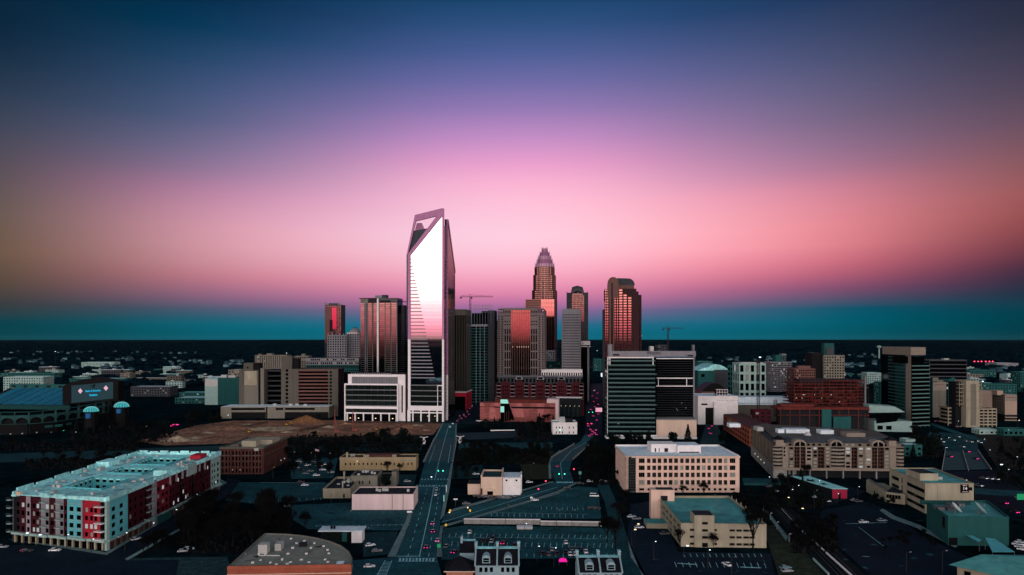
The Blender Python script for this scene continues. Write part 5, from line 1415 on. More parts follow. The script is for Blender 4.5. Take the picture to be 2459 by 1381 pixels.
for t0, t1, r0, r1 in rr:
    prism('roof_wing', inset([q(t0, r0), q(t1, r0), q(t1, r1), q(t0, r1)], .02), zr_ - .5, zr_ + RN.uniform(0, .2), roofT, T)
for r0, r1 in courts:
    prism('court_floor', [q(tl, r0), q(tr, r0), q(tr, r1), q(tl, r1)], ZB + .6, ZB + .8, roofD, T)
    for p0, p1 in ((q(tl, r1), q(tr, r1)), (q(tl, r0), q(tl, r1)), (q(tr, r1), q(tr, r0)), (q(tr, r0), q(tl, r0))):
        fc = Fc(p0, p1); n = max(2, int(fc.L / 3.6)); cc = even(0.5, fc.L - .5, n, .6)
        gridwall(fc, ZB + .8, zr_ + .9, cc, rows5, tealw, .3, T, name='court_wall'); panes(fc, cc, rows5, .3, gl_blk, T)
for k in range(46):
    t, r = RN.choice((RN.uniform(.04, .26), RN.uniform(.74, .96), RN.uniform(.3, .7))), RN.uniform(.02, .98)
    if .27 < t < .73 and any(a - .03 < r < b + .03 for a, b in courts): continue
    p = q(t, r); w = RN.uniform(.9, 2.0); h_ = RN.uniform(.7, 1.5)
    cube('rooftop_unit', unitm, T, (p[0], p[1], zr_ + .2 + h_ / 2), (w, w * 1.2, h_), .1)
for k in range(34):
    t = RN.choice((.15, .85)) + RN.uniform(-.13, .05); r = RN.uniform(.03, .95); p, p2 = q(t, r), q(t + .08, r + RN.choice((0, .03)))
    bb = MB(); bb.tube((p[0], p[1], zr_ + .25), (p2[0], p2[1], zr_ + .25), .13, .13, 4); bb.build('roof_pipe', RN.choice((unitm, greyd, steel)), T)
fS.bar('roof_red_wall', redp, T, 103, 112, ZT - .6, ZT + 1.6, 3, 9)
for t, r in ((.06, .66), (.92, .5)): 
    p = q(t, r); cube('roof_penthouse', roofT, T, (p[0], p[1], zr_ + 1.6), (7, 12, 2.8), 0)

# -- brown brick office
poly = quad(528, 486, 632, 52, 0.0); f0, f1, f2, f3 = faces(poly)
T = bld('brown_brick_office', 'brown brick office with arched top windows behind the long apartment block', poly)
zt_ = 18.4
rows = [(1.0, 4.0), (5.4, 8.2), (9.6, 12.2), (13.4, 16.0)]
for fc, n in ((f0, 12), (f1, 18)):
    cols = even(.8, fc.L - .8, n, .5)
    gridwall(fc, 0, zt_, cols, rows, brick3, .4, T); panes(fc, cols, rows, .4, gl_blk, T, indiv=(fc is f0))
    fc.bar('cornice', tan_, T, -.3, fc.L + .3, zt_ - .9, zt_, -.45, .3); fc.bar('string_course', tan_, T, -.2, fc.L, 12.6, 13.0, -.25, -.01)
    for k in range(5): fc.bar('pilaster', brick3, T, fc.L * k / 4.2, fc.L * k / 4.2 + 1.1, 0, zt_ - .9, -.5, -.01)
for fc in (f2, f3): gridwall(fc, 0, zt_, [], [], brick3, 0, T)
prism('roof', inset(poly, .5), zt_ - .9, zt_ - .7, roofG, T); ring('parapet', poly, zt_ - .4, zt_ + .25, .2, .5, tan_, T)
f0.bar('corner_sign', unitm, T, f0.L - 6, f0.L - 3, zt_ - 2.2, zt_ - .3, -.8, -.46)
f0.bar('plant_room', sand, T, 12, 22, zt_ - .7, zt_ + 3.4, 8, 16); f0.bar('plant_room', sand, T, 14, 30, zt_ - .7, zt_ + 2.6, 18, 34); f0.bar('plant_room', tan_, T, 6, 11, zt_ - .7, zt_ + 1.5, 5, 9)
for k in range(2): f0.bar('entrance_lamp', e_winw, T, f0.L * (.3 + .17 * k), f0.L * (.3 + .17 * k) + .25, 2.8, 3.5, -.7, -.5)
f1.bar('entrance_lamp', e_win, T, 44, 45, 3, 3.6, -.6, -.1); f1.bar('entrance_lamp', e_win, T, 36, 37, 3, 3.6, -.6, -.1)

# -- long yellow brick building
poly = quad(816, 500, 999, 14, .01); f0, f1, f2, f3 = faces(poly)
T = bld('yellow_brick_building', 'long low yellow brick building with one row of small windows by the main street', poly)
s, z = f0.s, f0.z
xs_ = [830, 841, 851, 862, 872.5, 883, 893, 904, 915.5, 925, 937, 947, 958, 968, 980, 989]
rows = [(z(1117), z(1111.5))]
gridwall(f0, z(1123), z(1099), [(s(x - 1.6), s(x + 1.6)) for x in xs_], rows, yellowb, .35, T); panes(f0, [(s(x - 1.6), s(x + 1.6)) for x in xs_], rows, .35, gl_blk, T, indiv=True)
lo = [(s(x - 1.7), s(x + 1.7)) for x in (862, 872.5, 883, 893, 904)]
gridwall(f0, 0, z(1123), lo, [(z(1130), z(1125.5))], yellowb, .35, T); panes(f0, lo, [(z(1130), z(1125.5))], .35, gl_blk, T, indiv=True)
for fc in (f1, f2, f3): gridwall(fc, 0, z(1099), [], [], yellowb, 0, T)
f0.bar('cornice', sand, T, -.2, f0.L + .2, z(1103.5), z(1101.5), -.4, .2); ring('parapet', poly, z(1099.5), z(1098), .15, .4, yellowb, T)
prism('roof', inset(poly, .4), z(1101), z(1100.5), roofD, T)
f0.bar('chimney', sand, T, s(829), s(833), z(1101), z(1088), 3, 4.2); ac(T, f0, s(838), 8, z(1101), 1.6, 1.6, 2, e_blind); ac(T, f0, s(844), 8, z(1101), 1.6, 1.6, 2, e_blind)
f0.bar('roof_house', brick3, T, s(872), s(952), z(1101), z(1095), 5, 13); f0.bar('rooftop_unit', sand, T, s(870), s(884), z(1101), z(1094), 3.4, 5); f0.bar('rooftop_unit', sand, T, s(940), s(950), z(1101), z(1094), 3.4, 5)
f0.bar('wall_lamp', e_warm, T, s(857), s(858.4), z(1108), z(1106.8), -.4, 0); f0.bar('wall_sign', e_blind, T, s(966), s(996), z(1107), z(1104.5), -.25, -.02)

# -- stone workshops and the pale pink wall
poly = quad(775.5, 412, 842, 36, .03); f0, f1, f2, f3 = faces(poly)
T = bld('stone_workshop', 'pale stone workshop with a sunken black roof left of the pink wall', poly)
s, z = f0.s, f0.z
dr = [(s(824), s(828))]
gridwall(f0, 0, 5.6, dr, [(.2, 2.6)], sand, .3, T); panes(f0, dr, [(.2, 2.6)], .3, gl_blk, T, indiv=True)
for fc in (f1, f2, f3): gridwall(fc, 0, 5.6, [], [], sand, 0, T)
prism('roof', inset(poly, .5), 4.2, 4.4, roofD, T); ring('parapet', poly, 5.2, 5.75, .1, .55, sand, T)
f0.bar('chimney', sand, T, s(796), s(800), 4.4, 9.5, 33, 34.5); f0.bar('vent_stack', sand, T, s(814), s(817), 4.4, 8.2, 8, 9.2)
for k in range(7): ac(T, f0, RN.uniform(3, f0.L - 3), RN.uniform(8, 30), 4.4, RN.uniform(.7, 1.8), 1.2, RN.uniform(.6, 1.4))
poly = quad(842.5, 436, 906, 20, .03); f0, f1, f2, f3 = faces(poly)
T = bld('stone_workshop', 'two storey pale stone workshop behind the pink walled warehouse', poly)
s, z = f0.s, f0.z
cols = [(s(x), s(x + 3)) for x in (846, 862, 869.5, 886)]
gridwall(f0, 0, 8.6, cols, [(3.4, 5.4)], tan2, .3, T); panes(f0, cols, [(3.4, 5.4)], .3, gl_blk, T, indiv=True)
for fc in (f1, f2, f3): gridwall(fc, 0, 8.6, [], [], tan2, 0, T)
prism('roof', inset(poly, .4), 7.6, 7.8, roofD, T); ring('parapet', poly, 8.3, 8.75, .1, .5, tan2, T)
for k in range(6): ac(T, f0, RN.uniform(3, f0.L - 3), RN.uniform(4, 16), 7.8, RN.uniform(1, 2.4), 1.4, RN.uniform(.8, 1.6))
poly = quad(907, 446, 952, 12, .03); T = bld('stone_workshop', 'small stepped pale annexe right of the two storey stone workshop', poly)
prism('body', poly, 0, 5.6, tan2, T); prism('roof', inset(poly, .4), 5.6, 5.75, roofD, T); ring('parapet', poly, 5.5, 6.3, .1, .4, tan2, T)
faces(poly)[0].bar('gable_step', tan2, T, faces(poly)[0].L - 3, faces(poly)[0].L, 5.6, 9, 0, 10)
poly = quad(845, 384, 993, 20, .012); f0, f1, f2, f3 = faces(poly)
T = bld('pink_walled_warehouse', 'low warehouse with a blank pale pink wall and dark roof by the main street', poly)
s, z = f0.s, f0.z
for k in range(4): f0.bar('wall_panel', pinkw, T, f0.L * k / 4 + .02, f0.L * (k + 1) / 4 - .02, 0, z(1188), -.02 * (k % 2), .5)
for fc in (f1, f2, f3): gridwall(fc, 0, z(1188), [], [], pinkw, 0, T)
prism('roof', inset(poly, .52), z(1190), z(1189.6), roofD, T); ring('parapet_cap', poly, z(1188), z(1187), .12, .5, pinkw, T)
for x in (897, 905, 912, 917, 922, 975): ac(T, f0, s(x), 9 + (x % 5), z(1190), 1.3, 1.2, 1.6)
b = MB(); b.tube(f0.pt(s(942), .2, -.15), f0.pt(s(942), z(1188), -.15), .12, .12, 5); b.build('downpipe', tan_, T)
b = MB(); b.tube(f0.pt(s(968), .2, -.15), f0.pt(s(968), z(1188), -.15), .12, .12, 5); b.build('downpipe', tan_, T)

# -- cream theatre
poly = quad(1155, 420, 1206, 24, -.02); f0, f1, f2, f3 = faces(poly)
T = bld('cream_theatre', 'cream stuccoed hall with raised parapet gables beside the curving road', poly)
s, z = f0.s, f0.z
dcol = [(s(1170), s(1184))]
gridwall(f0, 0, z(1147), dcol, [(0.1, 2.4)], cream, .5, T); panes(f0, dcol, [(0.1, 2.4)], .5, gl_blk, T, indiv=True)
for fc in (f1, f2, f3): gridwall(fc, 0, z(1147), [], [], cream, 0, T)
prism('roof', inset(poly, .5), z(1150), z(1149.5), tealdk, T); ring('parapet', poly, z(1148), z(1145.5), .1, .6, cream, T)
for fc in (f1, f3): fc.poly('parapet_gable', cream, T, [(0, z(1146)), (fc.L, z(1146)), (fc.L, z(1146) + 1.4), (fc.L - 2.5, z(1146) + 1.4), (2.5, z(1146) + .4), (0, z(1146) + .4)], -.1, .6)
f0.poly('door_hood', cream, T, [(s(1160), 3.0), (s(1190), 3.0), (s(1186), 3.8), (s(1175), 4.3), (s(1164), 3.8)], -1.0, 0)
f0.bar('poster_panel', brick3, T, s(1153.5), s(1158.5), .3, z(1173), -.2, -.02)
f0.bar('left_wing', cream, T, s(1122.5), s(1153.4), 0, z(1165), 2, 16); f0.bar('left_roof', roofD, T, s(1123), s(1153), z(1165), z(1165) + .1, 2.3, 15.6)
f0.bar('left_parapet', cream, T, s(1122.5), s(1153.4), z(1165), z(1164), 1.7, 2.1)
f0.bar('right_wing', white, T, s(1207), s(1250), 0, z(1149), 1, 20); f0.bar('right_roof', roofW, T, s(1208), s(1249), z(1149), z(1149) + .1, 1.4, 19.5)
for k in range(8): f0.bar('merlon', white, T, s(1208 + k * 5.4), s(1210.6 + k * 5.4), z(1149), z(1146.5), .8, 1.4)
for x in (1214, 1238): f0.bar('wall_slot', gl_blk, T, s(x), s(x + 4.5), z(1156), z(1152), .85, 1.02)
for x in (1222, 1244.5):
    for y in (1161, 1167, 1172): f0.bar('wall_lamp', e_winw, T, s(x), s(x + 2.2), z(y), z(y - 1.6), .6, .95)
f0.bar('end_chimney', white, T, s(1250), s(1253), 0, z(1145), 6, 18)

# -- beige office
poly = quad(1520, 428, 1775, 42, 0.0)
fx0 = Fc(poly[0], poly[1])
pA, pB, pC, pD = poly
left = [(pA[0] - 4.2, pA[1] + 2.2), (pA[0] - 5.0, pA[1] + 8), (pA[0] - 5.0, pA[1] + 38)]
T = bld('beige_office', 'six storey beige office with rows of dark windows and a white roof', poly)
s, z = fx0.s, fx0.z
zt_ = z(1097)
cx_ = [(1534, 1548), (1554, 1562), (1566.5, 1575.5), (1579.5, 1588), (1593.5, 1602), (1606, 1615), (1619, 1628), (1633.5, 1641.5), (1646, 1655), (1659.5, 1668), (1673, 1681), (1685.5, 1694.5), (1699, 1707), (1713, 1721), (1725, 1734), (1738, 1746.5), (1752.5, 1766)]
cols = [(s(a), s(b)) for a, b in cx_]
rows = [(z(y + 11), z(y)) for y in (1101, 1118, 1135, 1153)]
gridwall(fx0, z(1170), zt_, cols, rows, beige, .45, T, s(1527), fx0.L); panes(fx0, cols, rows, .45, gl_blk, T, indiv=True, mull=2, blind=.14)
lowc = [(s(a + 1), s(b - 1)) for a, b in cx_]
gridwall(fx0, 0, z(1170), lowc, [(z(1178), z(1172.5)), (.3, z(1181))], beige, .45, T, s(1527), fx0.L); panes(fx0, lowc, [(z(1178), z(1172.5)), (.3, z(1181))], .45, gl_blk, T, indiv=True)
for y in (1098, 1165.5): fx0.bar('string_course', cream, T, s(1527), fx0.L, z(y), z(y) + .35, -.22, -.01)
fx0.bar('cornice', cream, T, s(1516), fx0.L + .5, zt_ - .5, zt_ + .5, -.6, .3)
gc = even(s(1509.5), s(1526.5), 4, .86); gr = even(z(1186), z(1097), 14, .86)
gridwall(fx0, 0, zt_, gc, gr, greyd, .15, T, s(1509), s(1527), d=.15, name='glazed_bay_frame'); panes(fx0, gc, gr, .15, gl_green, T, d=.15, lit=.01, litm=e_warm)
bod = [fx0.pt(s(1509), 0)[:2], fx0.pt(s(1505), 0, 1.5)[:2], fx0.pt(s(1502), 0, 6)[:2], fx0.pt(s(1502), 0, 41)[:2]]
for i in range(3):
    fc = Fc(bod[i + 1], bod[i]); n = (1, 1, 7)[i]; cc = even(.4, fc.L - .4, n, .45)
    gridwall(fc, 0, zt_, cc, rows, beige, .4, T, name='side_wall'); panes(fc, cc, rows, .4, gl_blk, T)
    fc.bar('cornice', cream, T, 0, fc.L, zt_ - .5, zt_ + .5, -.5, .2)
fR_ = Fc(poly[1], poly[2]); gridwall(fR_, 0, zt_, [(2, 4)], [(1, zt_ - 1)], beige, .6, T); panes(fR_, [(2, 4)], [(1, zt_ - 1)], .6, gl_blk, T)
fx0.bar('end_pier', beige, T, s(1775) + .1, s(1779), 0, zt_, 2.5, 8)
rp = [bod[0], poly[1], poly[2], bod[3], bod[2], bod[1]]
prism('roof', [fx0.pt(s(1509), 0, .3)[:2], fx0.pt(fx0.L - .2, 0, .3)[:2], fx0.pt(fx0.L - .2, 0, 41.5)[:2], fx0.pt(s(1502) + .3, 0, 41.5)[:2], fx0.pt(s(1502) + .3, 0, 6)[:2], fx0.pt(s(1505), 0, 1.6)[:2]], zt_ - .2, zt_ + .1, roofW, T)
for d0, d1 in ((41.2, 41.9),): fx0.bar('rear_parapet', white, T, s(1502), fx0.L, zt_ - .1, zt_ + 1.2, d0, d1)
fx0.bar('rear_parapet', white, T, fx0.L - .6, fx0.L, zt_ + .1, zt_ + 1, .4, 41)
fx0.bar('plant_room', white, T, s(1577), s(1640), zt_ + .1, zt_ + 5.2, 17, 30); fx0.bar('plant_room', white, T, s(1640.3), s(1698), zt_ + .1, zt_ + 4.6, 14, 29)
for x, w in ((1586, 3), (1610, 9), (1596, 1.6)): fx0.bar('plant_door', charcoal, T, s(x), s(x + w), zt_ + .3, zt_ + 2.6, 16.8, 17.02)
fx0.bar('plant_louvre', charcoal, T, s(1644), s(1694), zt_ + .2, zt_ + .8, 13.8, 14.02); fx0.bar('plant_cap', roofW, T, s(1641), s(1697), zt_ + 4.6, zt_ + 4.9, 14.5, 28)
for k in range(14): ac(T, fx0, RN.uniform(s(1530), s(1760)), RN.uniform(3, 12), zt_, .5, .5, .5)

# -- parking structure with the teal top deck
pA, pB = (75.8, 316.0), (113.4, 314.0); pC, pD = (114.2, 371.0), (76.8, 371.0)
T = thing('parking_structure', 'tan parking structure with an empty teal top deck and stair tower', 'parking deck', (*pA, 0))
f0 = Fc(pA, pB); s, z = f0.s, f0.z
zt_ = 10.6
rows = [(z(b), z(a)) for a, b in ((1269.5, 1275), (1286, 1291.5), (1302.5, 1308.5))]
cols = [(s(a), s(b)) for a, b in ((1656.5, 1670), (1686.5, 1699.5), (1715, 1722), (1752, 1765), (1768.5, 1782), (1785, 1799), (1800, 1813))]
gridwall(f0, 0, zt_, cols, rows, sand, .8, T); panes(f0, cols, rows, .8, blackm, T, indiv=True)
for p0, p1 in ((pB, pC), (pC, pD), (pD, pA)):
    fc = Fc(p0, p1); rr_ = [(1, 2.2), (4.4, 5.6), (7.6, 8.8)]; cc = even(2, fc.L - 2, 6, .8) if p0 == pD else []
    gridwall(fc, 0, zt_, cc, rr_ if cc else [], sand, .6, T); panes(fc, cc, rr_, .6, blackm, T, indiv=True) if cc else None
prism('top_deck', inset([pA, pB, pC, pD], .35), zt_ - 1.3, zt_ - 1.1, roofM, T); ring('parapet', [pA, pB, pC, pD], zt_ - .3, zt_ + .05, .05, .35, sand, T)
f0.bar('stair_tower', sand, T, s(1667), s(1715), 0, z(1236.5), -.5, 9)
f0.bar('stair_roof', roofD, T, s(1669), s(1713), z(1236.5), z(1236.5) + .1, 0, 8.4)
for ya, yb in ((1252, 1258), (1269.5, 1275), (1286, 1291.5), (1302, 1312)): f0.bar('stair_window', blackm, T, s(1685.5), s(1699), z(yb), z(ya), -.65, -.48)
f0.bar('lift_tower', beige, T, s(1611) - 2, s(1611) + 10, 0, zt_ + 4.6, 48, 54); f0.bar('lift_door', charcoal, T, s(1611) + 3, s(1611) + 6.5, zt_ - 1, zt_ + 1.6, 47.8, 48.02); f0.bar('lift_cap', roofD, T, s(1611) + 1, s(1611) + 9.4, zt_ + 4.6, zt_ + 4.9, 48.6, 53.4)
f0.bar('entry_ramp', sand, T, s(1607) - 6, -.4, 0, 2.4, 30, 40); f0.bar('entry_ramp_roof', roofM, T, s(1607) - 5.8, -.5, 2.4, 2.5, 30.4, 39.6)
for k in range(3):
    b = MB(); p = f0.pt(f0.L * .55 + k * 1.4, zt_ - 1.1, 14 + k * 11); b.tube(p, (p[0], p[1], zt_ + 5), .1, .07, 5); b.fbar(f0, f0.L * .55 + k * 1.4 - .7, f0.L * .55 + k * 1.4 + .7, zt_ + 4.9, zt_ + 5.05, 13.9 + k * 11, 14.1 + k * 11); b.build('deck_lamp_post', steel, T)
fRt = Fc(pB, pC)
for k in range(7): fRt.bar('parapet_post', sand, T, 5 + k * 7.6, 5.6 + k * 7.6, zt_, zt_ + 1.4, .1, .4)
for k in range(6):
    b = MB(); a0 = f0.pt(4 + k * 5.6, zt_ - 1.07, 30); b.box(a0[0], a0[0] + .12, a0[1], a0[1] + 5, zt_ - 1.09, zt_ - 1.07); b.build('bay_line', paint, T)

# -- big buff apartment block at right
pA, pB = P(1857, 472), P(2170, 468); pD = (192.0, 566.0); pC = (pB[0] + 12, 520)
f0 = Fc(pA, pB); fL = Fc(pD, pA); fR2 = Fc(pB, pC)
T = thing('buff_apartments', 'large buff apartment block with arched gables, brown bays and lit windows', 'apartments', (*pA, 0))
s, z = f0.s, f0.z
ZT2, ZB2 = 24.4, 7.0
ph2 = (21.4 - ZB2) / 6
rows6 = [(ZB2 + i * ph2 + .5, ZB2 + i * ph2 + 1.9) for i in range(6)]
pillm = conc
def col_zone(a, b, m, cols, d, lit, g=None, indiv=True, bl=.3):
    gridwall(f0, ZB2, 21.4, cols, rows6, m, .3, T, a, b, name='wall_bay', d=d); panes(f0, cols, rows6, .3, g or gl_blk, T, indiv=indiv, lit=lit, litm=e_win, d=d, blind=bl)
brownb = mat('dark brown bay', (.05, .025, .02), var=.3)
lay = [(1879, 1894, buffl, [(1881.5, 1886)], 0, 0), (1894, 1907, buff, [(1896, 1904)], -.5, .12), (1907, 1934, brownb, [(1909, 1912.5), (1915, 1919), (1924, 1928), (1929.5, 1933)], .5, 0),
       (1934, 1950, buffl, [(1937, 1947)], -.5, .1), (1950, 1964, buff, [(1953.5, 1961.5)], -.2, .1), (1964, 1979, brownb, [(1966, 1970.5), (1972.5, 1977)], .5, 0), (1979, 1995, buff, [(1983, 1991.5)], -.5, .15),
       (1995, 2028, charcoal, [(1997, 2002), (2004, 2010), (2013, 2018), (2020, 2026)], 1.0, 0), (2028, 2044, buffl, [(2031, 2040.5)], -.5, .2), (2044, 2058, brownb, [(2046, 2050), (2052.5, 2056.5)], .5, 0), (2058, 2077, buff, [(2062, 2071.5)], -.4, .15),
       (2077, 2093, buffl, [(2080.5, 2090)], -.5, .3), (2093, 2122, brownb, [(2096, 2099.5), (2102, 2106), (2109, 2113), (2115.5, 2120)], .5, 0), (2122, 2137, buff, [(2125, 2134)], -.3, .1), (2137, 2152, buffl, [], -.1, 0)]
for a, b, m, cc, d, lit in lay: col_zone(s(a), s(b), m, [(s(p), s(q_)) for p, q_ in cc], d, lit, bl=0 if m in (brownb, charcoal) else .45)
f0.bar('bay_mullion', buff, T, s(1920.5), s(1923), ZB2, 21.4, -.1, .49); f0.bar('bay_mullion', buff, T, s(2106.6), s(2108.4), ZB2, 21.4, -.1, .49)
def bowed(xa, xb, m):
    for i in range(6):
        zz = ZB2 + i * ph2
        n = 6; pts = [f0.pt(s(xa) + (s(xb) - s(xa)) * k / n, 0, -.3 - 1.4 * sin(pi * k / n))[:2] for k in range(n + 1)] + [f0.pt(s(xb), 0, 1)[:2], f0.pt(s(xa), 0, 1)[:2]]
        prism('balcony', pts, zz - .15, zz + 1.0, m, T)
bowed(1995.5, 2027.5, buffl); bowed(1856, 1878, buffl); bowed(2152.5, 2170, buffl)
f0.bar('corner_recess', charcoal, T, .3, s(1878.8), ZB2, 21.4, 1.2, 2); f0.bar('corner_recess', charcoal, T, s(2152.2), f0.L - .3, ZB2, 21.4, 1.2, 2)
f0.bar('top_storey', buff, T, s(1862), s(2166), 21.4, 23.6, .8, 10)
f0.bar('cornice', buffl, T, 0, f0.L, 21.2, 21.7, -.8, 1.0)
for x in (1884, 1898, 1942, 1955, 1969, 1987, 2034, 2049, 2066, 2086, 2128, 2142): f0.bar('attic_window', gl_blk if x % 3 else e_blind, T, s(x - 3), s(x + 3), 21.9, 23.2, .65, .82)
for x in (1920, 2007.5, 2107.5):
    n = 10; w = 15
    f0.poly('arched_gable', buffl, T, [(s(x - w), 22.0)] + [(s(x) - (s(x + w) - s(x)) * cos(pi * k / n), 23.4 + 2.6 * sin(pi * k / n)) for k in range(n + 1)] + [(s(x + w), 22.0)], -.9, 6)
    for e in (-1, 1):
        xc = x + e * 6.8
        f0.poly('gable_window', gl_blk, T, [(s(xc - 5), 21.8), (s(xc + 5), 21.8), (s(xc + 5), 23.5 if e > 0 else 24.9), (s(xc), 24.4), (s(xc - 5), 24.9 if e > 0 else 23.5)], -1.1, -.88)
slate = mat('grey slate roof', (.075, .085, .095), .9, var=.2, fine=.6)
mk('slate_roof', [f0.pt(.5, 23.5, 1.5), f0.pt(f0.L - .5, 23.5, 1.5), f0.pt(f0.L - 3, 26.4, 14), f0.pt(4, 26.4, 14)], [(0, 1, 2, 3)], slate, T)
mk('slate_roof', [fL.pt(0, 23.4, .2), fL.pt(fL.L, 23.4, .2), fL.pt(fL.L - 6, 26.4, 12), fL.pt(2, 26.4, 12)], [(0, 1, 2, 3)], slate, T)
prism('flat_roof', [f0.pt(4, 0, 14)[:2], f0.pt(f0.L - 3, 0, 14)[:2], f0.pt(f0.L + 4, 0, 50)[:2], f0.pt(16, 0, 86)[:2]], 25.8, 26.3, tan_, T)
for x in (1873, 2144):
    c = f0.pt(s(x), 0, 3)
    cube('turret', buffl, T, (c[0], c[1], 23.6), (5.0, 5.0, 4.4)); w = 3.6
    mk('turret_roof', [(c[0] - w, c[1] - w, 25.8), (c[0] + w, c[1] - w, 25.8), (c[0] + w, c[1] + w, 25.8), (c[0] - w, c[1] + w, 25.8), (c[0], c[1], 28.4)], [(0, 1, 4), (1, 2, 4), (2, 3, 4), (3, 0, 4), (3, 2, 1, 0)], shingle, T)
for x, w, d0, d1, m in ((1925, 60, 30, 40, roofW), (1904, 16, 30, 36, roofW), (2007, 34, 26, 34, roofW), (2052, 46, 12, 22, buffl), (1862, 16, 40, 50, unitm), (1810, 30, 62, 70, roofW)):
    f0.bar('roof_house', m, T, s(x), s(x + w), 26.3, 29, d0, d1)
b = MB(); c = f0.pt(s(1966), 26.3, 20); b.tube(c, (c[0], c[1], 28.2), 2.6, 1.4, 10); b.build('roof_dome', unitm, T)
gcl = even(6, fL.L - 3, 6, .32); 
gridwall(fL, 8.5, 23.2, gcl, [(9.2, 21.5)], buff, .7, T, name='side_wall'); panes(fL, gcl, [(9.2, 21.5)], .7, gl_blk, T, indiv=True)
gridwall(fL, 0, 8.5, [], [], conc, 0, T, name='side_base'); fL.bar('side_ledge', buffl, T, 0, fL.L, 8.3, 8.9, -.4, -.01)
for k in range(4): fL.bar('wall_lamp', e_winw, T, fL.L * (.22 + k * .14), fL.L * (.22 + k * .14) + 1.2, 4.2, 4.9, -.5, -.05)
gridwall(fR2, 0, 23.2, [], [], buff, 0, T, name='side_wall')
f0.bar('base_slab', buffl, T, 0, f0.L, 5.4, ZB2, -.4, 3); f0.bar('base_wall', charcoal, T, 2, f0.L, 0, 5.4, 4, 5)
f0.bar('base_stone', conc, T, 0, s(1890), 0, 5.4, .2, 2)
for k in range(7): f0.bar('pilotis', conc, T, s(1905 + k * 40), s(1907.5 + k * 40), 0, 5.4, .5, 1.8)
for x in (1898, 1912): f0.bar('lit_window', e_blind, T, s(x), s(x + 5), 2, 5, 3.7, 3.98)
prism('inner_mass', [f0.pt(1.5, 0, 2.1)[:2], f0.pt(f0.L - 1, 0, 2.1)[:2], f0.pt(f0.L + 6, 0, 48)[:2], f0.pt(18, 0, 88)[:2]], 5.4, 23.3, charcoal, T)

# -- rust orange low block and hoardings beside it
fo_ = Fc(P(1737, 730), P(1800, 610))
T = thing('orange_brick_block', 'long low orange brick block running back beside the buff apartments', 'building', (*fo_.p1, 0))
prism('body', [fo_.p0, fo_.p1, add(fo_.p1, (24, 8)), add(fo_.p0, (24, 8))], 0, 15.5, brick2, T)
for i in range(3):
    for k in range(12): fo_.bar('window', gl_blk, T, fo_.L * (k + .2) / 12, fo_.L * (k + .65) / 12, 2 + i * 4.4, 4.6 + i * 4.4, -.1, .2)
fe = Fc(fo_.p1, add(fo_.p1, (24, 8)))
for i in range(3):
    for k in range(5): fe.bar('window', gl_blk, T, fe.L * (k + .2) / 5, fe.L * (k + .65) / 5, 2 + i * 4.4, 4.6 + i * 4.4, -.1, .2)
prism('roof', inset([fo_.p0, fo_.p1, add(fo_.p1, (24, 8)), add(fo_.p0, (24, 8))], .4), 15.5, 15.7, brick3, T)

# -- television office with the number 14 sign
pA, pB, pC, pD = (220.5, 376.0), (246.4, 376.0), (252.0, 421.0), (225.5, 421.0)
T = thing('television_office', 'sand coloured office with ribbon windows and a black number fourteen sign', 'building', (*pA, 0))
f0 = Fc(pA, pB); fL = Fc(pD, pA); s, z = f0.s, f0.z
zt_ = z(1161)
gridwall(f0, 0, zt_, [], [], sand, 0, T); gridwall(Fc(pB, pC), 0, zt_, [], [], sand, 0, T); gridwall(Fc(pC, pD), 0, zt_, [], [], sand, 0, T)
cols = [(22.5, fL.L - .8), (2.2, 13)]; rows = [(2.0, 3.9), (6.2, 8.1), (10.6, 12.6)]
gridwall(fL, 0, zt_, cols[:1], rows, sand, .5, T, 18, fL.L); panes(fL, even(22.5, fL.L - .8, 9, .94), rows, .5, gl_blk, T, indiv=True)
gridwall(fL, 0, zt_, cols[1:], rows, sand, .5, T, 0, 14.5); panes(fL, even(2.2, 13, 4, .94), rows, .5, gl_blk, T, indiv=True)
gridwall(fL, 0, zt_, [(14.6, 17.8)], [(1, 5), (6, 9.4), (10.4, 13.6)], sand, .9, T, 14.5, 18); panes(fL, [(14.6, 17.8)], [(1, 5), (6, 9.4), (10.4, 13.6)], .9, gl_blk, T, indiv=True)
prism('roof', inset([pA, pB, pC, pD], .4), zt_ - .7, zt_ - .5, roofM, T); ring('parapet', [pA, pB, pC, pD], zt_ - .3, zt_ + .2, .1, .4, sand, T)
f0.bar('plant_room', sand, T, 3, 13, zt_ - .5, zt_ + 3.4, 10, 24); f0.bar('plant_roof', roofD, T, 3.4, 12.6, zt_ + 3.4, zt_ + 3.5, 10.4, 23.6); ac(T, f0, 16, 14, zt_ - .5, 2.4, 2, 1.4)
f0.bar('joint', tan_, T, 6.6, 6.7, 0, zt_, -.03, 0)
f0.bar('sign_board', blackm, T, s(2306), s(2325.5), z(1183), z(1163.5), -.35, -.02)
text('14', 2.5, f0, s(2316), z(1173), -.42, whitef, T, off=.02)
text('NEWS', .82, f0, s(2316), z(1165.7), -.42, whitef, T); text('CAROLINA', .62, f0, s(2316), z(1180.6), -.42, whitef, T)
f0.bar('sign_box', blackm, T, s(2325.8), s(2333.5), z(1177.5), z(1170), -.4, -.02)
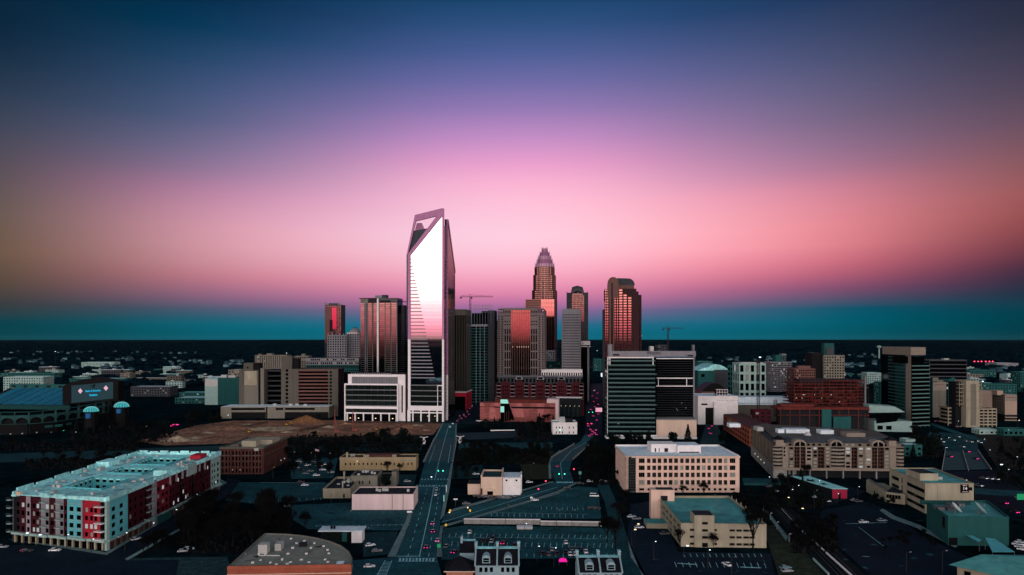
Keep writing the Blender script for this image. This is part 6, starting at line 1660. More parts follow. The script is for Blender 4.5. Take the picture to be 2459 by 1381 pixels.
# low front wing
pw = [P(2103, 398), P(2129, 396), P(2172, 400), (P(2172, 400)[0] + 4, 432), P(2082, 440)]
prism('low_wing', [P(2127, 402), P(2174, 396), (P(2174, 396)[0] + 4, 426), (P(2127, 402)[0] + 3, 430)], 0, 6.0, sand, T)
fw = Fc(P(2128, 401.6), P(2163, 397)); 
for k in range(5): fw.bar('window', gl_blk, T, fw.L * (k + .1) / 5, fw.L * (k + .9) / 5, 2.8, 4.8, -.15, .3)
fw.bar('low_wing_roof', roofD, T, 0, fw.L, 6.0, 6.1, .5, 20)
T = thing('sand_garden_wall', 'blank sand coloured wall block left of the television office', 'wall', (*P(2082, 430), 0))
prism('wall', [P(2081, 436), P(2128, 404), add(P(2128, 404), (2.5, 2.4)), add(P(2081, 436), (2.5, 2.4))], 0, 6.2, sand, T); prism('cap', [P(2081, 436), P(2128, 404), add(P(2128, 404), (2.8, 2.6)), add(P(2081, 436), (2.8, 2.6))], 6.2, 6.4, tan2, T)
# -- green block with dishes
pA, pB, pC, pD = (196.8, 318.0), (223.6, 317.0), (236.0, 350.0), (204.2, 347.0)
T = thing('dish_building', 'grey green windowless block with two satellite dishes on its roof', 'building', (*pA, 0))
f0 = Fc(pA, pB); s, z = f0.s, f0.z
for p0, p1 in ((pA, pB), (pB, pC), (pC, pD), (pD, pA)): gridwall(Fc(p0, p1), 0, 13, [], [], tealg, 0, T)
fl_ = Fc(pD, pA); fl_.bar('side_vent', blackm, T, fl_.L - 7, fl_.L - 4, 6.6, 11.6, -.2, -.02); f0.bar('door_opening', blackm, T, .3, 4, 0, 3.5, -.2, -.02)
prism('roof', inset([pA, pB, pC, pD], .5), 12.0, 12.2, roofM, T); ring('parapet', [pA, pB, pC, pD], 12.7, 13.15, .05, .45, tealg, T)
for a, d in ((5, 16), (9.5, 16), (14, 22), (19, 24)): ac(T, f0, a, d, 12.2, 3.0, 4.2, 1.7, steel)
f0.bar('screen_wall', tealdk, T, 2, 26, 12.2, 14.2, 27, 27.4)
def dish(c, r, az_, label, m):
    T = thing('satellite_dish', label, 'satellite dish', c)
    n, mr = 18, 4; v, f = [], []
    dx, dy, dz = sin(az_) * cos(.75), cos(az_) * cos(.75), sin(.75)
    e = (cos(az_), -sin(az_), 0); g = (-sin(az_) * sin(.75), -cos(az_) * sin(.75), cos(.75))
    o = (c[0], c[1], c[2] + 2.2)
    for j in range(mr + 1):
        rr = r * j / mr; dp = (rr / r) ** 2 * r * .32
        for i in range(n):
            t = 2 * pi * i / n
            v.append(tuple(o[k] + rr * (cos(t) * e[k] + sin(t) * g[k]) + (dx, dy, dz)[k] * dp for k in range(3)))
    for j in range(mr):
        for i in range(n): f.append((j * n + i, j * n + (i + 1) % n, (j + 1) * n + (i + 1) % n, (j + 1) * n + i))
    mk('reflector', v, f, m, T, smooth=True)
    b = MB(); b.tube(c, o, .35, .25, 6); b.tube((c[0] - .9, c[1], c[2]), o, .12, .1, 5); b.tube((c[0] + .9, c[1], c[2]), o, .12, .1, 5); b.build('mount', steel, T)
    tip = tuple(o[k] + (dx, dy, dz)[k] * r * .95 for k in range(3))
    b = MB()
    for i in range(3):
        t = 2 * pi * i / 3; b.tube(tuple(o[k] + r * .95 * (cos(t) * e[k] + sin(t) * g[k]) + (dx, dy, dz)[k] * r * .3 for k in range(3)), tip, .07, .07, 4)
    b.build('feed_strut', steel, T); b = MB(); b.tube(tip, tuple(tip[k] - (dx, dy, dz)[k] * .6 for k in range(3)), .3, .2, 6); b.build('feed_horn', unitm, T)
dishm = mat('pale dish paint', (.5, .62, .6), .4, var=.06)
dish((f0.pt(s(2326) , 12.2, 10)), 2.9, 2.2, 'paler satellite dish on the green block', dishm)
dish((f0.pt(s(2381), 12.2, 9)), 3.4, 2.2, 'larger duller satellite dish near the corner of the green block', mat('dull dish paint', (.22, .34, .33), .4, var=.06))
# canopy shed
c0, c1, c2, c3 = G(2366, 1292, 5), G(2383, 1326, 4), G(2436, 1326, 4), G(2389, 1295, 5)
T = thing('teal_canopy', 'pale teal sloping canopy roof below the satellite dish block', 'canopy', (*c1, 0))
mk('canopy_roof', [(*c0, 5.2), (*c1, 4.2), (*c2, 4.2), (*c3, 5.2), (*c0, 5.0), (*c1, 4.0), (*c2, 4.0), (*c3, 5.0)], [(0, 1, 2, 3), (7, 6, 5, 4), (0, 4, 5, 1), (1, 5, 6, 2), (2, 6, 7, 3), (3, 7, 4, 0)], tealw, T)
for p in (c0, c1, c2, c3): b = MB(); b.tube((p[0], p[1], 0), (p[0], p[1], 4.1), .14, .14, 5); b.build('canopy_post', steel, T)
w0, w1 = G(2297, 1279, 4.5), G(2366, 1292, 4.5)
T = thing('covered_walkway', 'thin pale covered walkway roof along the green block', 'canopy', (*w0, 0))
mk('walkway_roof', [(*w0, 4.6), (*G(2320, 1279, 4.5), 4.6), (*G(2358, 1297, 4.5), 4.6), (*G(2350, 1302, 4.5), 4.6), (*G(2316, 1284, 4.5), 4.6), (*G(2297, 1284, 4.5), 4.6)], [(5, 4, 3, 2, 1, 0)], tealw, T)
for x, y in ((2300, 1282), (2320, 1282), (2352, 1299)): p = G(x, y, 4.5); b = MB(); b.tube((p[0], p[1], 0), (p[0], p[1], 4.55), .15, .15, 5); b.build('walkway_post', steel, T)
# house at the bottom right corner
T = thing('hip_roofed_house', 'house with a broad pale green hip roof in the bottom corner', 'house', (*G(2320, 1375, 0), 0))
e = [G(2289, 1356, 6), G(2392, 1381, 6), G(2560, 1352, 6), G(2420, 1336, 6)]
e = [(168.5, 272.0), (186.0, 250.0), (230.0, 262.0), (214.0, 284.0)]
rg = [(182.5, 274.0), (214.0, 268.0)]
v = [(*p, 6.0) for p in e] + [(*p, 9.4) for p in rg]
mk('hip_roof', v, [(0, 1, 4), (1, 2, 5, 4), (2, 3, 5), (3, 0, 4, 5), (3, 2, 1, 0)], roofM, T)
wp = inset(e, 1.6); prism('walls', wp, 0, 6.0, sand, T)
fc = Fc(wp[0], wp[1])
for k in range(3): fc.bar('window', gl_blk, T, fc.L * (k + .4) / 4, fc.L * (k + .75) / 4, 2.6, 4.6, -.15, .1)
fc = Fc(wp[1], wp[2])
for k in range(5): fc.bar('window', gl_blk, T, fc.L * (k + .3) / 5, fc.L * (k + .6) / 5, 2.6, 4.6, -.15, .1)

# -- rounded brick building at the bottom
T = thing('rounded_brick_building', 'orange brick building with a rounded end and gravel roof dotted with white vents', 'building', (*P(560, 250), 0))
ZR = 12.0
edge = [(546, 1364), (843, 1359), (845.5, 1342), (838, 1326), (820, 1312), (796, 1302), (762, 1293), (726, 1287), (690, 1283.5), (636, 1282)]
rp = [G(x, y, ZR) for x, y in edge]
for i in range(len(rp)):
    p0, p1 = rp[i], rp[(i + 1) % len(rp)]; fc = Fc(p0, p1)
    if i == 0:
        cc = even(1, fc.L - 1, 11, .5); gridwall(fc, 0, ZR, cc, [(1.5, 4), (6, 8.4)], brick2, .4, T, name='brick_wall'); panes(fc, cc, [(1.5, 4), (6, 8.4)], .4, gl_blk, T, indiv=True)
    elif i < 4:
        cc = even(.3, fc.L - .3, max(1, int(fc.L / 2.4)), .5); gridwall(fc, 0, ZR, cc, [(1.5, 4), (6, 8.4), (9.4, 11)], brick2, .4, T, name='brick_wall'); panes(fc, cc, [(1.5, 4), (6, 8.4), (9.4, 11)], .4, gl_blk, T)
    else: gridwall(fc, 0, ZR, [], [], brick2, 0, T, name='brick_wall')
    fc.bar('parapet', brick2 if i == 0 else tan2, T, 0, fc.L, ZR - .5, ZR + (.6 if i == 0 else .3), -.1, .45)
    fc.bar('stone_course', cream, T, 0, fc.L, ZR - 2.6, ZR - 2.3, -.15, -.01)
prism('roof', inset(rp, .4), ZR - .6, ZR - .1, roofG, T)
def rbox(x, y, w, l, h_, m, nm='roof_vent'):
    p = G(x, y, ZR); cube(nm, m, T, (p[0], p[1], ZR - .1 + h_ / 2), (w, l, h_), .05)
vent = mat('white vent', (.62, .60, .55), .7, var=.08)
for x, y in ((607, 1351.5), (626, 1345), (650, 1351), (664, 1356), (678, 1344), (692, 1330), (698, 1350), (703, 1316), (713, 1305), (731, 1300), (724, 1344), (736, 1330), (742, 1350), (747, 1316), (755, 1305), (777, 1312), (787, 1321), (790, 1329), (781, 1344), (788, 1349.5), (702, 1360), (722, 1360), (690, 1354), (622, 1331), (638, 1331), (699, 1294)):
    rbox(x, y, RN.uniform(.75, 1.05), RN.uniform(.75, 1.05), RN.uniform(.35, .6), vent)
rbox(634, 1327, 3.4, 3.6, 3.6, unitm, 'rooftop_unit'); rbox(671, 1318, 2.4, 4.5, 2.6, unitm, 'rooftop_unit'); rbox(667, 1306, 1.6, 2, 2.0, steel, 'rooftop_unit'); rbox(728, 1311, 2.8, 2.2, 1.4, charcoal, 'rooftop_unit'); rbox(729, 1306, 3.2, 2.6, .5, unitm, 'rooftop_unit'); rbox(816, 1354, 2.4, 4.0, .5, roofW, 'roof_hatch'); rbox(590, 1331, .9, .9, .8, steel)
for k in range(9):
    p = G(600 + k * 24, 1345 - (k % 4) * 11, ZR); cube('roof_patch', RN.choice((roofD, tan_, tan2)), T, (p[0], p[1], ZR - .093 + k * .002), (RN.uniform(1.5, 5), RN.uniform(.6, 2.4), .01), RN.uniform(0, 1.5))
b = MB(); p = G(640, 1336, ZR); b.tube((p[0] - 3, p[1], ZR + .3), (p[0] + 5, p[1], ZR + .3), .25, .25, 6); b.build('duct', unitm, T)

# -- white shed shop
poly = quad(767, 322, 869, 7, 0.0); f0, f1, f2, f3 = faces(poly)
T = bld('white_shed_shop', 'small white flat roofed shop behind the rounded brick building', poly, 'shop')
s = f0.s
prism('roof_slab', inset(poly, -.5), 5.2, 5.7, roofW, T); f0.bar('end_wall', white, T, s(844), f0.L, 0, 5.2, 0, 6.8)
f0.bar('shopfront', gl_green, T, .2, s(843.8), 0, 5.2, 1.2, 6.6); f0.bar('green_panel', tealg, T, s(820), s(832), .3, 4.4, .9, 1.19); f0.bar('doorway', blackm, T, s(832.5), s(843), .1, 4, .9, 1.19)
for x in (792.5, 799): b = MB(); c = f0.pt(s(x), 5.7, 3); b.tube(c, (c[0], c[1], 7.0), .55, .55, 8); b.build('roof_fan', blackm, T)

# -- brick pavilion with a pyramid roof and white townhouses
w0 = Fc(P(1066, 262), P(1140, 262)); cc_ = w0.pt(w0.L / 2, 0, w0.L / 2)
T = thing('brick_pavilion', 'small brick pavilion with a black pyramid roof at the bottom centre', 'house', (*w0.p0, 0))
hw = w0.L / 2
prism('walls', [(cc_[0] - hw + .8, cc_[1] - hw + .8), (cc_[0] + hw - .8, cc_[1] - hw + .8), (cc_[0] + hw - .8, cc_[1] + hw - .8), (cc_[0] - hw + .8, cc_[1] + hw - .8)], 0, 6.6, mat('salmon brick', (.32, .15, .10), var=.15, fine=2), T)
mk('pyramid_roof', [(cc_[0] - hw, cc_[1] - hw, 6.7), (cc_[0] + hw, cc_[1] - hw, 6.7), (cc_[0] + hw, cc_[1] + hw, 6.7), (cc_[0] - hw, cc_[1] + hw, 6.7), (cc_[0], cc_[1], 10.8)], [(0, 1, 4), (1, 2, 4), (2, 3, 4), (3, 0, 4), (3, 2, 1, 0)], shingle, T)
w0.bar('eave_board', cream, T, -.1, w0.L + .1, 6.45, 6.75, -.15, .1)
wtown = mat('blue white siding', (.24, .36, .40), .6, var=.08)
def terrace(xa, Ya, xb, n, label, ze=7.8, zr2=12.2):
    f = Fc(P(xa, Ya), P(xb, Ya)); T = thing('white_townhouses', label, 'townhouse', (*f.p0, 0)); W_ = f.L / n
    prism('body', [f.pt(0, 0, 0)[:2], f.pt(f.L, 0, 0)[:2], f.pt(f.L, 0, 14)[:2], f.pt(0, 0, 14)[:2]], 0, ze - .3, wtown, T)
    for i in range(n):
        a0, a1 = i * W_, (i + 1) * W_
        mk('roof_slope', [f.pt(a0 + .3, ze, -.5), f.pt(a1 - .3, ze, -.5), f.pt(a1 - .3, zr2, 6), f.pt(a0 + .3, zr2, 6)], [(0, 1, 2, 3)], shingle, T)
        mk('roof_slope', [f.pt(a1 - .3, ze, 14.4), f.pt(a0 + .3, ze, 14.4), f.pt(a0 + .3, zr2, 9), f.pt(a1 - .3, zr2, 9)], [(0, 1, 2, 3)], shingle, T)
        f.bar('roof_flat', roofT, T, a0 + .3, a1 - .3, zr2 - .2, zr2 + .05, 6, 9)
        m = (a0 + a1) / 2
        f.poly('dormer', wtown, T, [(m - 1.5, ze + .6), (m + 1.5, ze + .6), (m + 1.5, ze + 2.6), (m + .9, ze + 3.3), (m, ze + 3.7), (m - .9, ze + 3.3), (m - 1.5, ze + 2.6)], .3, 4.5)
        f.bar('dormer_window', gl_teal, T, m - 1.1, m + 1.1, ze + .9, ze + 2.5, .15, .32); f.bar('dormer_sash', wtown, T, m - 1.1, m + 1.1, ze + 1.65, ze + 1.78, .05, .16)
        for q_ in (-2.0, 0, 2.0): f.bar('window', gl_blk, T, m + q_ - .55, m + q_ + .55, ze - 2.6, ze - .9, -.12, .1)
        f.bar('eave', wtown, T, a0, a1, ze - .35, ze - .05, -.7, .1)
    for i in range(n + 1):
        a = i * W_
        f.poly('party_wall', wtown, T, [(a - .28, ze - .2), (a + .28, ze - .2), (a + .28, ze + .5), (a - .28, ze + .5)], -.5, -.45)
        mk('party_wall', [f.pt(a - .28, ze - .3, -.6), f.pt(a + .28, ze - .3, -.6), f.pt(a + .28, zr2 + .5, 6), f.pt(a - .28, zr2 + .5, 6), f.pt(a - .28, ze + .5, -.6), f.pt(a + .28, ze + .5, -.6), f.pt(a - .28, 0, 9), f.pt(a + .28, 0, 9), f.pt(a - .28, zr2 + .5, 9), f.pt(a + .28, zr2 + .5, 9)], [(0, 1, 5, 4), (4, 5, 2, 3), (3, 2, 9, 8), (8, 9, 7, 6), (0, 4, 3, 8, 6), (1, 7, 9, 2, 5)], wtown, T)
        f.bar('chimney', wtown, T, a - .5, a + .5, zr2 - .5, zr2 + 2.0, 6.4, 8.6); f.bar('chimney_pot', paint, T, a - .6, a + .6, zr2 + 2.0, zr2 + 2.2, 6.3, 8.7)
terrace(1141, 266, 1246, 2, 'white townhouses with black roofs and arched dormers beside the brick pavilion')
terrace(1390, 258, 1494, 2, 'white townhouses with black roofs and arched dormers right of the magenta awning', 7.8, 11.3)
# rear flat roof behind the pavilion
T = thing('dark_rear_house', 'black roofed house behind the brick pavilion with a white chimney', 'house', (*P(1104, 275), 0))
f = Fc(P(1104, 276), P(1139.5, 276)); prism('body', [f.pt(0, 0)[:2], f.pt(f.L, 0)[:2], f.pt(f.L, 0, 8)[:2], f.pt(0, 0, 8)[:2]], 0, 9.5, wtown, T)
mk('roof_slope', [f.pt(-.2, 9.4, -.3), f.pt(f.L, 9.4, -.3), f.pt(f.L, 12.6, 5), f.pt(-.2, 12.6, 5)], [(0, 1, 2, 3)], shingle, T); f.bar('roof_flat', roofT, T, 0, f.L, 12.4, 12.6, 5, 8)
f.bar('chimney', wtown, T, 0, .9, 9.5, 14.6, 4, 6)
# magenta awning kiosk
p = G(1352, 1357, 0)
T = thing('lit_awning', 'glowing magenta arched awning over a doorway between the townhouses', 'awning', (*p, 0))
f = Fc((p[0] - 1.7, p[1]), (p[0] + 1.7, p[1])); n = 8
v = []
for d in (-.6, .9):
    for k in range(n + 1): t = pi * k / n; v.append(f.pt(f.L / 2 - f.L / 2 * cos(t), 1.6 + 1.1 * sin(t) + (0 if d > 0 else -.15), d))
mk('awning_cloth', v, [(k, k + 1, k + n + 2, k + n + 1) for k in range(n)] + [tuple(range(n + 1))], e_mag, T)
for a in (.05, f.L - .05): b = MB(); b.tube(f.pt(a, 0, -.5), f.pt(a, 1.6, -.5), .06, .06, 5); b.build('awning_post', steel, T)
# deep red sided shed near the rails
pz = [G(1998, 1200), G(2034, 1200), (G(2034, 1200)[0] - 6.5, G(2034, 1200)[1] + 37), (G(1998, 1200)[0] - 9, G(1998, 1200)[1] + 37)]
T = bld('red_lit_shed', 'narrow shed with a pale blue roof and a glowing red end wall', pz, 'shed')
prism('shed_body', pz, 0, 6.2, charcoal, T); prism('shed_roof', inset(pz, -.35), 6.2, 6.5, roofT, T)
f = Fc(pz[0], pz[1]); f.bar('red_end_wall', mat('red lit mural', (.30, .02, .05), emit=(.55, .02, .09), es=.06), T, .1, f.L - .1, .8, 6.0, -.25, -.02)
f.bar('end_door', blackm, T, f.L * .42, f.L * .56, .2, 4.2, -.35, -.24)
# retaining wall between the two car parks
T = thing('retaining_wall', 'long pale retaining wall between the two car parks', 'wall', (*G(1115, 1260), 0))
for x0, x1, zz, yy in ((1114, 1297, 2.7, 1260), (1298, 1445, 2.3, 1264)):
    fw = Fc(G(x0, yy - 2), G(x1, yy)); fw.bar('wall_face', conc, T, 0, fw.L, 0, zz - .35, 0, .5); fw.bar('wall_cap', white, T, -.1, fw.L + .1, zz - .35, zz, -.15, .8)
    for k in range(1, 9): fw.bar('wall_joint', greyd, T, fw.L * k / 9 - .03, fw.L * k / 9 + .03, 0, zz - .36, -.015, .0)
T = thing('concrete_plinth', 'low concrete plinth in front of the long retaining wall', 'plinth', (*G(1241, 1272), 0))
fw = Fc(G(1241, 1272), G(1279, 1272)); fw.bar('plinth_top', white, T, 0, fw.L, .7, .95, -.1, 5); fw.bar('plinth_base', conc, T, .15, fw.L - .15, 0, .7, .05, 4.8)

# ------------------------------------------------------------------ roads, car parks and bare ground
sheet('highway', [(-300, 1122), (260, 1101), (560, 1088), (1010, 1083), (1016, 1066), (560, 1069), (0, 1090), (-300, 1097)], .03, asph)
sheet('highway', [(1104, 1063), (1328, 1063), (1322, 1079), (1100, 1080)], .03, asph)
sheet('dirt', [(330, 1060), (470, 1022), (560, 1010), (830, 1009), (1062, 1016), (1040, 1044), (830, 1047), (700, 1056), (520, 1066), (400, 1070)], .025, dirt)
sheet('grass', [(300, 1341), (545, 1337), (560, 1381), (310, 1381)], .03, mat('teal lit lawn', (.018, .05, .055), .95, var=.45, vscale=.25, fine=.9))  # paler teal light on this grass is put into its base colour
sheet('grass', [(1830, 1262), (1872, 1262), (1990, 1381), (1870, 1381)], .03, mat('rail verge grass', (.024, .034, .02), .95, var=.45, vscale=.2, fine=.8))
sheet('grass', [(1240, 1085), (1330, 1085), (1335, 1150), (1260, 1152)], .03, mat('olive lawn', (.02, .026, .012), .95, var=.4, vscale=.2, fine=.6))
sheet('grass', [(1090, 1040), (1240, 1036), (1250, 1050), (1092, 1058)], .03, mat('pale plaza', (.02, .042, .055), .9, var=.3, vscale=.1))
sheet('scrub', [(2340, 1040), (2470, 1040), (2560, 1120), (2400, 1130)], .028, grassb)
sheet('scrub', [(640, 1066), (1018, 1062), (1020, 1045), (700, 1050)], .029, grassb)
sheet('scrub', [(1100, 1112), (1322, 1112), (1330, 1082), (1098, 1082)], .029, grassb)

def lot(pts, m, z=.035): return sheet('car_park', pts, z, m)
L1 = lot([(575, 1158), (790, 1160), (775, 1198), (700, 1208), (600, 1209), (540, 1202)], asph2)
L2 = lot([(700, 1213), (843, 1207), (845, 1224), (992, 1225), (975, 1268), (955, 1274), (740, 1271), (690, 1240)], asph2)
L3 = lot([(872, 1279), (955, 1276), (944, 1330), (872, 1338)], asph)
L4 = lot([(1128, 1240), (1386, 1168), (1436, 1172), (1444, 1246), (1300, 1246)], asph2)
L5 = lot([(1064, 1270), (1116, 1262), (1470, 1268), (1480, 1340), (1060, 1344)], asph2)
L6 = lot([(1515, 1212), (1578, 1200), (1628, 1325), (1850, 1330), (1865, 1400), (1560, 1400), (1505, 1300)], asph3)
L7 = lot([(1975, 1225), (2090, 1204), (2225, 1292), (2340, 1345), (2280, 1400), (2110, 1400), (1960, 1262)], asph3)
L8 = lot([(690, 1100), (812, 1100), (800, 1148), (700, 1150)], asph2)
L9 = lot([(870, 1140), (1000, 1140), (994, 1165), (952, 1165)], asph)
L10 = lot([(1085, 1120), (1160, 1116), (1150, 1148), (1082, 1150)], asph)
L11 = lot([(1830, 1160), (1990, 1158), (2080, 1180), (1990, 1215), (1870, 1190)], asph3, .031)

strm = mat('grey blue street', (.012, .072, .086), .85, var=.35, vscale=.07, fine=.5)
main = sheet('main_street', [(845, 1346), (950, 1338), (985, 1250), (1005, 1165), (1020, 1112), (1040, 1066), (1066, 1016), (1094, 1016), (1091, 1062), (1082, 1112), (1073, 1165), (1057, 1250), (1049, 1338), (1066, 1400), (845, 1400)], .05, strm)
sheet('bridge_deck', [(1022, 1108), (1041, 1065), (1046, 1054), (1092, 1054), (1091, 1064), (1083, 1108)], .08, deckc)
br = sheet('branch_road', [(1058, 1257), (1068, 1236), (1100, 1226), (1220, 1193), (1300, 1170), (1334, 1157), (1324, 1128), (1322, 1110), (1330, 1096), (1348, 1082), (1376, 1069), (1394, 1060), (1404, 1044), (1424, 1044), (1426, 1062), (1404, 1079), (1380, 1096), (1372, 1110), (1368, 1130), (1378, 1157), (1330, 1180), (1240, 1208), (1120, 1244)], .052, strm)
sheet('bridge_deck', [(1323, 1108), (1331, 1096), (1348, 1082), (1378, 1068), (1414, 1068), (1404, 1079), (1380, 1096), (1373, 1108)], .08, deckc)
sheet('canyon_street', [(1404, 1046), (1446, 1046), (1446, 900), (1436, 860), (1426, 860), (1412, 900)], .045, asph3)
sheet('canyon_street', [(1066, 1018), (1150, 1018), (1160, 950), (1150, 930), (1128, 930), (1110, 970)], .044, asph3)
sheet('side_street', [(1484, 1400), (1548, 1400), (1506, 1290), (1480, 1205), (1462, 1165), (1432, 1163), (1452, 1205), (1470, 1290)], .04, asph)
sheet('apartment_street', [(246, 1346), (310, 1346), (425, 1272), (548, 1188), (580, 1154), (548, 1149), (532, 1160), (268, 1326)], .04, asph3)
sheet('apartment_street', [(-300, 1308), (120, 1310), (262, 1332), (312, 1346), (430, 1344), (420, 1400), (-300, 1400)], .038, asph3)
sheet('hotel_street', [(1680, 1066), (1742, 1066), (1716, 1004), (1700, 1004)], .04, asph)
sheet('overpass', [(1782, 1148), (1870, 1150), (1880, 1166), (1786, 1164)], .05, asph2)
sheet('expressway', [(2262, 1132), (2390, 1130), (2470, 1192), (2460, 1230), (2330, 1205)], .04, asph3)
sheet('bridge_deck', [(2262, 1130), (2378, 1127), (2348, 1084), (2270, 1084)], .07, deckc)
sheet('expressway', [(2268, 1084), (2350, 1084), (2345, 1045), (2235, 1036), (2225, 1046), (2255, 1060)], .04, asph)
sheet('expressway', [(2340, 1172), (2620, 1190), (2620, 1205), (2340, 1186)], .06, asph2)
sheet('cross_road', [(2225, 1018), (2350, 1060), (2370, 1060), (2240, 1016)], .06, asph2)
sheet('rail_bed', [(1822, 1188), (1862, 1186), (2100, 1400), (1995, 1400)], .04, mat('rail ballast', (.006, .009, .011), .95, var=.35, vscale=.4, fine=1.2))
sheet('rail_platform', [(1832, 1222), (1838, 1220), (1892, 1290), (1888, 1300)], .12, walkm)

def pave(pts, name='pavement'): return sheet(name, pts, .16, walkm)
pave([(930, 1338), (950, 1338), (985, 1250), (1005, 1165), (1000, 1165), (975, 1250)])
pave([(1057, 1250), (1073, 1165), (1083, 1112), (1088, 1112), (1081, 1165), (1067, 1237)])
pave([(1016, 1110), (1036, 1066), (1061, 1017), (1065, 1017), (1040, 1066), (1021, 1110)]); pave([(1083, 1110), (1091, 1064), (1094, 1017), (1097, 1017), (1096, 1064), (1088, 1110)])
pave([(1071, 1234), (1230, 1188), (1332, 1158), (1326, 1156), (1226, 1184), (1090, 1222)]); pave([(1060, 1262), (1122, 1245), (1242, 1210), (1334, 1181), (1382, 1158), (1392, 1158), (1340, 1187), (1130, 1248), (1062, 1268)])
pave([(1318, 1150), (1317, 1110), (1325, 1096), (1344, 1081), (1348, 1082), (1330, 1096), (1322, 1110), (1324, 1150)])
pave([(1048, 1338), (1052, 1300), (1058, 1262), (1064, 1262), (1060, 1300), (1062, 1338)])
pave([(262, 1330), (545, 1160), (532, 1152), (530, 1163), (256, 1326)]); pave([(120, 1312), (258, 1334), (262, 1328), (60, 1296), (22, 1296)])
pave([(1515, 1340), (1560, 1400), (1548, 1400), (1508, 1300)])
pave([(300, 1343), (430, 1270), (434, 1273), (306, 1347)])
pave([(2120, 1222), (2150, 1240), (2210, 1262), (2300, 1312), (2294, 1316), (2200, 1268), (2140, 1246), (2112, 1226)])

# road markings: each painted bar a piece of its road
def seg(parent, a, b, w, z, m=paint, name='road_marking'):
    p, q_ = G(*a), G(*b); dx, dy = q_[0] - p[0], q_[1] - p[1]; L = math.hypot(dx, dy)
    return cube(name, m, parent, ((p[0] + q_[0]) / 2, (p[1] + q_[1]) / 2, z), (w * 1.45 if w < .6 else w, L, .01), atan2(dy, dx) - pi / 2)
def lerp(a, b, t): return (a[0] + (b[0] - a[0]) * t, a[1] + (b[1] - a[1]) * t)
def gl(a, b, t):                       # point between two photo points, even on the ground
    p, q_ = G(*a), G(*b); x, y = p[0] + (q_[0] - p[0]) * t, p[1] + (q_[1] - p[1]) * t
    return (CX + x * F / y, HY + H * F / y)
cl = [((1007, 1337), (1033, 1218)), ((1033, 1218), (1043, 1165)), ((1045, 1148), (1054, 1108)), ((1054, 1108), (1066, 1064)), ((1066, 1064), (1078, 1020))]
for a, b in cl: seg(main, a, b, .22, .066 if b[1] > 1105 else .1)
for off, t0 in ((-28, .5), (22, .5)):
    for k in range(12):
        a, b = (1007 + off, 1337), (1044 + off * .58, 1168)
        seg(main, gl(a, b, k / 12), gl(a, b, k / 12 + .035), .16, .066)
for a, b in (((1030, 1112), (1046, 1068)), ((1076, 1112), (1083, 1068))): seg(main, a, b, .18, .1)
seg(main, (953, 1336), (1010, 1336), .5, .066)
for k in range(11): seg(main, (960 + k * 8, 1348), (961 + k * 8, 1341), .55, .066)
seg(main, (956, 1340.5), (1048, 1340.5), .18, .066); seg(main, (954, 1348.5), (1050, 1348.5), .18, .066)
for k in range(10): seg(main, lerp((906, 1381), (926, 1347), k / 10), lerp((926, 1381), (940, 1347), k / 10), .3, .066)
seg(main, (904, 1384), (925, 1346), .18, .066); seg(main, (926, 1384), (941, 1346), .18, .066)
for y in (1151, 1166):
    for k in range(9): seg(main, (1013 + k * 7.6 - (y - 1151) * .3, y + 1), (1014.5 + k * 7.6 - (y - 1151) * .3, y - 1), .5, .066)
seg(main, (1007, 1168.5), (1073, 1168), .3, .066)
for a, b in (((1062, 1254), (1338, 1170)), ((1350, 1150), (1346, 1112)), ((1346, 1112), (1372, 1082)), ((1372, 1082), (1408, 1062))): seg(br, a, b, .2, .068 if b[1] > 1109 else .1)
for k in range(10): seg(br, (1338 + k * 4, 1160), (1339 + k * 4, 1157), .5, .068)
def stalls(parent, a, b, n, dy, lean=0.0, skip=()):
    for k in range(n + 1):
        if k in skip: continue
        p = gl(a, b, k / n); seg(parent, p, (p[0] + lean, p[1] + dy), .13, .05, name='parking_line')
stalls(L5, (1078, 1290), (1470, 1294), 26, -9, 3); stalls(L5, (1084, 1312), (1470, 1316), 26, -11, 2); seg(L5, (1078, 1290), (1470, 1294), .1, .05, name='parking_line')
stalls(L5, (1160, 1338), (1475, 1338), 18, -9)
stalls(L4, (1180, 1240), (1400, 1244), 16, -8); stalls(L4, (1300, 1224), (1400, 1226), 8, -7); seg(L4, (1180, 1231), (1410, 1235), .1, .05, name='parking_line')
stalls(L2, (760, 1265), (980, 1262), 15, -3); seg(L2, (760, 1263), (985, 1260), .15, .05, name='parking_line')
stalls(L1, (600, 1207), (770, 1200), 10, -4); seg(L1, (625, 1159), (780, 1160), .3, .05, name='parking_line')
stalls(L6, (1645, 1338), (1830, 1338), 12, -8, -4); stalls(L6, (1625, 1362), (1840, 1364), 13, -12, -5); seg(L6, (1627, 1353), (1674, 1356), .9, .05, name='parking_line'); seg(L6, (1778, 1362), (1828, 1364), .9, .05, name='parking_line')
seg(L7, (2030, 1258), (2130, 1255), .25, .05, name='parking_line'); seg(L7, (2062, 1266), (2125, 1314), .12, .05, name='parking_line'); seg(L7, (2070, 1336), (2088, 1337), .2, .05, name='parking_line')
for x, y, w in ((882, 1241, 24), (935, 1245, 9), (950, 1239, 36)): seg(L2, (x, y), (x + w, y), .7, .05, deckc, 'patch')
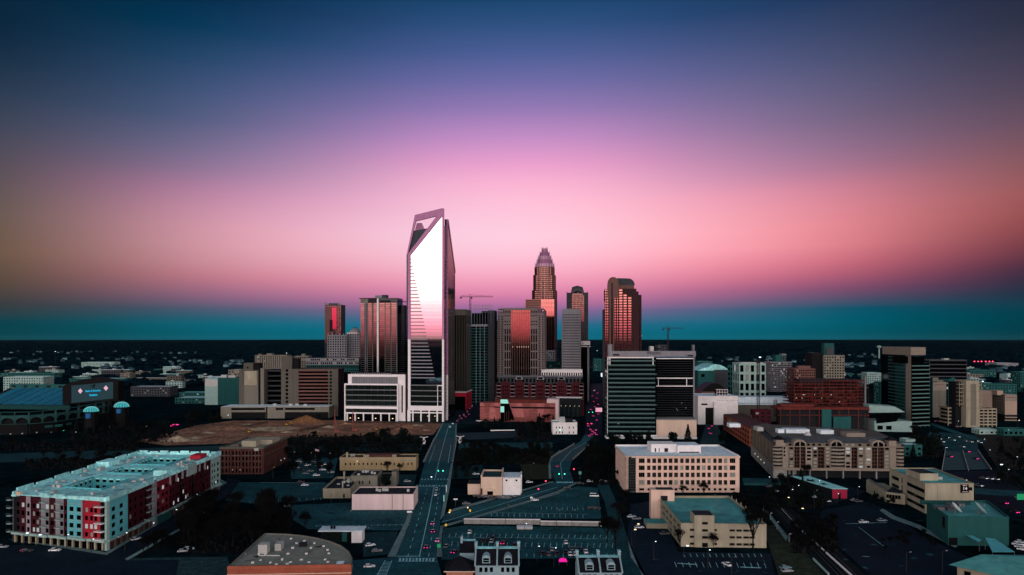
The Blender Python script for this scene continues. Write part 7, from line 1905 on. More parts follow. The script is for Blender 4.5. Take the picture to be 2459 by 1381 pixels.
# repairs and worn patches in the tarmac
pm = [mat('new tar patch', (.003, .012, .016), .8, var=.3), mat('worn tar patch', (.018, .075, .088), .9, var=.35, fine=.8), mat('pale worn tar', (.03, .10, .115), .9, var=.35, fine=.8)]
for par, x0, y0, x1, y1, n in ((L1, 585, 1163, 770, 1200, 9), (L2, 720, 1228, 960, 1262, 12), (L4, 1200, 1205, 1420, 1238, 12), (L5, 1085, 1275, 1465, 1335, 22), (L6, 1560, 1335, 1840, 1380, 14), (L7, 2000, 1250, 2240, 1370, 18), (main, 985, 1190, 1040, 1335, 12), (L3, 880, 1285, 940, 1328, 4)):
    for k in range(n):
        Y = 1 / RN.uniform(1 / Yg(y0), 1 / Yg(y1)); y = HY + H * F / Y; x = RN.uniform(x0, x1)
        seg(par, (x, y), (x + RN.uniform(-16, 16), y + RN.uniform(-2, 2)), RN.uniform(.6, 2.6), .056 if par is main else .041 + k * .0002, RN.choice(pm), 'patch')
# rails
railm = mat('rail steel', (.10, .12, .13), .35, .7, var=.1)
for i, (a, b) in enumerate((((1836, 1196), (2030, 1400)), ((1841, 1196), (2043, 1400)), ((1848, 1196), (2062, 1400)), ((1853, 1196), (2076, 1400)))):
    T = thing('rail', ('left rail of the near track', 'right rail of the near track', 'left rail of the farther track', 'right rail of the farther track')[i] + ' running down beside the parking structure', 'rail', (*G(*a), 0))
    p, q_ = G(*a), G(*b); b_ = MB(); b_.tube((p[0], p[1], .2), (q_[0], q_[1], .2), .12, .12, 4); b_.build('rail_bar', railm, T)
T = thing('track_wall', 'pale low wall along the right side of the rail tracks', 'wall', (*G(1862, 1204), 0))
fw = Fc(G(1858, 1202), G(1925, 1276)); fw.bar('wall_run', conc, T, 0, fw.L, 0, .5, -.2, .2)
fw = Fc(G(1926, 1277), G(2052, 1390)); fw.bar('wall_run', white, T, 0, fw.L, 0, .7, -.25, .25)
T = thing('track_wall', 'short pale low wall left of the rail tracks at the bottom', 'wall', (*G(1955, 1345), 0))
fw = Fc(G(1953, 1344), G(1990, 1381)); fw.bar('wall_run', paleT, T, 0, fw.L, 0, .8, -.25, .25)

def mound(x, y, r, h_, m, label, group=None):
    p = G(x, y); T = thing('dirt_mound', label, 'mound', (*p, 0), group); n, mr = 22, 7; v, f = [], []
    ph = RN.uniform(0, 6)
    for j in range(mr + 1):
        for i in range(n):
            t = 2 * pi * i / n; k = j / mr; rr = r * (1 - k) * (1 + .12 * sin(3 * t + ph) + .07 * sin(7 * t + ph * 2))
            v.append((p[0] + rr * cos(t) * 1.5, p[1] + rr * sin(t), h_ * (k ** 1.25) * (1 + .1 * sin(5 * t + j)) * (1 if j < mr else .96) - .1))
    for j in range(mr):
        for i in range(n): f.append((j * n + i, j * n + (i + 1) % n, (j + 1) * n + (i + 1) % n, (j + 1) * n + i))
    mk('heap', v, f, m, T, smooth=True)
mound(735, 1013, 17, 7.5, mat('ochre dirt', (.24, .115, .05), .95, var=.3, vscale=.1, fine=.4), 'steep ochre dirt mound below the tan podium')
mound(972, 1030, 15, 5.5, dirt, 'reddish dirt mound in front of the tallest tower')
mound(425, 1058, 13, 4.5, dirt2, 'pale dirt mound left of the brown brick office')
mound(560, 1028, 22, 3.0, dirt, 'low broad dirt mound behind the brown brick office')
mound(650, 1030, 20, 2.4, dirt2, 'low pale dirt mound right behind the brown brick office')
mound(870, 1030, 18, 2.6, dirt, 'low red dirt mound in front of the white framed building')
for x, y, r_, h_ in ((500, 1040, 6, 1.6), (600, 1020, 7, 1.8), (690, 1038, 6, 1.5), (790, 1026, 7, 2.0), (830, 1018, 5, 1.4), (905, 1024, 6, 1.8), (930, 1036, 5, 1.5), (1000, 1022, 6, 1.7), (1020, 1034, 5, 1.3), (640, 1046, 6, 1.4), (470, 1052, 7, 1.6), (760, 1036, 8, 2.2)):
    mound(x, y, r_, h_, RN.choice((dirt, dirt2)), 'small low spoil heap on the dirt site', 'small spoil heaps on the dirt site')
sc_red = mat('red scaffold pipe', (.22, .06, .05), .6, var=.2)
for x, y, yt, lab in ((804, 1040, 985, 'thin orange drilling mast on the dirt in front of the white framed building'), (847, 1036, 988, 'thin red pile driver mast on the dirt before the white framed building')):
    p = G(x, y); Y = p[1]; T = thing('drill_mast', lab, 'rig', (*p, 0)); h_ = Zt(yt, Y)
    b = MB(); b.tube((p[0], p[1], 0), (p[0], p[1], h_), .5, .35, 5); b.build('mast', sc_red, T)
    b = MB(); b.tube((p[0] + 3, p[1], 0), (p[0] + .2, p[1], h_ * .7), .2, .2, 5); b.build('stay', sc_red, T)
    cube('rig_body', sc_red, T, (p[0] + 2.6, p[1] + 1, 1.3), (4, 2.4, 2.2)); cube('rig_track', charcoal, T, (p[0] + 2.6, p[1] + 1, .2), (4.6, 3, .5))
    b = MB(); b.tube((p[0] - .8, p[1], h_), (p[0] + 1.6, p[1], h_ + .6), .2, .2, 5); b.build('head', sc_red, T)

for lab, pts in (('black slatted fence across the dirt below the tan podium', [(585, 1030), (610, 1022), (645, 1016)]), ('long black fence up the dirt towards the white framed building', [(720, 1036), (760, 1028), (800, 1020)]), ('dark hoarding along the top of the dirt before the tallest tower', [(830, 1015), (940, 1017), (1060, 1019)])):
    T = thing('site_fence', lab, 'fence', (*G(*pts[0]), 0))
    for a, b in zip(pts, pts[1:]):
        f = Fc(G(*a), G(*b)); n = max(3, int(f.L / 4))
        for k in range(n): f.bar('fence_post', charcoal, T, f.L * k / n, f.L * k / n + .25, 0, 2.2, -.15, .1)
        for zz in (.5, 1.2, 1.8): f.bar('fence_rail', charcoal, T, 0, f.L, zz, zz + .3, -.1, .05)
for x, y, hd, lab in ((600, 1040, 70, 'yellow digger on the dirt behind the brown brick office'), (905, 1034, 100, 'yellow digger on the dirt in front of the tallest tower'), (690, 1022, 80, 'yellow digger beside the steep ochre mound')):
    p = G(x, y); T = thing('digger', lab, 'digger', (*p, 0)); ym = mat('digger yellow', (.38, .22, .03), .6, var=.2)
    for e in (-1, 1): cube('track', charcoal, T, (p[0], p[1] + e * 1.2, .45), (3.6, .6, .9))
    cube('body', ym, T, (p[0] - .4, p[1], 1.5), (2.8, 2.4, 1.2)); cube('cab', charcoal, T, (p[0] + .5, p[1] - .6, 2.4), (1.2, 1.1, 1.5))
    b = MB(); b.tube((p[0] + 1, p[1], 1.6), (p[0] + 3.6, p[1], 4.2), .3, .25, 5); b.tube((p[0] + 3.6, p[1], 4.2), (p[0] + 5.2, p[1], 1.6), .25, .2, 5); b.build('boom', ym, T); cube('bucket', charcoal, T, (p[0] + 5.2, p[1], 1.1), (.9, 1.1, .9))

# ------------------------------------------------------------------ trees
bark = mat('dark bark', (.006, .0065, .0065), .95, var=.3)
twigm = mat('bare twigs', (.0045, .0055, .0055), .95, var=.4, vscale=.4)
twigp = mat('purplish twigs', (.0055, .006, .0068), .95, var=.4, vscale=.4)
leafm = mat('evergreen foliage', (.003, .008, .007), .9, var=.5, vscale=.5, spec=.1)
def bare_proto(seed, h_, spread, m):
    r = random.Random(seed); tr, cr = MB(), MB()
    def grow(p, d, L, rad, lev):
        q_ = tuple(p[i] + d[i] * L for i in range(3))
        if lev < 2: tr.tube(p, q_, rad, rad * .66, 5)
        else: cr.tube(p, q_, rad, rad * .5, 3)
        if lev >= 4:
            for k in range(5):
                e = [d[i] + r.uniform(-.9, .9) for i in range(3)]; n = sqrt(sum(c * c for c in e)); e = [c / n for c in e]; l2 = r.uniform(.5, 1.3)
                a = tuple(p[i] + (q_[i] - p[i]) * r.random() for i in range(3)); b = tuple(a[i] + e[i] * l2 for i in range(3)); w = .05
                cr.add([(a[0] - w, a[1], a[2]), (a[0] + w, a[1], a[2]), (b[0], b[1], b[2])], [(0, 1, 2)])
                cr.add([(a[0], a[1] - w, a[2] + .2), (a[0], a[1] + w, a[2] + .2), (b[0] + .3, b[1] - .3, b[2] - .2)], [(0, 1, 2)])
            return
        n = (5, 4, 4, 3)[lev]
        for k in range(n):
            t = 2 * pi * (k + r.random() * .7) / n; u = spread * r.uniform(.6, 1.2)
            e = [d[0] + cos(t) * u, d[1] + sin(t) * u, d[2] + .25]; nn = sqrt(sum(c * c for c in e)); e = [c / nn for c in e]
            grow(q_ if k else q_, e, L * r.uniform(.62, .86), rad * .6, lev + 1)
        if lev == 0: grow(q_, (d[0] * .3, d[1] * .3, 1), L * .8, rad * .7, 1)
    grow((0, 0, 0), (0, 0, 1), h_ * .26, h_ * .022, 0)
    return tr, cr, m
def ever_proto(seed, h_, w, conic, m):
    r = random.Random(seed); tr, cr = MB(), MB()
    tr.tube((0, 0, 0), (0, 0, h_ * .8), h_ * .022, h_ * .008, 6)
    for k in range(6):
        t = k * 1.1; z0 = h_ * (.2 + .1 * k); tr.tube((0, 0, z0), (cos(t) * w * .35, sin(t) * w * .35, z0 + h_ * .08), h_ * .008, h_ * .003, 4)
    lobes = [(r.uniform(-.3, .3) * w, r.uniform(-.3, .3) * w, h_ * r.uniform(.35, .8), w * r.uniform(.22, .36)) for _ in range(9)]
    for k in range(1100):
        if conic:
            z = h_ * (.1 + .9 * r.random() ** 1.3); rad = w * .5 * (1 - z / h_ * .95) * (.45 + .55 * sqrt(r.random())); t = r.uniform(0, 2 * pi)
            rad *= 1 + .25 * sin(5 * t + z); c = (rad * cos(t), rad * sin(t), z)
        else:
            lb = r.choice(lobes); e = [r.gauss(0, 1) for _ in range(3)]; n = sqrt(sum(q_ * q_ for q_ in e)); rr = lb[3] * (.6 + .45 * r.random())
            c = tuple(lb[i] + e[i] / n * rr * (1 if i < 2 else .8) for i in range(3))
        s_ = r.uniform(.22, .55); a = [r.uniform(-1, 1) * s_ for _ in range(3)]; b = [r.uniform(-1, 1) * s_ for _ in range(3)]
        cr.add([tuple(c[i] + a[i] for i in range(3)), tuple(c[i] + b[i] for i in range(3)), tuple(c[i] - a[i] for i in range(3)), tuple(c[i] - b[i] for i in range(3))], [(0, 1, 2, 3)])
    return tr, cr, m
PRO = {}
def proto(kind, i):
    k = (kind, i)
    if k not in PRO:
        if kind == 'bare': t, c, m = bare_proto(40 + i, (11, 13, 9.5)[i], (.62, .5, .72)[i], (twigm, twigp, twigm)[i])
        else: t, c, m = ever_proto(70 + i, (10, 8, 12)[i], (6, 6.5, 5.5)[i], i == 2, leafm)
        ms = []
        for mb, mm, nm in ((t, bark, 'trunk'), (c, m, 'crown')):
            me = bpy.data.meshes.new(nm); me.from_pydata(mb.v, [], mb.f); me.materials.append(mm); ms.append(me)
        PRO[k] = ms
    return PRO[k]
def tree(p, kind, label, group=None, sc_=1.0):
    i = RN.randrange(3); t, c = proto(kind, i)
    nm = 'bare_tree' if kind == 'bare' else 'evergreen_tree'
    T = thing(nm, label, 'tree', (p[0], p[1], 0), group); T.rotation_euler = (0, 0, RN.uniform(0, 6.28))
    k = sc_ * RN.uniform(.85, 1.2); T.scale = (k, k, k * RN.uniform(.9, 1.15))
    for me, n2 in ((t, 'trunk'), (c, 'crown')):
        o = bpy.data.objects.new(n2, me); col.objects.link(o); o.parent = T
def patch(n, x0, y0, x1, y1, kind, label, group, sc_=1.0, avoid=None):
    n = int(n * 1.7)
    for k in range(n):
        Yv = 1 / (1 / Yg(y1) + (1 / Yg(y0) - 1 / Yg(y1)) * (k + RN.random()) / n)
        x = RN.uniform(x0, x1); kk = kind if kind != 'mix' else RN.choice(('bare', 'ever'))
        lb = label.replace('tree', 'bare tree' if kk == 'bare' else 'evergreen') if kind == 'mix' else label
        tree(P(x, Yv), kk, lb + (', rear ' if k < n / 2 else ', front ') + ('left', 'middle', 'right')[min(2, int(3 * (x - x0) / (x1 - x0)))], group, sc_)
patch(24, 440, 1230, 700, 1330, 'bare', 'bare dark tree in the wooded lot left of the rounded brick building', 'bare trees in the wooded lot', 1.25)
patch(10, 690, 1110, 800, 1150, 'bare', 'bare tree among the cars beside the brown brick office', 'bare trees beside the brick office', .9)
patch(26, 690, 1062, 1010, 1092, 'mix', 'dark tree along the highway below the dirt site', 'trees along the highway below the dirt', .8)
for x, y, k in ((890, 1066, 1.2), (925, 1067, 1.3), (968, 1068, 1.5)): tree(G(x, y), 'ever', {890: 'rounded evergreen below the white framed building', 925: 'middle evergreen of three below the tallest tower', 968: 'largest evergreen beside the street bridge'}[x], None, k)
patch(22, 1110, 1084, 1320, 1116, 'mix', 'dark tree on the bank between the two street bridges', 'trees on the bank between the bridges', .95)
patch(10, 1236, 1016, 1330, 1056, 'mix', 'dark tree in front of the coral arts building', 'trees before the coral building', .9)
patch(6, 1150, 1014, 1200, 1034, 'ever', 'small evergreen on the plaza left of the coral building', 'small evergreens on the plaza', .6)
patch(20, 1405, 1072, 1500, 1160, 'mix', 'dark tree between the curving bridge and the beige office', 'trees left of the beige office', 1.0)
patch(9, 1466, 1058, 1560, 1072, 'ever', 'dark evergreen at the foot of the banded hotel', 'evergreens at the foot of the hotel', .9)
for x, y, lab in ((1616, 1062, 'round evergreen behind the beige office roof'), (1652, 1062, 'taller evergreen behind the beige office roof'), (1736, 1070, 'evergreen beside the street right of the hotel')): tree(G(x, y), 'ever', lab, None, 1.1)
for x, y, k, lab in ((1458, 1302, 1.5, 'large bare tree at the end of the long retaining wall'), (1478, 1322, 1.2, 'bare tree beside the side street below the retaining wall end'), (1486, 1270, 1.1, 'bare tree by the side street left of the parking structure'), (1500, 1230, 1.0, 'purplish bare tree at the corner of the beige office'), (1808, 1324, 1.35, 'dark bare tree in front of the parking structure at its right end'), (1713, 1322, .75, 'slim bare tree beside the parking structure stair tower'), (1631, 1318, .8, 'slim bare tree at the left corner of the parking structure'), (1640, 1192, .8, 'bare tree between the beige office and the parking structure'), (1690, 1193, .9, 'bare tree rising behind the teal parking deck'), (1938, 1150, 1.3, 'bare tree before the middle of the buff apartments'), (2148, 1146, 1.0, 'bare tree at the right corner of the buff apartments'), (925, 1172, .95, 'dark tree behind the pink walled warehouse'), (930, 1140, .8, 'bare tree in front of the yellow brick building'), (733, 1275, 1.0, 'bare tree behind the rounded brick building'), (960, 1138, .7, 'small bare tree at the right end of the yellow brick building')):
    tree(G(x, y), 'bare' if x != 925 else 'ever', lab, None, k)
patch(16, 1840, 1166, 1985, 1225, 'mix', 'dark tree in the yard below the buff apartments', 'trees in the yard below the apartments', .8)
patch(12, 1760, 1200, 1850, 1262, 'bare', 'bare bush between the parking structure and the rails', 'bare bushes beside the rails', .55)
patch(14, 1900, 1250, 2010, 1330, 'bare', 'low bare tree along the right side of the rails', 'low trees right of the rails', .6)
patch(8, 2085, 1196, 2150, 1212, 'ever', 'clipped evergreen in front of the television office', 'clipped evergreens by the television office', .32)
patch(12, 2180, 1046, 2262, 1100, 'mix', 'dark tree between the buff apartments and the expressway', 'trees by the expressway', .9)
patch(10, 2390, 1060, 2520, 1170, 'mix', 'dark tree on the scrub right of the expressway', 'trees on the scrub at right', .8)
patch(18, 175, 1022, 420, 1062, 'mix', 'black tree in the dark park before the stadium gate towers', 'trees before the stadium', 1.0)
patch(12, -20, 1062, 330, 1084, 'mix', 'black tree along the far side of the highway below the stadium', 'trees along the highway below the stadium', .8)
patch(9, 60, 1104, 300, 1130, 'bare', 'bare tree behind the long apartment block', 'bare trees behind the long apartments', .9)
patch(10, 450, 1000, 530, 1030, 'mix', 'dark tree near the pale end slab at the left', 'dark trees near the pale slab', .9)
patch(8, 330, 1300, 440, 1335, 'bare', 'small bare tree on the corner beside the apartment street', 'small bare trees by the apartment street', .6)
patch(8, 1090, 1112, 1150, 1150, 'mix', 'dark tree left of the cream theatre', 'trees left of the theatre', .7)
patch(10, 690, 985, 800, 1005, 'mix', 'dark tree against the tan podium', 'trees against the podium', .7)
patch(8, 2090, 1290, 2250, 1330, 'bare', 'bare bush at the edge of the navy car park', 'bushes at the edge of the navy car park', .4)

ug = MB()
for x0, y0, x1, y1, n in ((690, 1046, 1012, 1094, 1500), (1100, 1082, 1320, 1116, 1100), (1405, 1072, 1500, 1165, 800), (1840, 1168, 1985, 1222, 500), (430, 1225, 700, 1330, 900), (1760, 1200, 1850, 1262, 400), (1900, 1250, 2010, 1330, 400), (170, 1022, 425, 1064, 900), (2180, 1046, 2262, 1100, 500), (-100, 1062, 330, 1084, 700), (1236, 1016, 1330, 1058, 500), (60, 1102, 330, 1128, 500), (2390, 1050, 2560, 1172, 500)):
    for k in range(n):
        Y = 1 / RN.uniform(1 / Yg(y0), 1 / Yg(y1)); p = P(RN.uniform(x0, x1), Y); h_ = RN.uniform(.4, 2.6)
        a, b = RN.uniform(-1.3, 1.3), RN.uniform(-1.3, 1.3)
        ug.add([(p[0] - a, p[1] - b, 0), (p[0] + a, p[1] + b, 0), (p[0] + a * .5 + RN.uniform(-.5, .5), p[1] + b * .5, h_), (p[0] - a * .6, p[1] - b * .6, h_ * RN.uniform(.6, 1.1))], [(0, 1, 2, 3)])
setp(ug.build('undergrowth', twigp), kind='stuff', label='dark leafless scrub under the roadside trees', category='scrub')

# ------------------------------------------------------------------ vehicles
CARM = {k: mat('car paint ' + k, c, .35, .1, var=0, spec=.25) for k, c in {'white': (.78, .84, .86), 'silver': (.30, .34, .36), 'grey': (.12, .14, .15), 'black': (.012, .013, .016), 'red': (.24, .02, .03), 'blue': (.03, .07, .14), 'teal': (.10, .26, .28)}.items()}
carglass = glass('car glass', (.03, .035, .04), .08)
tyre = mat('tyre rubber', (.008, .008, .009), .9, var=.1)
hubm = mat('wheel hub', (.25, .26, .27), .4, .6, var=.1)
e_off = mat('unlit lamp', (.30, .05, .06), .4, var=0); e_hoff = mat('unlit headlamp', (.5, .52, .52), .3, var=0)
e_head = em('white headlamp', (.9, .97, 1.0), 4)
CM = {}
def carmeshes(van):
    if van in CM: return CM[van]
    L, W_ = (4.6, 1.85) if not van else (5.4, 2.0)
    hb = .95 if not van else 1.1
    def prof(pts, w0, w1):
        n = len(pts); zmin = min(p[1] for p in pts); zmax = max(p[1] for p in pts)
        w = lambda z: w0 + (w1 - w0) * (z - zmin) / (zmax - zmin)
        v = [(-w(z) / 2, y, z) for y, z in pts] + [(w(z) / 2, y, z) for y, z in pts]
        f = [tuple(range(n - 1, -1, -1)), tuple(range(n, 2 * n))] + [(i, (i + 1) % n, (i + 1) % n + n, i + n) for i in range(n)]
        return v, f
    h = L / 2
    body = prof([(-h, .35), (-h, .75), (-h + .1, hb - .05), (-h + .9, hb), (h - 1.25, hb), (h - .15, hb - .18), (h, .6), (h, .35)], W_, W_ * .95)
    cab = prof([(-h + .35, hb + .002), (-h + .85, 1.45), (h - 2.3, 1.47), (h - 1.4, hb + .002)], W_ * .92, W_ * .74) if not van else prof([(-h + .1, hb + .002), (-h + .25, 2.0), (h - 1.5, 2.02), (h - .8, hb + .002)], W_ * .95, W_ * .85)
    top = (prof([(-h + .8, 1.44), (-h + .95, 1.5), (h - 2.4, 1.52), (h - 2.2, 1.44)], W_ * .76, W_ * .70) if not van else prof([(-h + .2, 1.97), (-h + .3, 2.1), (h - 1.6, 2.1), (h - 1.45, 1.97)], W_ * .88, W_ * .82))
    wh = MB(); wh.tube((-.11, 0, 0), (.11, 0, 0), .34, .34, 10)
    hb_ = MB(); hb_.tube((-.13, 0, 0), (.13, 0, 0), .19, .19, 8)
    lm = MB(); lm.box(-.2, .2, -.06, .06, -.09, .09)
    CM[van] = dict(body=body, cab=cab, top=top, wheel=(wh.v, wh.f), hub=(hb_.v, hb_.f), lamp=(lm.v, lm.f), L=L, W=W_, hb=hb, me={})
    return CM[van]
def cme(d, key, m):
    k = (key, m.name)
    if k not in d['me']:
        me = bpy.data.meshes.new(key); me.from_pydata(list(d[key][0]), [], list(d[key][1])); me.materials.append(m); d['me'][k] = me
    return d['me'][k]
def car(x, y, hd, colr, label, group=None, tail=False, head=False, van=False, big=1.0):
    d = carmeshes(van); p = G(x, y); T = thing('car' if not van else 'van', label, 'car' if not van else 'van', (*p, .06), group)
    T.rotation_euler = (0, 0, -radians(hd))
    def put(nm, key, m, loc=(0, 0, 0), par=None, s_=1.0):
        o = bpy.data.objects.new(nm, cme(d, key, m)); col.objects.link(o); o.parent = par or T; o.location = loc
        if s_ != 1: o.scale = (s_, s_, s_)
        return o
    put('body', 'body', CARM[colr]); put('windows', 'cab', carglass); put('roof', 'top', CARM[colr])
    if p[1] < 480:
        for sx in (-1, 1):
            for sy in (-1, 1):
                w = put('wheel', 'wheel', tyre, (sx * (d['W'] / 2 - .1), sy * d['L'] * .31, .34)); put('hub', 'hub', hubm, (0, 0, 0), w)
    s_ = big
    for sx in (-1, 1):
        put('tail_light', 'lamp', e_pink if tail else e_off, (sx * d['W'] * .36, -d['L'] / 2 - .01, .78), None, s_ if tail else 1)
        put('headlight', 'lamp', e_head if head else e_hoff, (sx * d['W'] * .35, d['L'] / 2 + .01, .62), None, s_ if head else 1)
    return T
# moving and parked cars that can be told apart
for a in [
    (1023, 1316, -3, 'black', 'dark car with glowing tail lamps nearest on the main street', None, True),
    (1039, 1259, -3, 'grey', 'grey car with tail lamps in the left turn lane by the double lines', None, True), (1040, 1278, -3, 'black', 'black car with one bright tail lamp behind the turn lane arrow', None, True),
    (1050, 1300, -3, 'silver', 'silver car at the right kerb of the main street', None, True), (1046, 1190, 176, 'white', 'white car coming down the main street past the pink warehouse', None), (1048, 1178, 176, 'silver', 'silver car just below the first crossing of the main street', None),
    (887, 1363, 82, 'white', 'white car crossing at the lower left corner of the junction', None), (889, 1312, 62, 'white', 'white car parked beside the white shed shop', None), (905, 1326, 80, 'grey', 'grey car in the yard below the white shed shop', None),
    (732, 1167, 80, 'white', 'white car alone on the teal car park left of the workshops', None), (722, 1160, 80, 'black', 'black car at the top edge of the teal car park', None),
    (1128, 1280, 2, 'white', 'white car alone at the top of the lower car park', None), (1359, 1305, 3, 'white', 'white car parked nose out near the middle of the lower car park', None),
    (1132, 1303, 4, 'black', 'black car left of the black car with a pale roof', None), (1162, 1301, 4, 'black', 'black car with a pale windscreen in the lower car park', None), (1180, 1302, 4, 'silver', 'silver car behind the second white chimney', None), (1183, 1294, 4, 'black', 'black car beyond the silver car in the lower car park', None), (1207, 1306, 4, 'red', 'red car with lit tail lamps behind the third white chimney', None, True),
    (1072, 1314, 8, 'grey', 'grey car at the left edge of the lower car park', None), (1092, 1328, 20, 'black', 'black car with red lamps behind the brick pavilion', None, True), (1236, 1311, 4, 'black', 'black car behind the last white chimney', None),
    (1326, 1322, 2, 'silver', 'silver car left of the white car in the lower row', None), (1358, 1328, 2, 'black', 'black car above the magenta awning', None), (1373, 1320, 2, 'grey', 'grey car right of the white car in the lower row', None), (1369, 1333, 2, 'white', 'white car just right of the magenta awning', None), (1382, 1333, 2, 'white', 'second white car right of the magenta awning', None), (1407, 1327, 2, 'white', 'white car beside the townhouse chimney', None), (1390, 1321, 2, 'black', 'black car between the white cars above the townhouses', None), (1304, 1331, 2, 'black', 'black car at the left of the lower row', None), (1318, 1333, 2, 'grey', 'dark grey car in the lower row left of the magenta awning', None), (1338, 1331, 2, 'black', 'black car above and left of the magenta awning', None),
    (1284, 1203, 85, 'white', 'white car parked at the kerb of the branch road', None), (1427, 1193, 95, 'white', 'white van on the upper car park', None), (1420, 1223, 95, 'black', 'black car below the white van', None), (1432, 1223, 95, 'black', 'second black car below the white van', None), (1271, 1160, 85, 'white', 'white car right of the cream theatre', None), (1415, 1158, 88, 'white', 'white car on the cross street left of the beige office', None), (1448, 1158, 88, 'white', 'second white car on the cross street left of the beige office', None), (1394, 1163, 88, 'black', 'black car at the corner of the upper car park', None), (1362, 1175, 80, 'black', 'black car on the kerb above the upper car park', None),
    (1338, 1121, -4, 'red', 'car with red lamps on the curving road below the bridge', None, True),
    (1517, 1243, 80, 'white', 'white car at the top of the lot left of the parking structure', None), (1529, 1248, 80, 'silver', 'silver car second in the lot left of the parking structure', None), (1535, 1269, 80, 'white', 'white car in the middle of the lot left of the parking structure', None), (1586, 1255, 80, 'white', 'white car against the left wall of the parking structure', None), (1592, 1267, 80, 'white', 'white pickup against the left wall of the parking structure', None), (1596, 1284, 80, 'grey', 'grey car by the bare tree left of the parking structure', None),
    (1745, 1358, -20, 'white', 'white car below the parking structure entrance', None), (1886, 1366, 80, 'teal', 'teal car parked beside the rail verge', None), (1890, 1374, 80, 'silver', 'silver car parked by the rail verge at the bottom', None),
    (2074, 1256, 85, 'white', 'white car alone on the navy car park', None), (2118, 1252, 85, 'silver', 'silver car near the white car on the navy car park', None),
    (65, 1325, 80, 'black', 'black car with red lamps on the street below the apartments', None, True), (5, 1316, 80, 'silver', 'silver car with red lamps at the left edge street', None, True), (132, 1324, 85, 'white', 'white car parked below the red and teal apartments', None), (327, 1297, 40, 'white', 'white car parked at the apartment corner', None), (453, 1321, 75, 'white', 'white car parked on the dark lot below the wooded lot', None), (440, 1326, 75, 'silver', 'silver car beside the white car below the wooded lot', None), (502, 1187, 40, 'white', 'white car on the street by the far end of the apartments', None), (487, 1234, 50, 'silver', 'silver car halfway up the apartment street', None),
    (718, 1110, 80, 'silver', 'silver car beside the flagpole', None), (738, 1119, 60, 'white', 'white car with headlights near the brown brick office', None, False, True), (745, 1133, 80, 'grey', 'grey car in the lot right of the brown brick office', None), (978, 1158, 80, 'silver', 'silver car right of the stone annexe', None), (1143, 1140, 80, 'white', 'white car left of the cream theatre roof', None), (1120, 1212, 80, 'grey', 'grey car below the theatre beside the branch road', None)]:
    car(*a[:6], tail=len(a) > 6 and a[6], head=len(a) > 7 and a[7], van='van' in a[4] and 'below' not in a[4])
def T_van(): pass
for k, (x, y) in enumerate([(1145, 1194), (1155, 1196), (1168, 1195), (1180, 1198), (1193, 1199), (1205, 1198), (1218, 1198), (1230, 1196)]): car(x, y, 85, RN.choice(('black', 'grey', 'black')), 'dark car parked in the row below the cream theatre', 'cars parked below the theatre')
for x, y in [(700, 1117), (712, 1125), (722, 1131), (735, 1139), (752, 1112), (765, 1120), (775, 1130), (785, 1117), (795, 1136), (760, 1143)]: car(x, y, 80, RN.choice(('silver', 'grey', 'white', 'black')), 'car parked in the lot right of the brown brick office', 'cars parked right of the brick office')
for x, y in [(1848, 1170), (1862, 1182), (1900, 1172), (1924, 1168), (1950, 1174), (1960, 1196), (1985, 1206), (2052, 1203), (2062, 1206)]: car(x, y, 80, RN.choice(('silver', 'grey', 'white')), 'small car parked in the dark yard below the buff apartments', 'cars parked below the buff apartments')
for x, y in [(2444, 1310), (2450, 1316), (2456, 1322), (2452, 1305), (2458, 1311)]: car(x, y, 120, 'white', 'white car in the fenced row right of the teal canopy', 'cars right of the teal canopy')
# traffic in the street canyons and on the expressway
for x, y in [(1414, 1048), (1420, 1044), (1427, 1041), (1431, 1045), (1422, 1037), (1430, 1034), (1417, 1033), (1412, 1024), (1420, 1018), (1432, 1010), (1424, 1000), (1436, 996), (1418, 985), (1428, 978), (1436, 972), (1425, 965), (1432, 957), (1422, 952), (1434, 945), (1428, 938)]:
    car(x, y, -5, RN.choice(('black', 'grey', 'blue')), 'car with glowing tail lamps queueing in the street canyon left of the hotel', 'cars queueing in the street canyon', tail=True, big=1.5)
for x, y in [(1081, 1026), (1087, 1018), (1098, 1012), (1108, 1006), (1114, 998), (1122, 990), (1128, 982), (1133, 976), (1118, 1002), (1104, 1000), (1138, 968), (1126, 996)]:
    car(x, y, 175 if x % 2 else -5, RN.choice(('black', 'grey', 'silver')), 'car with lit lamps in the dark street right of the tallest tower', 'cars in the street right of the tallest tower', tail=True, head=True, big=.9)
for x, y in [(2262, 1062), (2275, 1052), (2288, 1058), (2300, 1050), (2318, 1060), (2330, 1062), (2344, 1060), (2352, 1064), (2268, 1076), (2310, 1074)]:
    car(x, y, 170, RN.choice(('black', 'grey')), 'car with white headlamps coming down the expressway before the bridge deck', 'cars on the expressway before the bridge', head=True, big=.9)
for x, y in [(2322, 1086), (2342, 1103), (2280, 1098), (2410, 1210), (2436, 1232)]: car(x, y, -10, 'black', 'car with red tail lamps on the expressway at right', 'cars with tail lamps on the expressway', tail=True, big=1.5)
for x, y in [(2312, 1154), (2362, 1150), (2376, 1151), (2390, 1152), (2350, 1168)]: car(x, y, 160, 'grey', 'car with white headlamps below the bridge deck at right', 'cars below the bridge deck', head=True, big=.9)
for x, y in [(1700, 1030), (1708, 1024), (1704, 1042)]: car(x, y, -5, 'black', 'car with tail lamps in the short street right of the hotel', 'cars in the street right of the hotel', tail=True, big=1.5)
for x, y in [(415, 1024), (420, 1021), (428, 1021)]: car(x, y, 0, 'red', 'car with bright magenta tail lamps before the pale dirt mound', 'cars before the pale dirt mound', tail=True, big=3.0)
for x, y in [(2290, 1022), (2268, 1016), (2302, 1026), (2250, 1013)]: car(x, y, 120, 'grey', 'car on the road below the capped office tower', 'cars below the capped tower', head=True, tail=True, big=1.2)

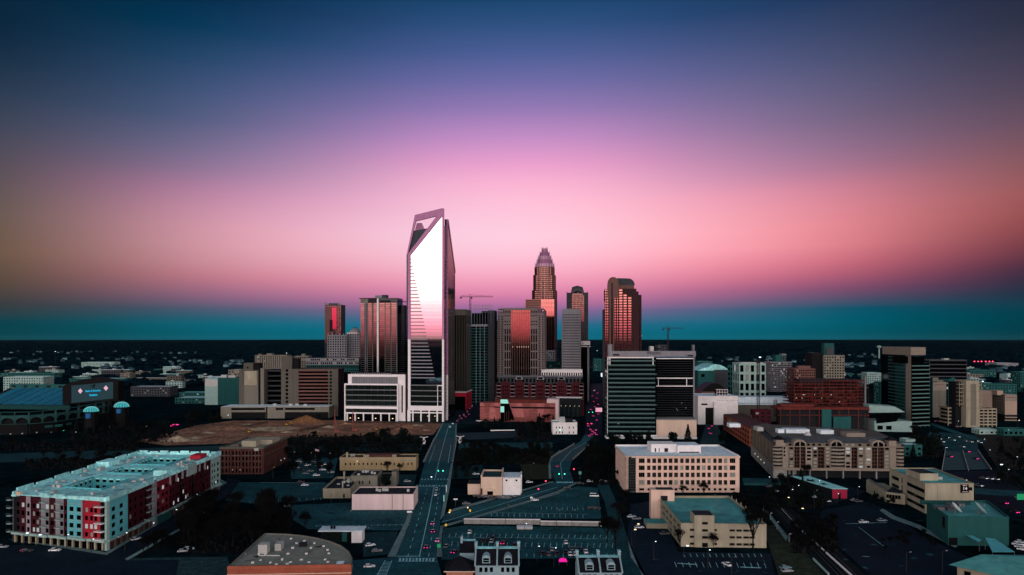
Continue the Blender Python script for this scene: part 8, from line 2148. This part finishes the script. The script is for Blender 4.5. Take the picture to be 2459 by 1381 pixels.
# ------------------------------------------------------------------ street furniture
polem = mat('dark pole', (.03, .032, .035), .6, var=.1); polew = mat('pale pole', (.30, .32, .32), .6, var=.1)
def lamp(x, y, h_, label, e=None, arm=1.6, group=None, m=None, sz=.35):
    p = G(x, y); T = thing('street_lamp', label, 'street lamp', (*p, 0), group); m = m or polem
    b = MB(); b.tube((p[0], p[1], 0), (p[0], p[1], h_), .13, .08, 6); b.build('pole', m, T)
    b = MB(); b.tube((p[0], p[1], h_ - .1), (p[0] + arm, p[1], h_ + .25), .06, .05, 5); b.build('arm', m, T)
    cube('lamp_head', e or polew, T, (p[0] + arm, p[1], h_ + .22), (sz * 1.8, sz, sz * .6))
for x, y, h_, lab, e in [(1525, 1290, 6, 'orange lit street lamp left of the parking structure lot', e_warm), (1517, 1310, 7, 'dimmer orange street lamp nearer on the side street', e_warm), (1887, 1222, 6, 'yellow lit lamp right of the rails near the red shed', e_warm), (1920, 1250, 6, 'yellow lit lamp nearer the navy car park', e_warm), (57, 1308, 5, 'white globe lamp on the left below the apartments', e_white), (88, 1312, 5, 'second white globe lamp below the apartments', e_white), (1757, 1381, 7, 'unlit pale lamp post below the white car at the parking structure', None), (1642, 1340, 5, 'short lamp on the kerb below the parking structure', e_white), (2177, 1375, 8, 'tall lamp post on the navy car park near the bottom', None), (2263, 1378, 9, 'pale lamp post left of the hip roofed house', None), (1955, 1222, 10, 'tall dark lamp post left of the red shed', None), (1214, 1262, 10, 'tall lamp post in front of the retaining wall', None), (1336, 1275, 10, 'lamp post by the middle of the retaining wall', None), (1373, 1275, 10, 'lamp post right of the middle of the retaining wall', None), (835, 1272, 9, 'lamp post at the lower edge of the teal lot', None), (795, 1225, 9, 'lamp post left of the pink warehouse', None), (1321, 1107, 11, 'lamp post at the left foot of the curving bridge', None), (1276, 1145, 9, 'pale lamp post on the lawn right of the theatre', None), (1374, 1092, 9, 'lamp post right of the curving bridge', None), (340, 1308, 11, 'tall post at the apartment corner junction', None), (876, 1330, 11, 'tall post beside the white shed shop', None), (975, 1300, 9, 'wooden post on the left pavement of the main street', None), (982, 1282, 10, 'taller wooden post beside it on the left pavement', None), (1424, 950, 8, 'white glowing lamp high in the street canyon', e_white), (1440, 915, 8, 'bright white lamp at the left edge of the hotel', e_white), (2443, 1060, 19, 'tall orange lit sign pole at the right edge', e_warm), (545, 1012, 7, 'white lit lamp at the left end of the tan podium', e_white), (1030, 1165, 5, 'lit lamp at the crossing of the main street', e_white)]:
    lamp(x, y, h_, lab, e, sz=.35 if e is None else .5)
lamp(2400, 1130, 4, 'white lit lamp at the right corner of the bridge deck', e_white, sz=.8)
for i, (x, y) in enumerate([(1833, 1232), (1850, 1250), (1866, 1272), (1895, 1302)]): lamp(x, y, 3.6, 'pale post along the left rail platform', None, .5, 'posts along the rail platform', polew, .5)
for lab, e, pts in (('small white lamp along the dark streets by the long apartments', e_white, [(300, 1322), (365, 1290), (420, 1256), (470, 1222), (515, 1190), (160, 1318), (220, 1326)]), ('small lamp in the car park beside the brown brick office', e_winw, [(705, 1108), (745, 1106), (790, 1110), (720, 1138), (770, 1146), (655, 1150)]), ('small lamp in the yard below the buff apartments', e_white, [(1845, 1176), (1880, 1166), (1915, 1190), (1965, 1184), (2010, 1212), (2060, 1196), (1900, 1206)]), ('small lamp beside the expressway at right', e_white, [(2240, 1050), (2258, 1070), (2362, 1070), (2375, 1098), (2420, 1150), (2440, 1120), (2300, 1030), (2420, 1050)]), ('small lamp in the dark park before the stadium', e_white, [(258, 1030), (286, 1026), (262, 1044), (350, 1040), (180, 1052)]), ('small lamp along the canyon street right of the tallest tower', e_winw, [(1100, 1022), (1112, 1010), (1122, 1000), (1132, 986), (1142, 974), (1150, 990)]), ('small lamp on the plaza before the coral building', e_winw, [(1166, 1024), (1196, 1026), (1226, 1024), (1262, 1022), (1300, 1030)]), ('small white lamp in the car parks by the townhouses', e_white, [(1260, 1296), (1440, 1300), (1290, 1350), (1330, 1362), (1570, 1345), (1700, 1366)])):
    for x, y in pts: lamp(x, y, RN.uniform(5, 8), lab, e, .8, lab.replace('small', 'lamps:', 1), sz=.28)
def signal(x, y, h_, e, label, span=6, n=2, dirn=1):
    p = G(x, y); T = thing('traffic_signal', label, 'traffic signal', (*p, 0))
    b = MB(); b.tube((p[0], p[1], 0), (p[0], p[1], h_), .14, .1, 6); b.build('pole', polem, T)
    b = MB(); b.tube((p[0], p[1], h_ - .2), (p[0] + span * dirn, p[1], h_), .08, .05, 5); b.build('mast_arm', polem, T)
    for k in range(n):
        xx = p[0] + span * dirn * (1 - k * .45)
        cube('signal_box', blackm, T, (xx, p[1] - .1, h_ - .5), (.5, .4, 1.2)); cube('signal_lens', e, T, (xx, p[1] - .35, h_ - .55), (.6, .14, .6))
for a in [(1078, 1152, 6.5, e_green, 'traffic signal showing green over the main street crossing', 7), (1372, 1158, 6, e_green, 'traffic signal showing green at the curving road', 8), (1318, 1168, 4, e_red, 'red signal left of the curving road junction', 2), (1392, 1142, 5, e_red, 'red signal right of the curving road', 4), (1297, 1190, 4.5, e_red, 'red signal on the branch road below the theatre', 1), (1434, 1002, 6.5, e_green, 'green signal far up the street canyon', 10), (1430, 1030, 6, e_red, 'red signal in the street canyon by the hotel', 8), (1084, 1246, 4, e_warm, 'amber signal at the main street corner', 1), (1126, 1234, 4, e_warm, 'amber beacon on the branch road kerb', .6)]:
    signal(*a[:5], span=a[5], n=2 if a[5] > 5 else 1, dirn=-1)
def signp(x, y, h_, w, hh, m, label, diamond=False, cat='sign', txt=None):
    p = G(x, y); T = thing('road_sign', label, cat, (*p, 0)); f = Fc((p[0] - w / 2, p[1] - .1), (p[0] + w / 2, p[1] - .1))
    b = MB(); b.tube((p[0], p[1], 0), (p[0], p[1], h_), .07, .07, 5); b.build('post', steel, T)
    if diamond: f.poly('sign_plate', m, T, [(w / 2, h_ - hh / 2), (w, h_), (w / 2, h_ + hh / 2), (0, h_)], -.08, 0)
    else: f.bar('sign_plate', m, T, 0, w, h_ - hh / 2, h_ + hh / 2, -.08, 0)
yel = mat('yellow sign', (.75, .48, .03), .5, emit=(.9, .55, .05), es=.25)
signp(1071, 1272, 2.4, 1.4, 1.4, yel, 'yellow diamond sign at the corner of the lower car park', True); signp(1081, 1236, 2.2, 1.0, 1.3, yel, 'yellow sign on the corner island of the main street'); signp(1129, 1235, 2.0, .9, 1.2, yel, 'yellow sign on the branch road kerb')
signp(1054, 1327, 3.0, 1.5, 1.5, e_gsign, 'green street sign on the right kerb near the nearest crossing'); signp(1094, 1216, 4.0, 2.2, .7, whitef, 'white sign board on the island below the theatre'); signp(1276, 1205, 2.4, 1.3, 1.0, whitef, 'white sign on the branch road beside the red signal')
signp(690, 1222, 2.6, 3.6, 2.8, paleT, 'pale square board left of the workshops'); signp(983, 1250, 4.5, 2.4, .9, whitef, 'white board on the left pavement above the wooden posts'); signp(1393, 1150, 4.0, 1.8, 2.0, mat('pale green sign', (.12, .34, .26), .5), 'pale green sign right of the curving road')
signp(1072, 1190, 4.2, .5, 4.2, e_win, 'tall white lit sign on the right kerb of the main street'); signp(1066, 1212, 3.6, .35, 3.6, e_teal, 'tall green lit sign on the right kerb of the main street'); signp(1438, 998, 7, 8, 5, em('pink lit board', (1.0, .45, .6), .8), 'pink lit board at the left foot of the hotel'); signp(1446, 912, 11, 6, 9, em('white lit board', (.8, .95, 1.0), 1.1), 'white glowing board beside the hotel in the street canyon')
# green gantry sign
p = G(2450, 1222); T = thing('gantry_sign', 'green highway sign on a gantry at the right edge', 'sign', (*p, 0)); f = Fc((p[0] - 3, p[1]), (p[0] + 10, p[1]))
f.bar('sign_panel', e_gsign, T, 1.2, 8, 5.0, 8.2, -.2, 0); f.bar('gantry_beam', steel, T, 0, 13, 6.2, 6.6, .05, .3); b = MB(); b.tube(f.pt(12, 0, .2), f.pt(12, 8.4, .2), .25, .2, 6); b.build('gantry_post', steel, T)
# flag
p = G(757, 1120); T = thing('flagpole', 'flagpole with a small pale flag above the car park', 'flagpole', (*p, 0)); b = MB(); b.tube((p[0], p[1], 0), (p[0], p[1], 13), .1, .06, 6); b.build('pole', polew, T)
v, f_ = [], []
for i in range(7):
    for j in range(3): v.append((p[0] + .1 + i * .45, p[1] + .18 * sin(i * 1.1), 12.8 - j * .8 - i * .12))
for i in range(6):
    for j in range(2): f_.append((i * 3 + j, i * 3 + j + 1, (i + 1) * 3 + j + 1, (i + 1) * 3 + j))
mk('flag', v, f_, mat('pale pink flag', (.42, .30, .32), .8, var=.25, vscale=1.2), T)
# bridge sculptures
def sculpture(x, y, label):
    p = G(x, y); T = thing('bridge_sculpture', label, 'sculpture', (*p, 0)); k = 1.0
    cube('plinth', white, T, (p[0], p[1], .9), (2.2, 2.2, 1.8)); 
    for e in (-1, 1):
        b = MB(); b.tube((p[0] + e * 1.5, p[1], 1.8), (p[0], p[1], 5.0), .35, .28, 6); b.build('leg', white, T)
        b = MB(); q_ = [(p[0], p[1], 5.0), (p[0] + e * 1.4, p[1], 5.9), (p[0] + e * 3.2, p[1], 6.2), (p[0] + e * 3.6, p[1], 6.9)]
        for i in range(3): b.tube(q_[i], q_[i + 1], .34 - i * .08, .28 - i * .08, 6)
        b.build('wing', white, T)
    b = MB(); b.tube((p[0], p[1], 4.7), (p[0], p[1], 6.4), .3, .1, 6); b.build('body', white, T)
sculpture(1018, 1066, 'white winged sculpture on the left side of the street bridge'); sculpture(1105, 1064, 'white winged sculpture on the right side of the street bridge')
# bridge parapets
def parapet(a, b, h_, label):
    T = thing('bridge_parapet', label, 'parapet', (*G(*a), 0)); f = Fc(G(*a), G(*b)); f.bar('parapet_wall', conc, T, 0, f.L, 0, h_, -.2, .2)
    for k in range(8): f.bar('parapet_post', conc, T, f.L * k / 7 - .2, f.L * k / 7 + .2, h_, h_ + .3, -.25, .25)
parapet((1017, 1110), (1042, 1056), 1.1, 'left parapet of the main street bridge'); parapet((1088, 1110), (1097, 1056), 1.1, 'right parapet of the main street bridge')
parapet((1324, 1100), (1378, 1068), 1.1, 'left parapet of the curving bridge'); parapet((1376, 1104), (1418, 1066), 1.1, 'right parapet of the curving bridge')
parapet((2262, 1131), (2270, 1084), 1.0, 'left parapet of the bridge deck at right'); parapet((2380, 1128), (2349, 1084), 1.0, 'right parapet of the bridge deck at right'); parapet((2326, 1131), (2312, 1084), .8, 'middle barrier of the bridge deck at right')
T = thing('overpass_rail', 'pale rail of the small overpass right of the beige office', 'parapet', (*G(1786, 1165), 0)); f = Fc(G(1786, 1165), G(1880, 1167)); f.bar('rail_wall', tealg, T, 0, f.L, 0, 1.6, -.2, .2)
T = thing('plaza_kerb', 'pale curved kerb wall on the plaza before the coral building', 'wall', (*G(1175, 1036), 0)); f = Fc(G(1178, 1035), G(1236, 1034)); f.bar('kerb_wall', white, T, 0, f.L, 0, 1.0, -.3, .3)
f = Fc(G(1178, 1035), G(1163, 1030)); 
T = thing('plaza_canopy', 'thin white canopy at the left corner of the coral building', 'canopy', (*G(1148, 1018), 0)); f = Fc(G(1143, 1020), G(1156, 1020)); f.bar('canopy_top', white, T, 0, f.L, 4.2, 4.6, -2, 2)
b = MB(); b.tube(f.pt(f.L * .55, 0, 0), f.pt(f.L * .55, 4.2, 0), .3, .3, 6); b.build('canopy_post', white, T)

# ------------------------------------------------------------------ far buildings
far = [('white_long_shed', 'white sheet roofed long shed above the stadium seats', 8, 1250, 104, 30, 905, paleT), ('far_gridded_block', 'wide pale gridded block alone on the dark woods at left', 195, 2300, 274, 40, 870, paleT), ('far_low_block', 'long low pale block behind the scoreboard', 166, 1450, 300, 30, 909, tealg), ('far_low_block', 'long pale low block right of the scoreboard', 290, 1500, 420, 30, 908, tan_), ('far_low_block', 'dark windowed block with a pale end right of the scoreboard', 314, 1150, 408, 26, 928, greyd), ('far_low_block', 'thin pale roofed row above the white shed', 0, 1600, 132, 24, 896, tealg), ('far_low_block', 'small stepped block above the right end of the scoreboard', 288, 1550, 312, 20, 896, tan2), ('far_low_block', 'low grey deck below the pale end slab', 420, 1020, 492, 30, 955, tealg), ('far_low_block', 'pale low block between the scoreboard and the pale slab', 430, 1120, 492, 24, 942, tealg), ('far_low_block', 'small white block at the back left of the blank tan tower', 548, 1100, 576, 24, 888, tan2),
       ('far_low_block', 'white low block behind the capped tower at left', 2082, 1350, 2116, 24, 895, paleT), ('far_low_block', 'teal block at the left foot of the capped tower', 2120, 900, 2140, 20, 918, tealg), ('far_low_block', 'far pale block right of the dark long office', 2328, 1600, 2392, 30, 889, tealg), ('far_low_block', 'grey gridded block above the right hand hotel', 2355, 1150, 2442, 26, 922, tealg), ('far_low_block', 'pale block at the far right edge above the red sign hotel', 2450, 1250, 2500, 24, 893, tealg), ('far_low_block', 'long bright roofed store far at right with warm lights', 2395, 2300, 2446, 60, 872, greyst), ('far_low_block', 'small pale block right of the wooded road in the street canyon', 1426, 1900, 1446, 30, 862, tealg), ('far_low_block', 'small white block beyond the hotel roof', 1561, 1500, 1570, 14, 832, white), ('far_low_block', 'dark block beyond the hotel roof below the crane', 1580, 1300, 1602, 20, 828, greyd), ('far_low_block', 'pale roofed row behind the grey office wing', 1676, 1900, 1712, 40, 868, tealg), ('far_low_block', 'low white roadside building below the orange lit sign', 2352, 690, 2400, 12, 1031, paleT), ('far_low_block', 'grey roadside building right of the white roadside building', 2410, 680, 2470, 12, 1030, tealg), ('far_low_block', 'low pale shed left of the bridge deck', 2172, 560, 2215, 14, 1068, tealg), ('far_low_block', 'flat white roofed hut by the bridge deck', 2175, 590, 2198, 10, 1055, paleT)]
for nm, lab, xa, Ya, xb, D, yt, m in far:
    plain_tower(nm, lab, xa, Ya, xb, D, yt, m, gl_blk, pw=4.5, ph=4.2, fw=.5, fh=.45, roof=RN.choice((roofT, roofW, tealg)), th=RN.uniform(-.06, .06), cat='building')
T, f = plain_tower('far_low_block', 'warm lit low row far at the right edge of the woods', 2400, 2500, 2450, 30, 876, tan2, e_winw, pw=14, ph=20, fw=.3, fh=.3, cat='building')
# small pale houses scattered through the woods
hm = [mat('far pale house', (.10, .20, .23), var=.3), mat('far grey house', (.03, .07, .085), var=.3)]
hroof = mat('far house roof', (.025, .06, .075), .8, var=.4)
me_h = {}
for i, m in enumerate(hm):
    me = bpy.data.meshes.new('house'); me.from_pydata([(-.5, -.5, 0), (.5, -.5, 0), (.5, .5, 0), (-.5, .5, 0), (-.5, -.5, 1), (.5, -.5, 1), (.5, .5, 1), (-.5, .5, 1)], [], [(0, 1, 5, 4), (1, 2, 6, 5), (2, 3, 7, 6), (3, 0, 4, 7)]); me.materials.append(m); me_h[i] = me
me_r = bpy.data.meshes.new('roof'); me_r.from_pydata([(-.55, -.55, 1), (.55, -.55, 1), (.55, .55, 1), (-.55, .55, 1), (-.55, 0, 1.6), (.55, 0, 1.6)], [], [(0, 1, 5, 4), (2, 3, 4, 5), (3, 0, 4), (1, 2, 5)]); me_r.materials.append(hroof)
clus = [(70, 2800, 130, 22), (330, 3000, 110, 16), (470, 2600, 70, 14), (250, 2100, 120, 12), (560, 2500, 60, 10), (1730, 2900, 60, 10), (1860, 3000, 80, 8), (2060, 2400, 50, 12), (2260, 2600, 80, 12), (2100, 3800, 140, 12), (160, 4300, 220, 16), (400, 4600, 160, 12), (2400, 1900, 70, 10), (1436, 2300, 8, 8)]
for ci, (cxp, Y0, sp_, n) in enumerate(clus):
    for k in range(n):
        Y = Y0 * RN.uniform(.9, 1.12); x = cxp + RN.gauss(0, .5) * sp_; p = P(x, Y)
        T = thing('far_house', 'small pale house in the far woods ' + ('above the white shed', 'above the long low block', 'left of the tan blocks', 'behind the scoreboard', 'above the blank tan tower', 'above the grey office wing', 'above the ribbed apartment tower', 'left of the capped tower', 'right of the capped tower', 'on the skyline by the water tower', 'on the skyline at far left', 'on the skyline left of the towers', 'near the red airfield lights', 'up the street canyon')[ci], 'house', (p[0], p[1], gz(*p) + 4), 'far houses in the woods, cluster ' + str(ci + 1))
        w = RN.uniform(7, 18); T.scale = (w, RN.uniform(9, 14), RN.uniform(5, 8)); T.rotation_euler = (0, 0, RN.uniform(-.4, .4))
        for me, nm in ((me_h[RN.random() < .5], 'walls'), (me_r, 'roof')):
            o = bpy.data.objects.new(nm, me); col.objects.link(o); o.parent = T
for cxp, Y0, sp_, n, lab in ((120, 1800, 160, 12, 'low dim block in the district behind the stadium'), (380, 1750, 110, 10, 'low dim block between the scoreboard and the pale end slab'), (470, 1350, 60, 5, 'low dim block just left of the pale end slab'), (1720, 1600, 60, 6, 'low dim block far behind the curved roofed halls'), (2080, 1500, 60, 6, 'low dim block behind the capped tower'), (2380, 1450, 90, 12, 'low dim block behind the hotels at right'), (2250, 1900, 90, 8, 'low dim block beyond the dark long office')):
    for k in range(n):
        Y = Y0 * RN.uniform(.88, 1.15); p = P(cxp + RN.uniform(-1, 1) * sp_, Y); T = thing('far_block', lab, 'building', (*p, 0), 'dim blocks ' + lab[14:]); w = RN.uniform(16, 46); dp = RN.uniform(12, 22); hh = RN.uniform(7, 19); T.rotation_euler = (0, 0, RN.uniform(-.2, .2))
        f = faces([(p[0] - w / 2, p[1]), (p[0] + w / 2, p[1]), (p[0] + w / 2, p[1] + dp), (p[0] - w / 2, p[1] + dp)]); m = RN.choice((tan_, tealg, greyd, tan2, paleT))
        for fc in f[:2]: cc, rr = even(0, fc.L, max(2, int(fc.L / 5)), .55), even(1, hh - 1, max(2, int(hh / 4)), .45); gridwall(fc, 0, hh, cc, rr, m, .3, T); panes(fc, cc, rr, .3, gl_blk, T, lit=.02, litm=e_winw)
        for fc in f[2:]: gridwall(fc, 0, hh, [], [], m, 0, T)
        cube('roof', RN.choice((roofT, roofD, roofW, tealg)), T, (p[0], p[1] + dp / 2, hh + .1), (w + .4, dp + .4, .4)); cube('rooftop_unit', unitm, T, (p[0] + RN.uniform(-.3, .3) * w, p[1] + dp / 2, hh + 1.3), (w * .15, dp * .3, 2))
# water tower
c = P(2111, 3400); T = thing('water_tower', 'pale water tower dome on the horizon left of the capped tower', 'water tower', (*c, 0)); b = MB(); zt_ = Zt(832, 3400)
b.tube((c[0], c[1], 0), (c[0], c[1], zt_ - 6), 3, 3, 8); b.build('stem', paleT, T)
b = MB(); b.tube((c[0], c[1], zt_ - 8), (c[0], c[1], zt_ - 3), 6, 11, 14); b.tube((c[0], c[1], zt_ - 3), (c[0], c[1], zt_ + 1.5), 11, 10, 14); b.tube((c[0], c[1], zt_ + 1.5), (c[0], c[1], zt_ + 4.5), 10, 3, 14); b.build('tank', paleT, T)
# far lights
def farlamp(x, y, Y, e, lab, grp=None, r=2.0):
    c = P(x, Y); z = Zt(y, Y); T = thing('mast_light', lab, 'light', (*c, 0), grp); b = MB(); b.tube((c[0], c[1], 0), (c[0], c[1], z - r * .5), .4, .25, 5); b.build('mast', polem, T); cube('lamp', e, T, (c[0], c[1], z), (r, r, r))
for x, y in ((2340, 868), (2349, 868), (2357, 868), (2367, 868), (2376, 868), (2384, 868), (2378, 872)): farlamp(x, y, 2600, e_red, 'red airfield light far at the right', 'red airfield lights', 2.6)
for x, y, Y, lab in ((133, 844, 2500, 'white mast light in the woods above the white shed'), (418, 929, 1200, 'white lamp above the deck right of the scoreboard'), (1824, 858, 1500, 'white lamp over the white framed office cube'), (1434, 842, 3000, 'white light far up the street canyon'), (688, 848, 2600, 'pale light over the hotel row behind the tan blocks'), (2280, 950, 1000, 'white lamp on the dark balcony hotel'), (2360, 916, 1300, 'white lamp right of the blank tan stair tower')): farlamp(x, y, Y, e_white, lab, None, 1.6)

# ------------------------------------------------------------------ thin dusk haze
hz = mk('haze', [(-46500, -46500, -1), (46500, -46500, -1), (46500, 46500, -1), (-46500, 46500, -1), (-46500, -46500, 280), (46500, -46500, 280), (46500, 46500, 280), (-46500, 46500, 280)], CF, white)
hm_ = bpy.data.materials.new('dusk haze'); hm_.use_nodes = True
nn, nl = hm_.node_tree.nodes, hm_.node_tree.links
nn.clear()
pv = nn.new('ShaderNodeVolumePrincipled'); pv.inputs['Color'].default_value = (.3, .78, 1, 1); pv.inputs['Density'].default_value = 1.5e-6; pv.inputs['Anisotropy'].default_value = 0
mo = nn.new('ShaderNodeOutputMaterial'); nl.new(pv.outputs[0], mo.inputs['Volume'])
hz.data.materials.clear(); hz.data.materials.append(hm_)
setp(hz, kind='stuff', label='thin blue dusk haze over the far woods', category='haze')
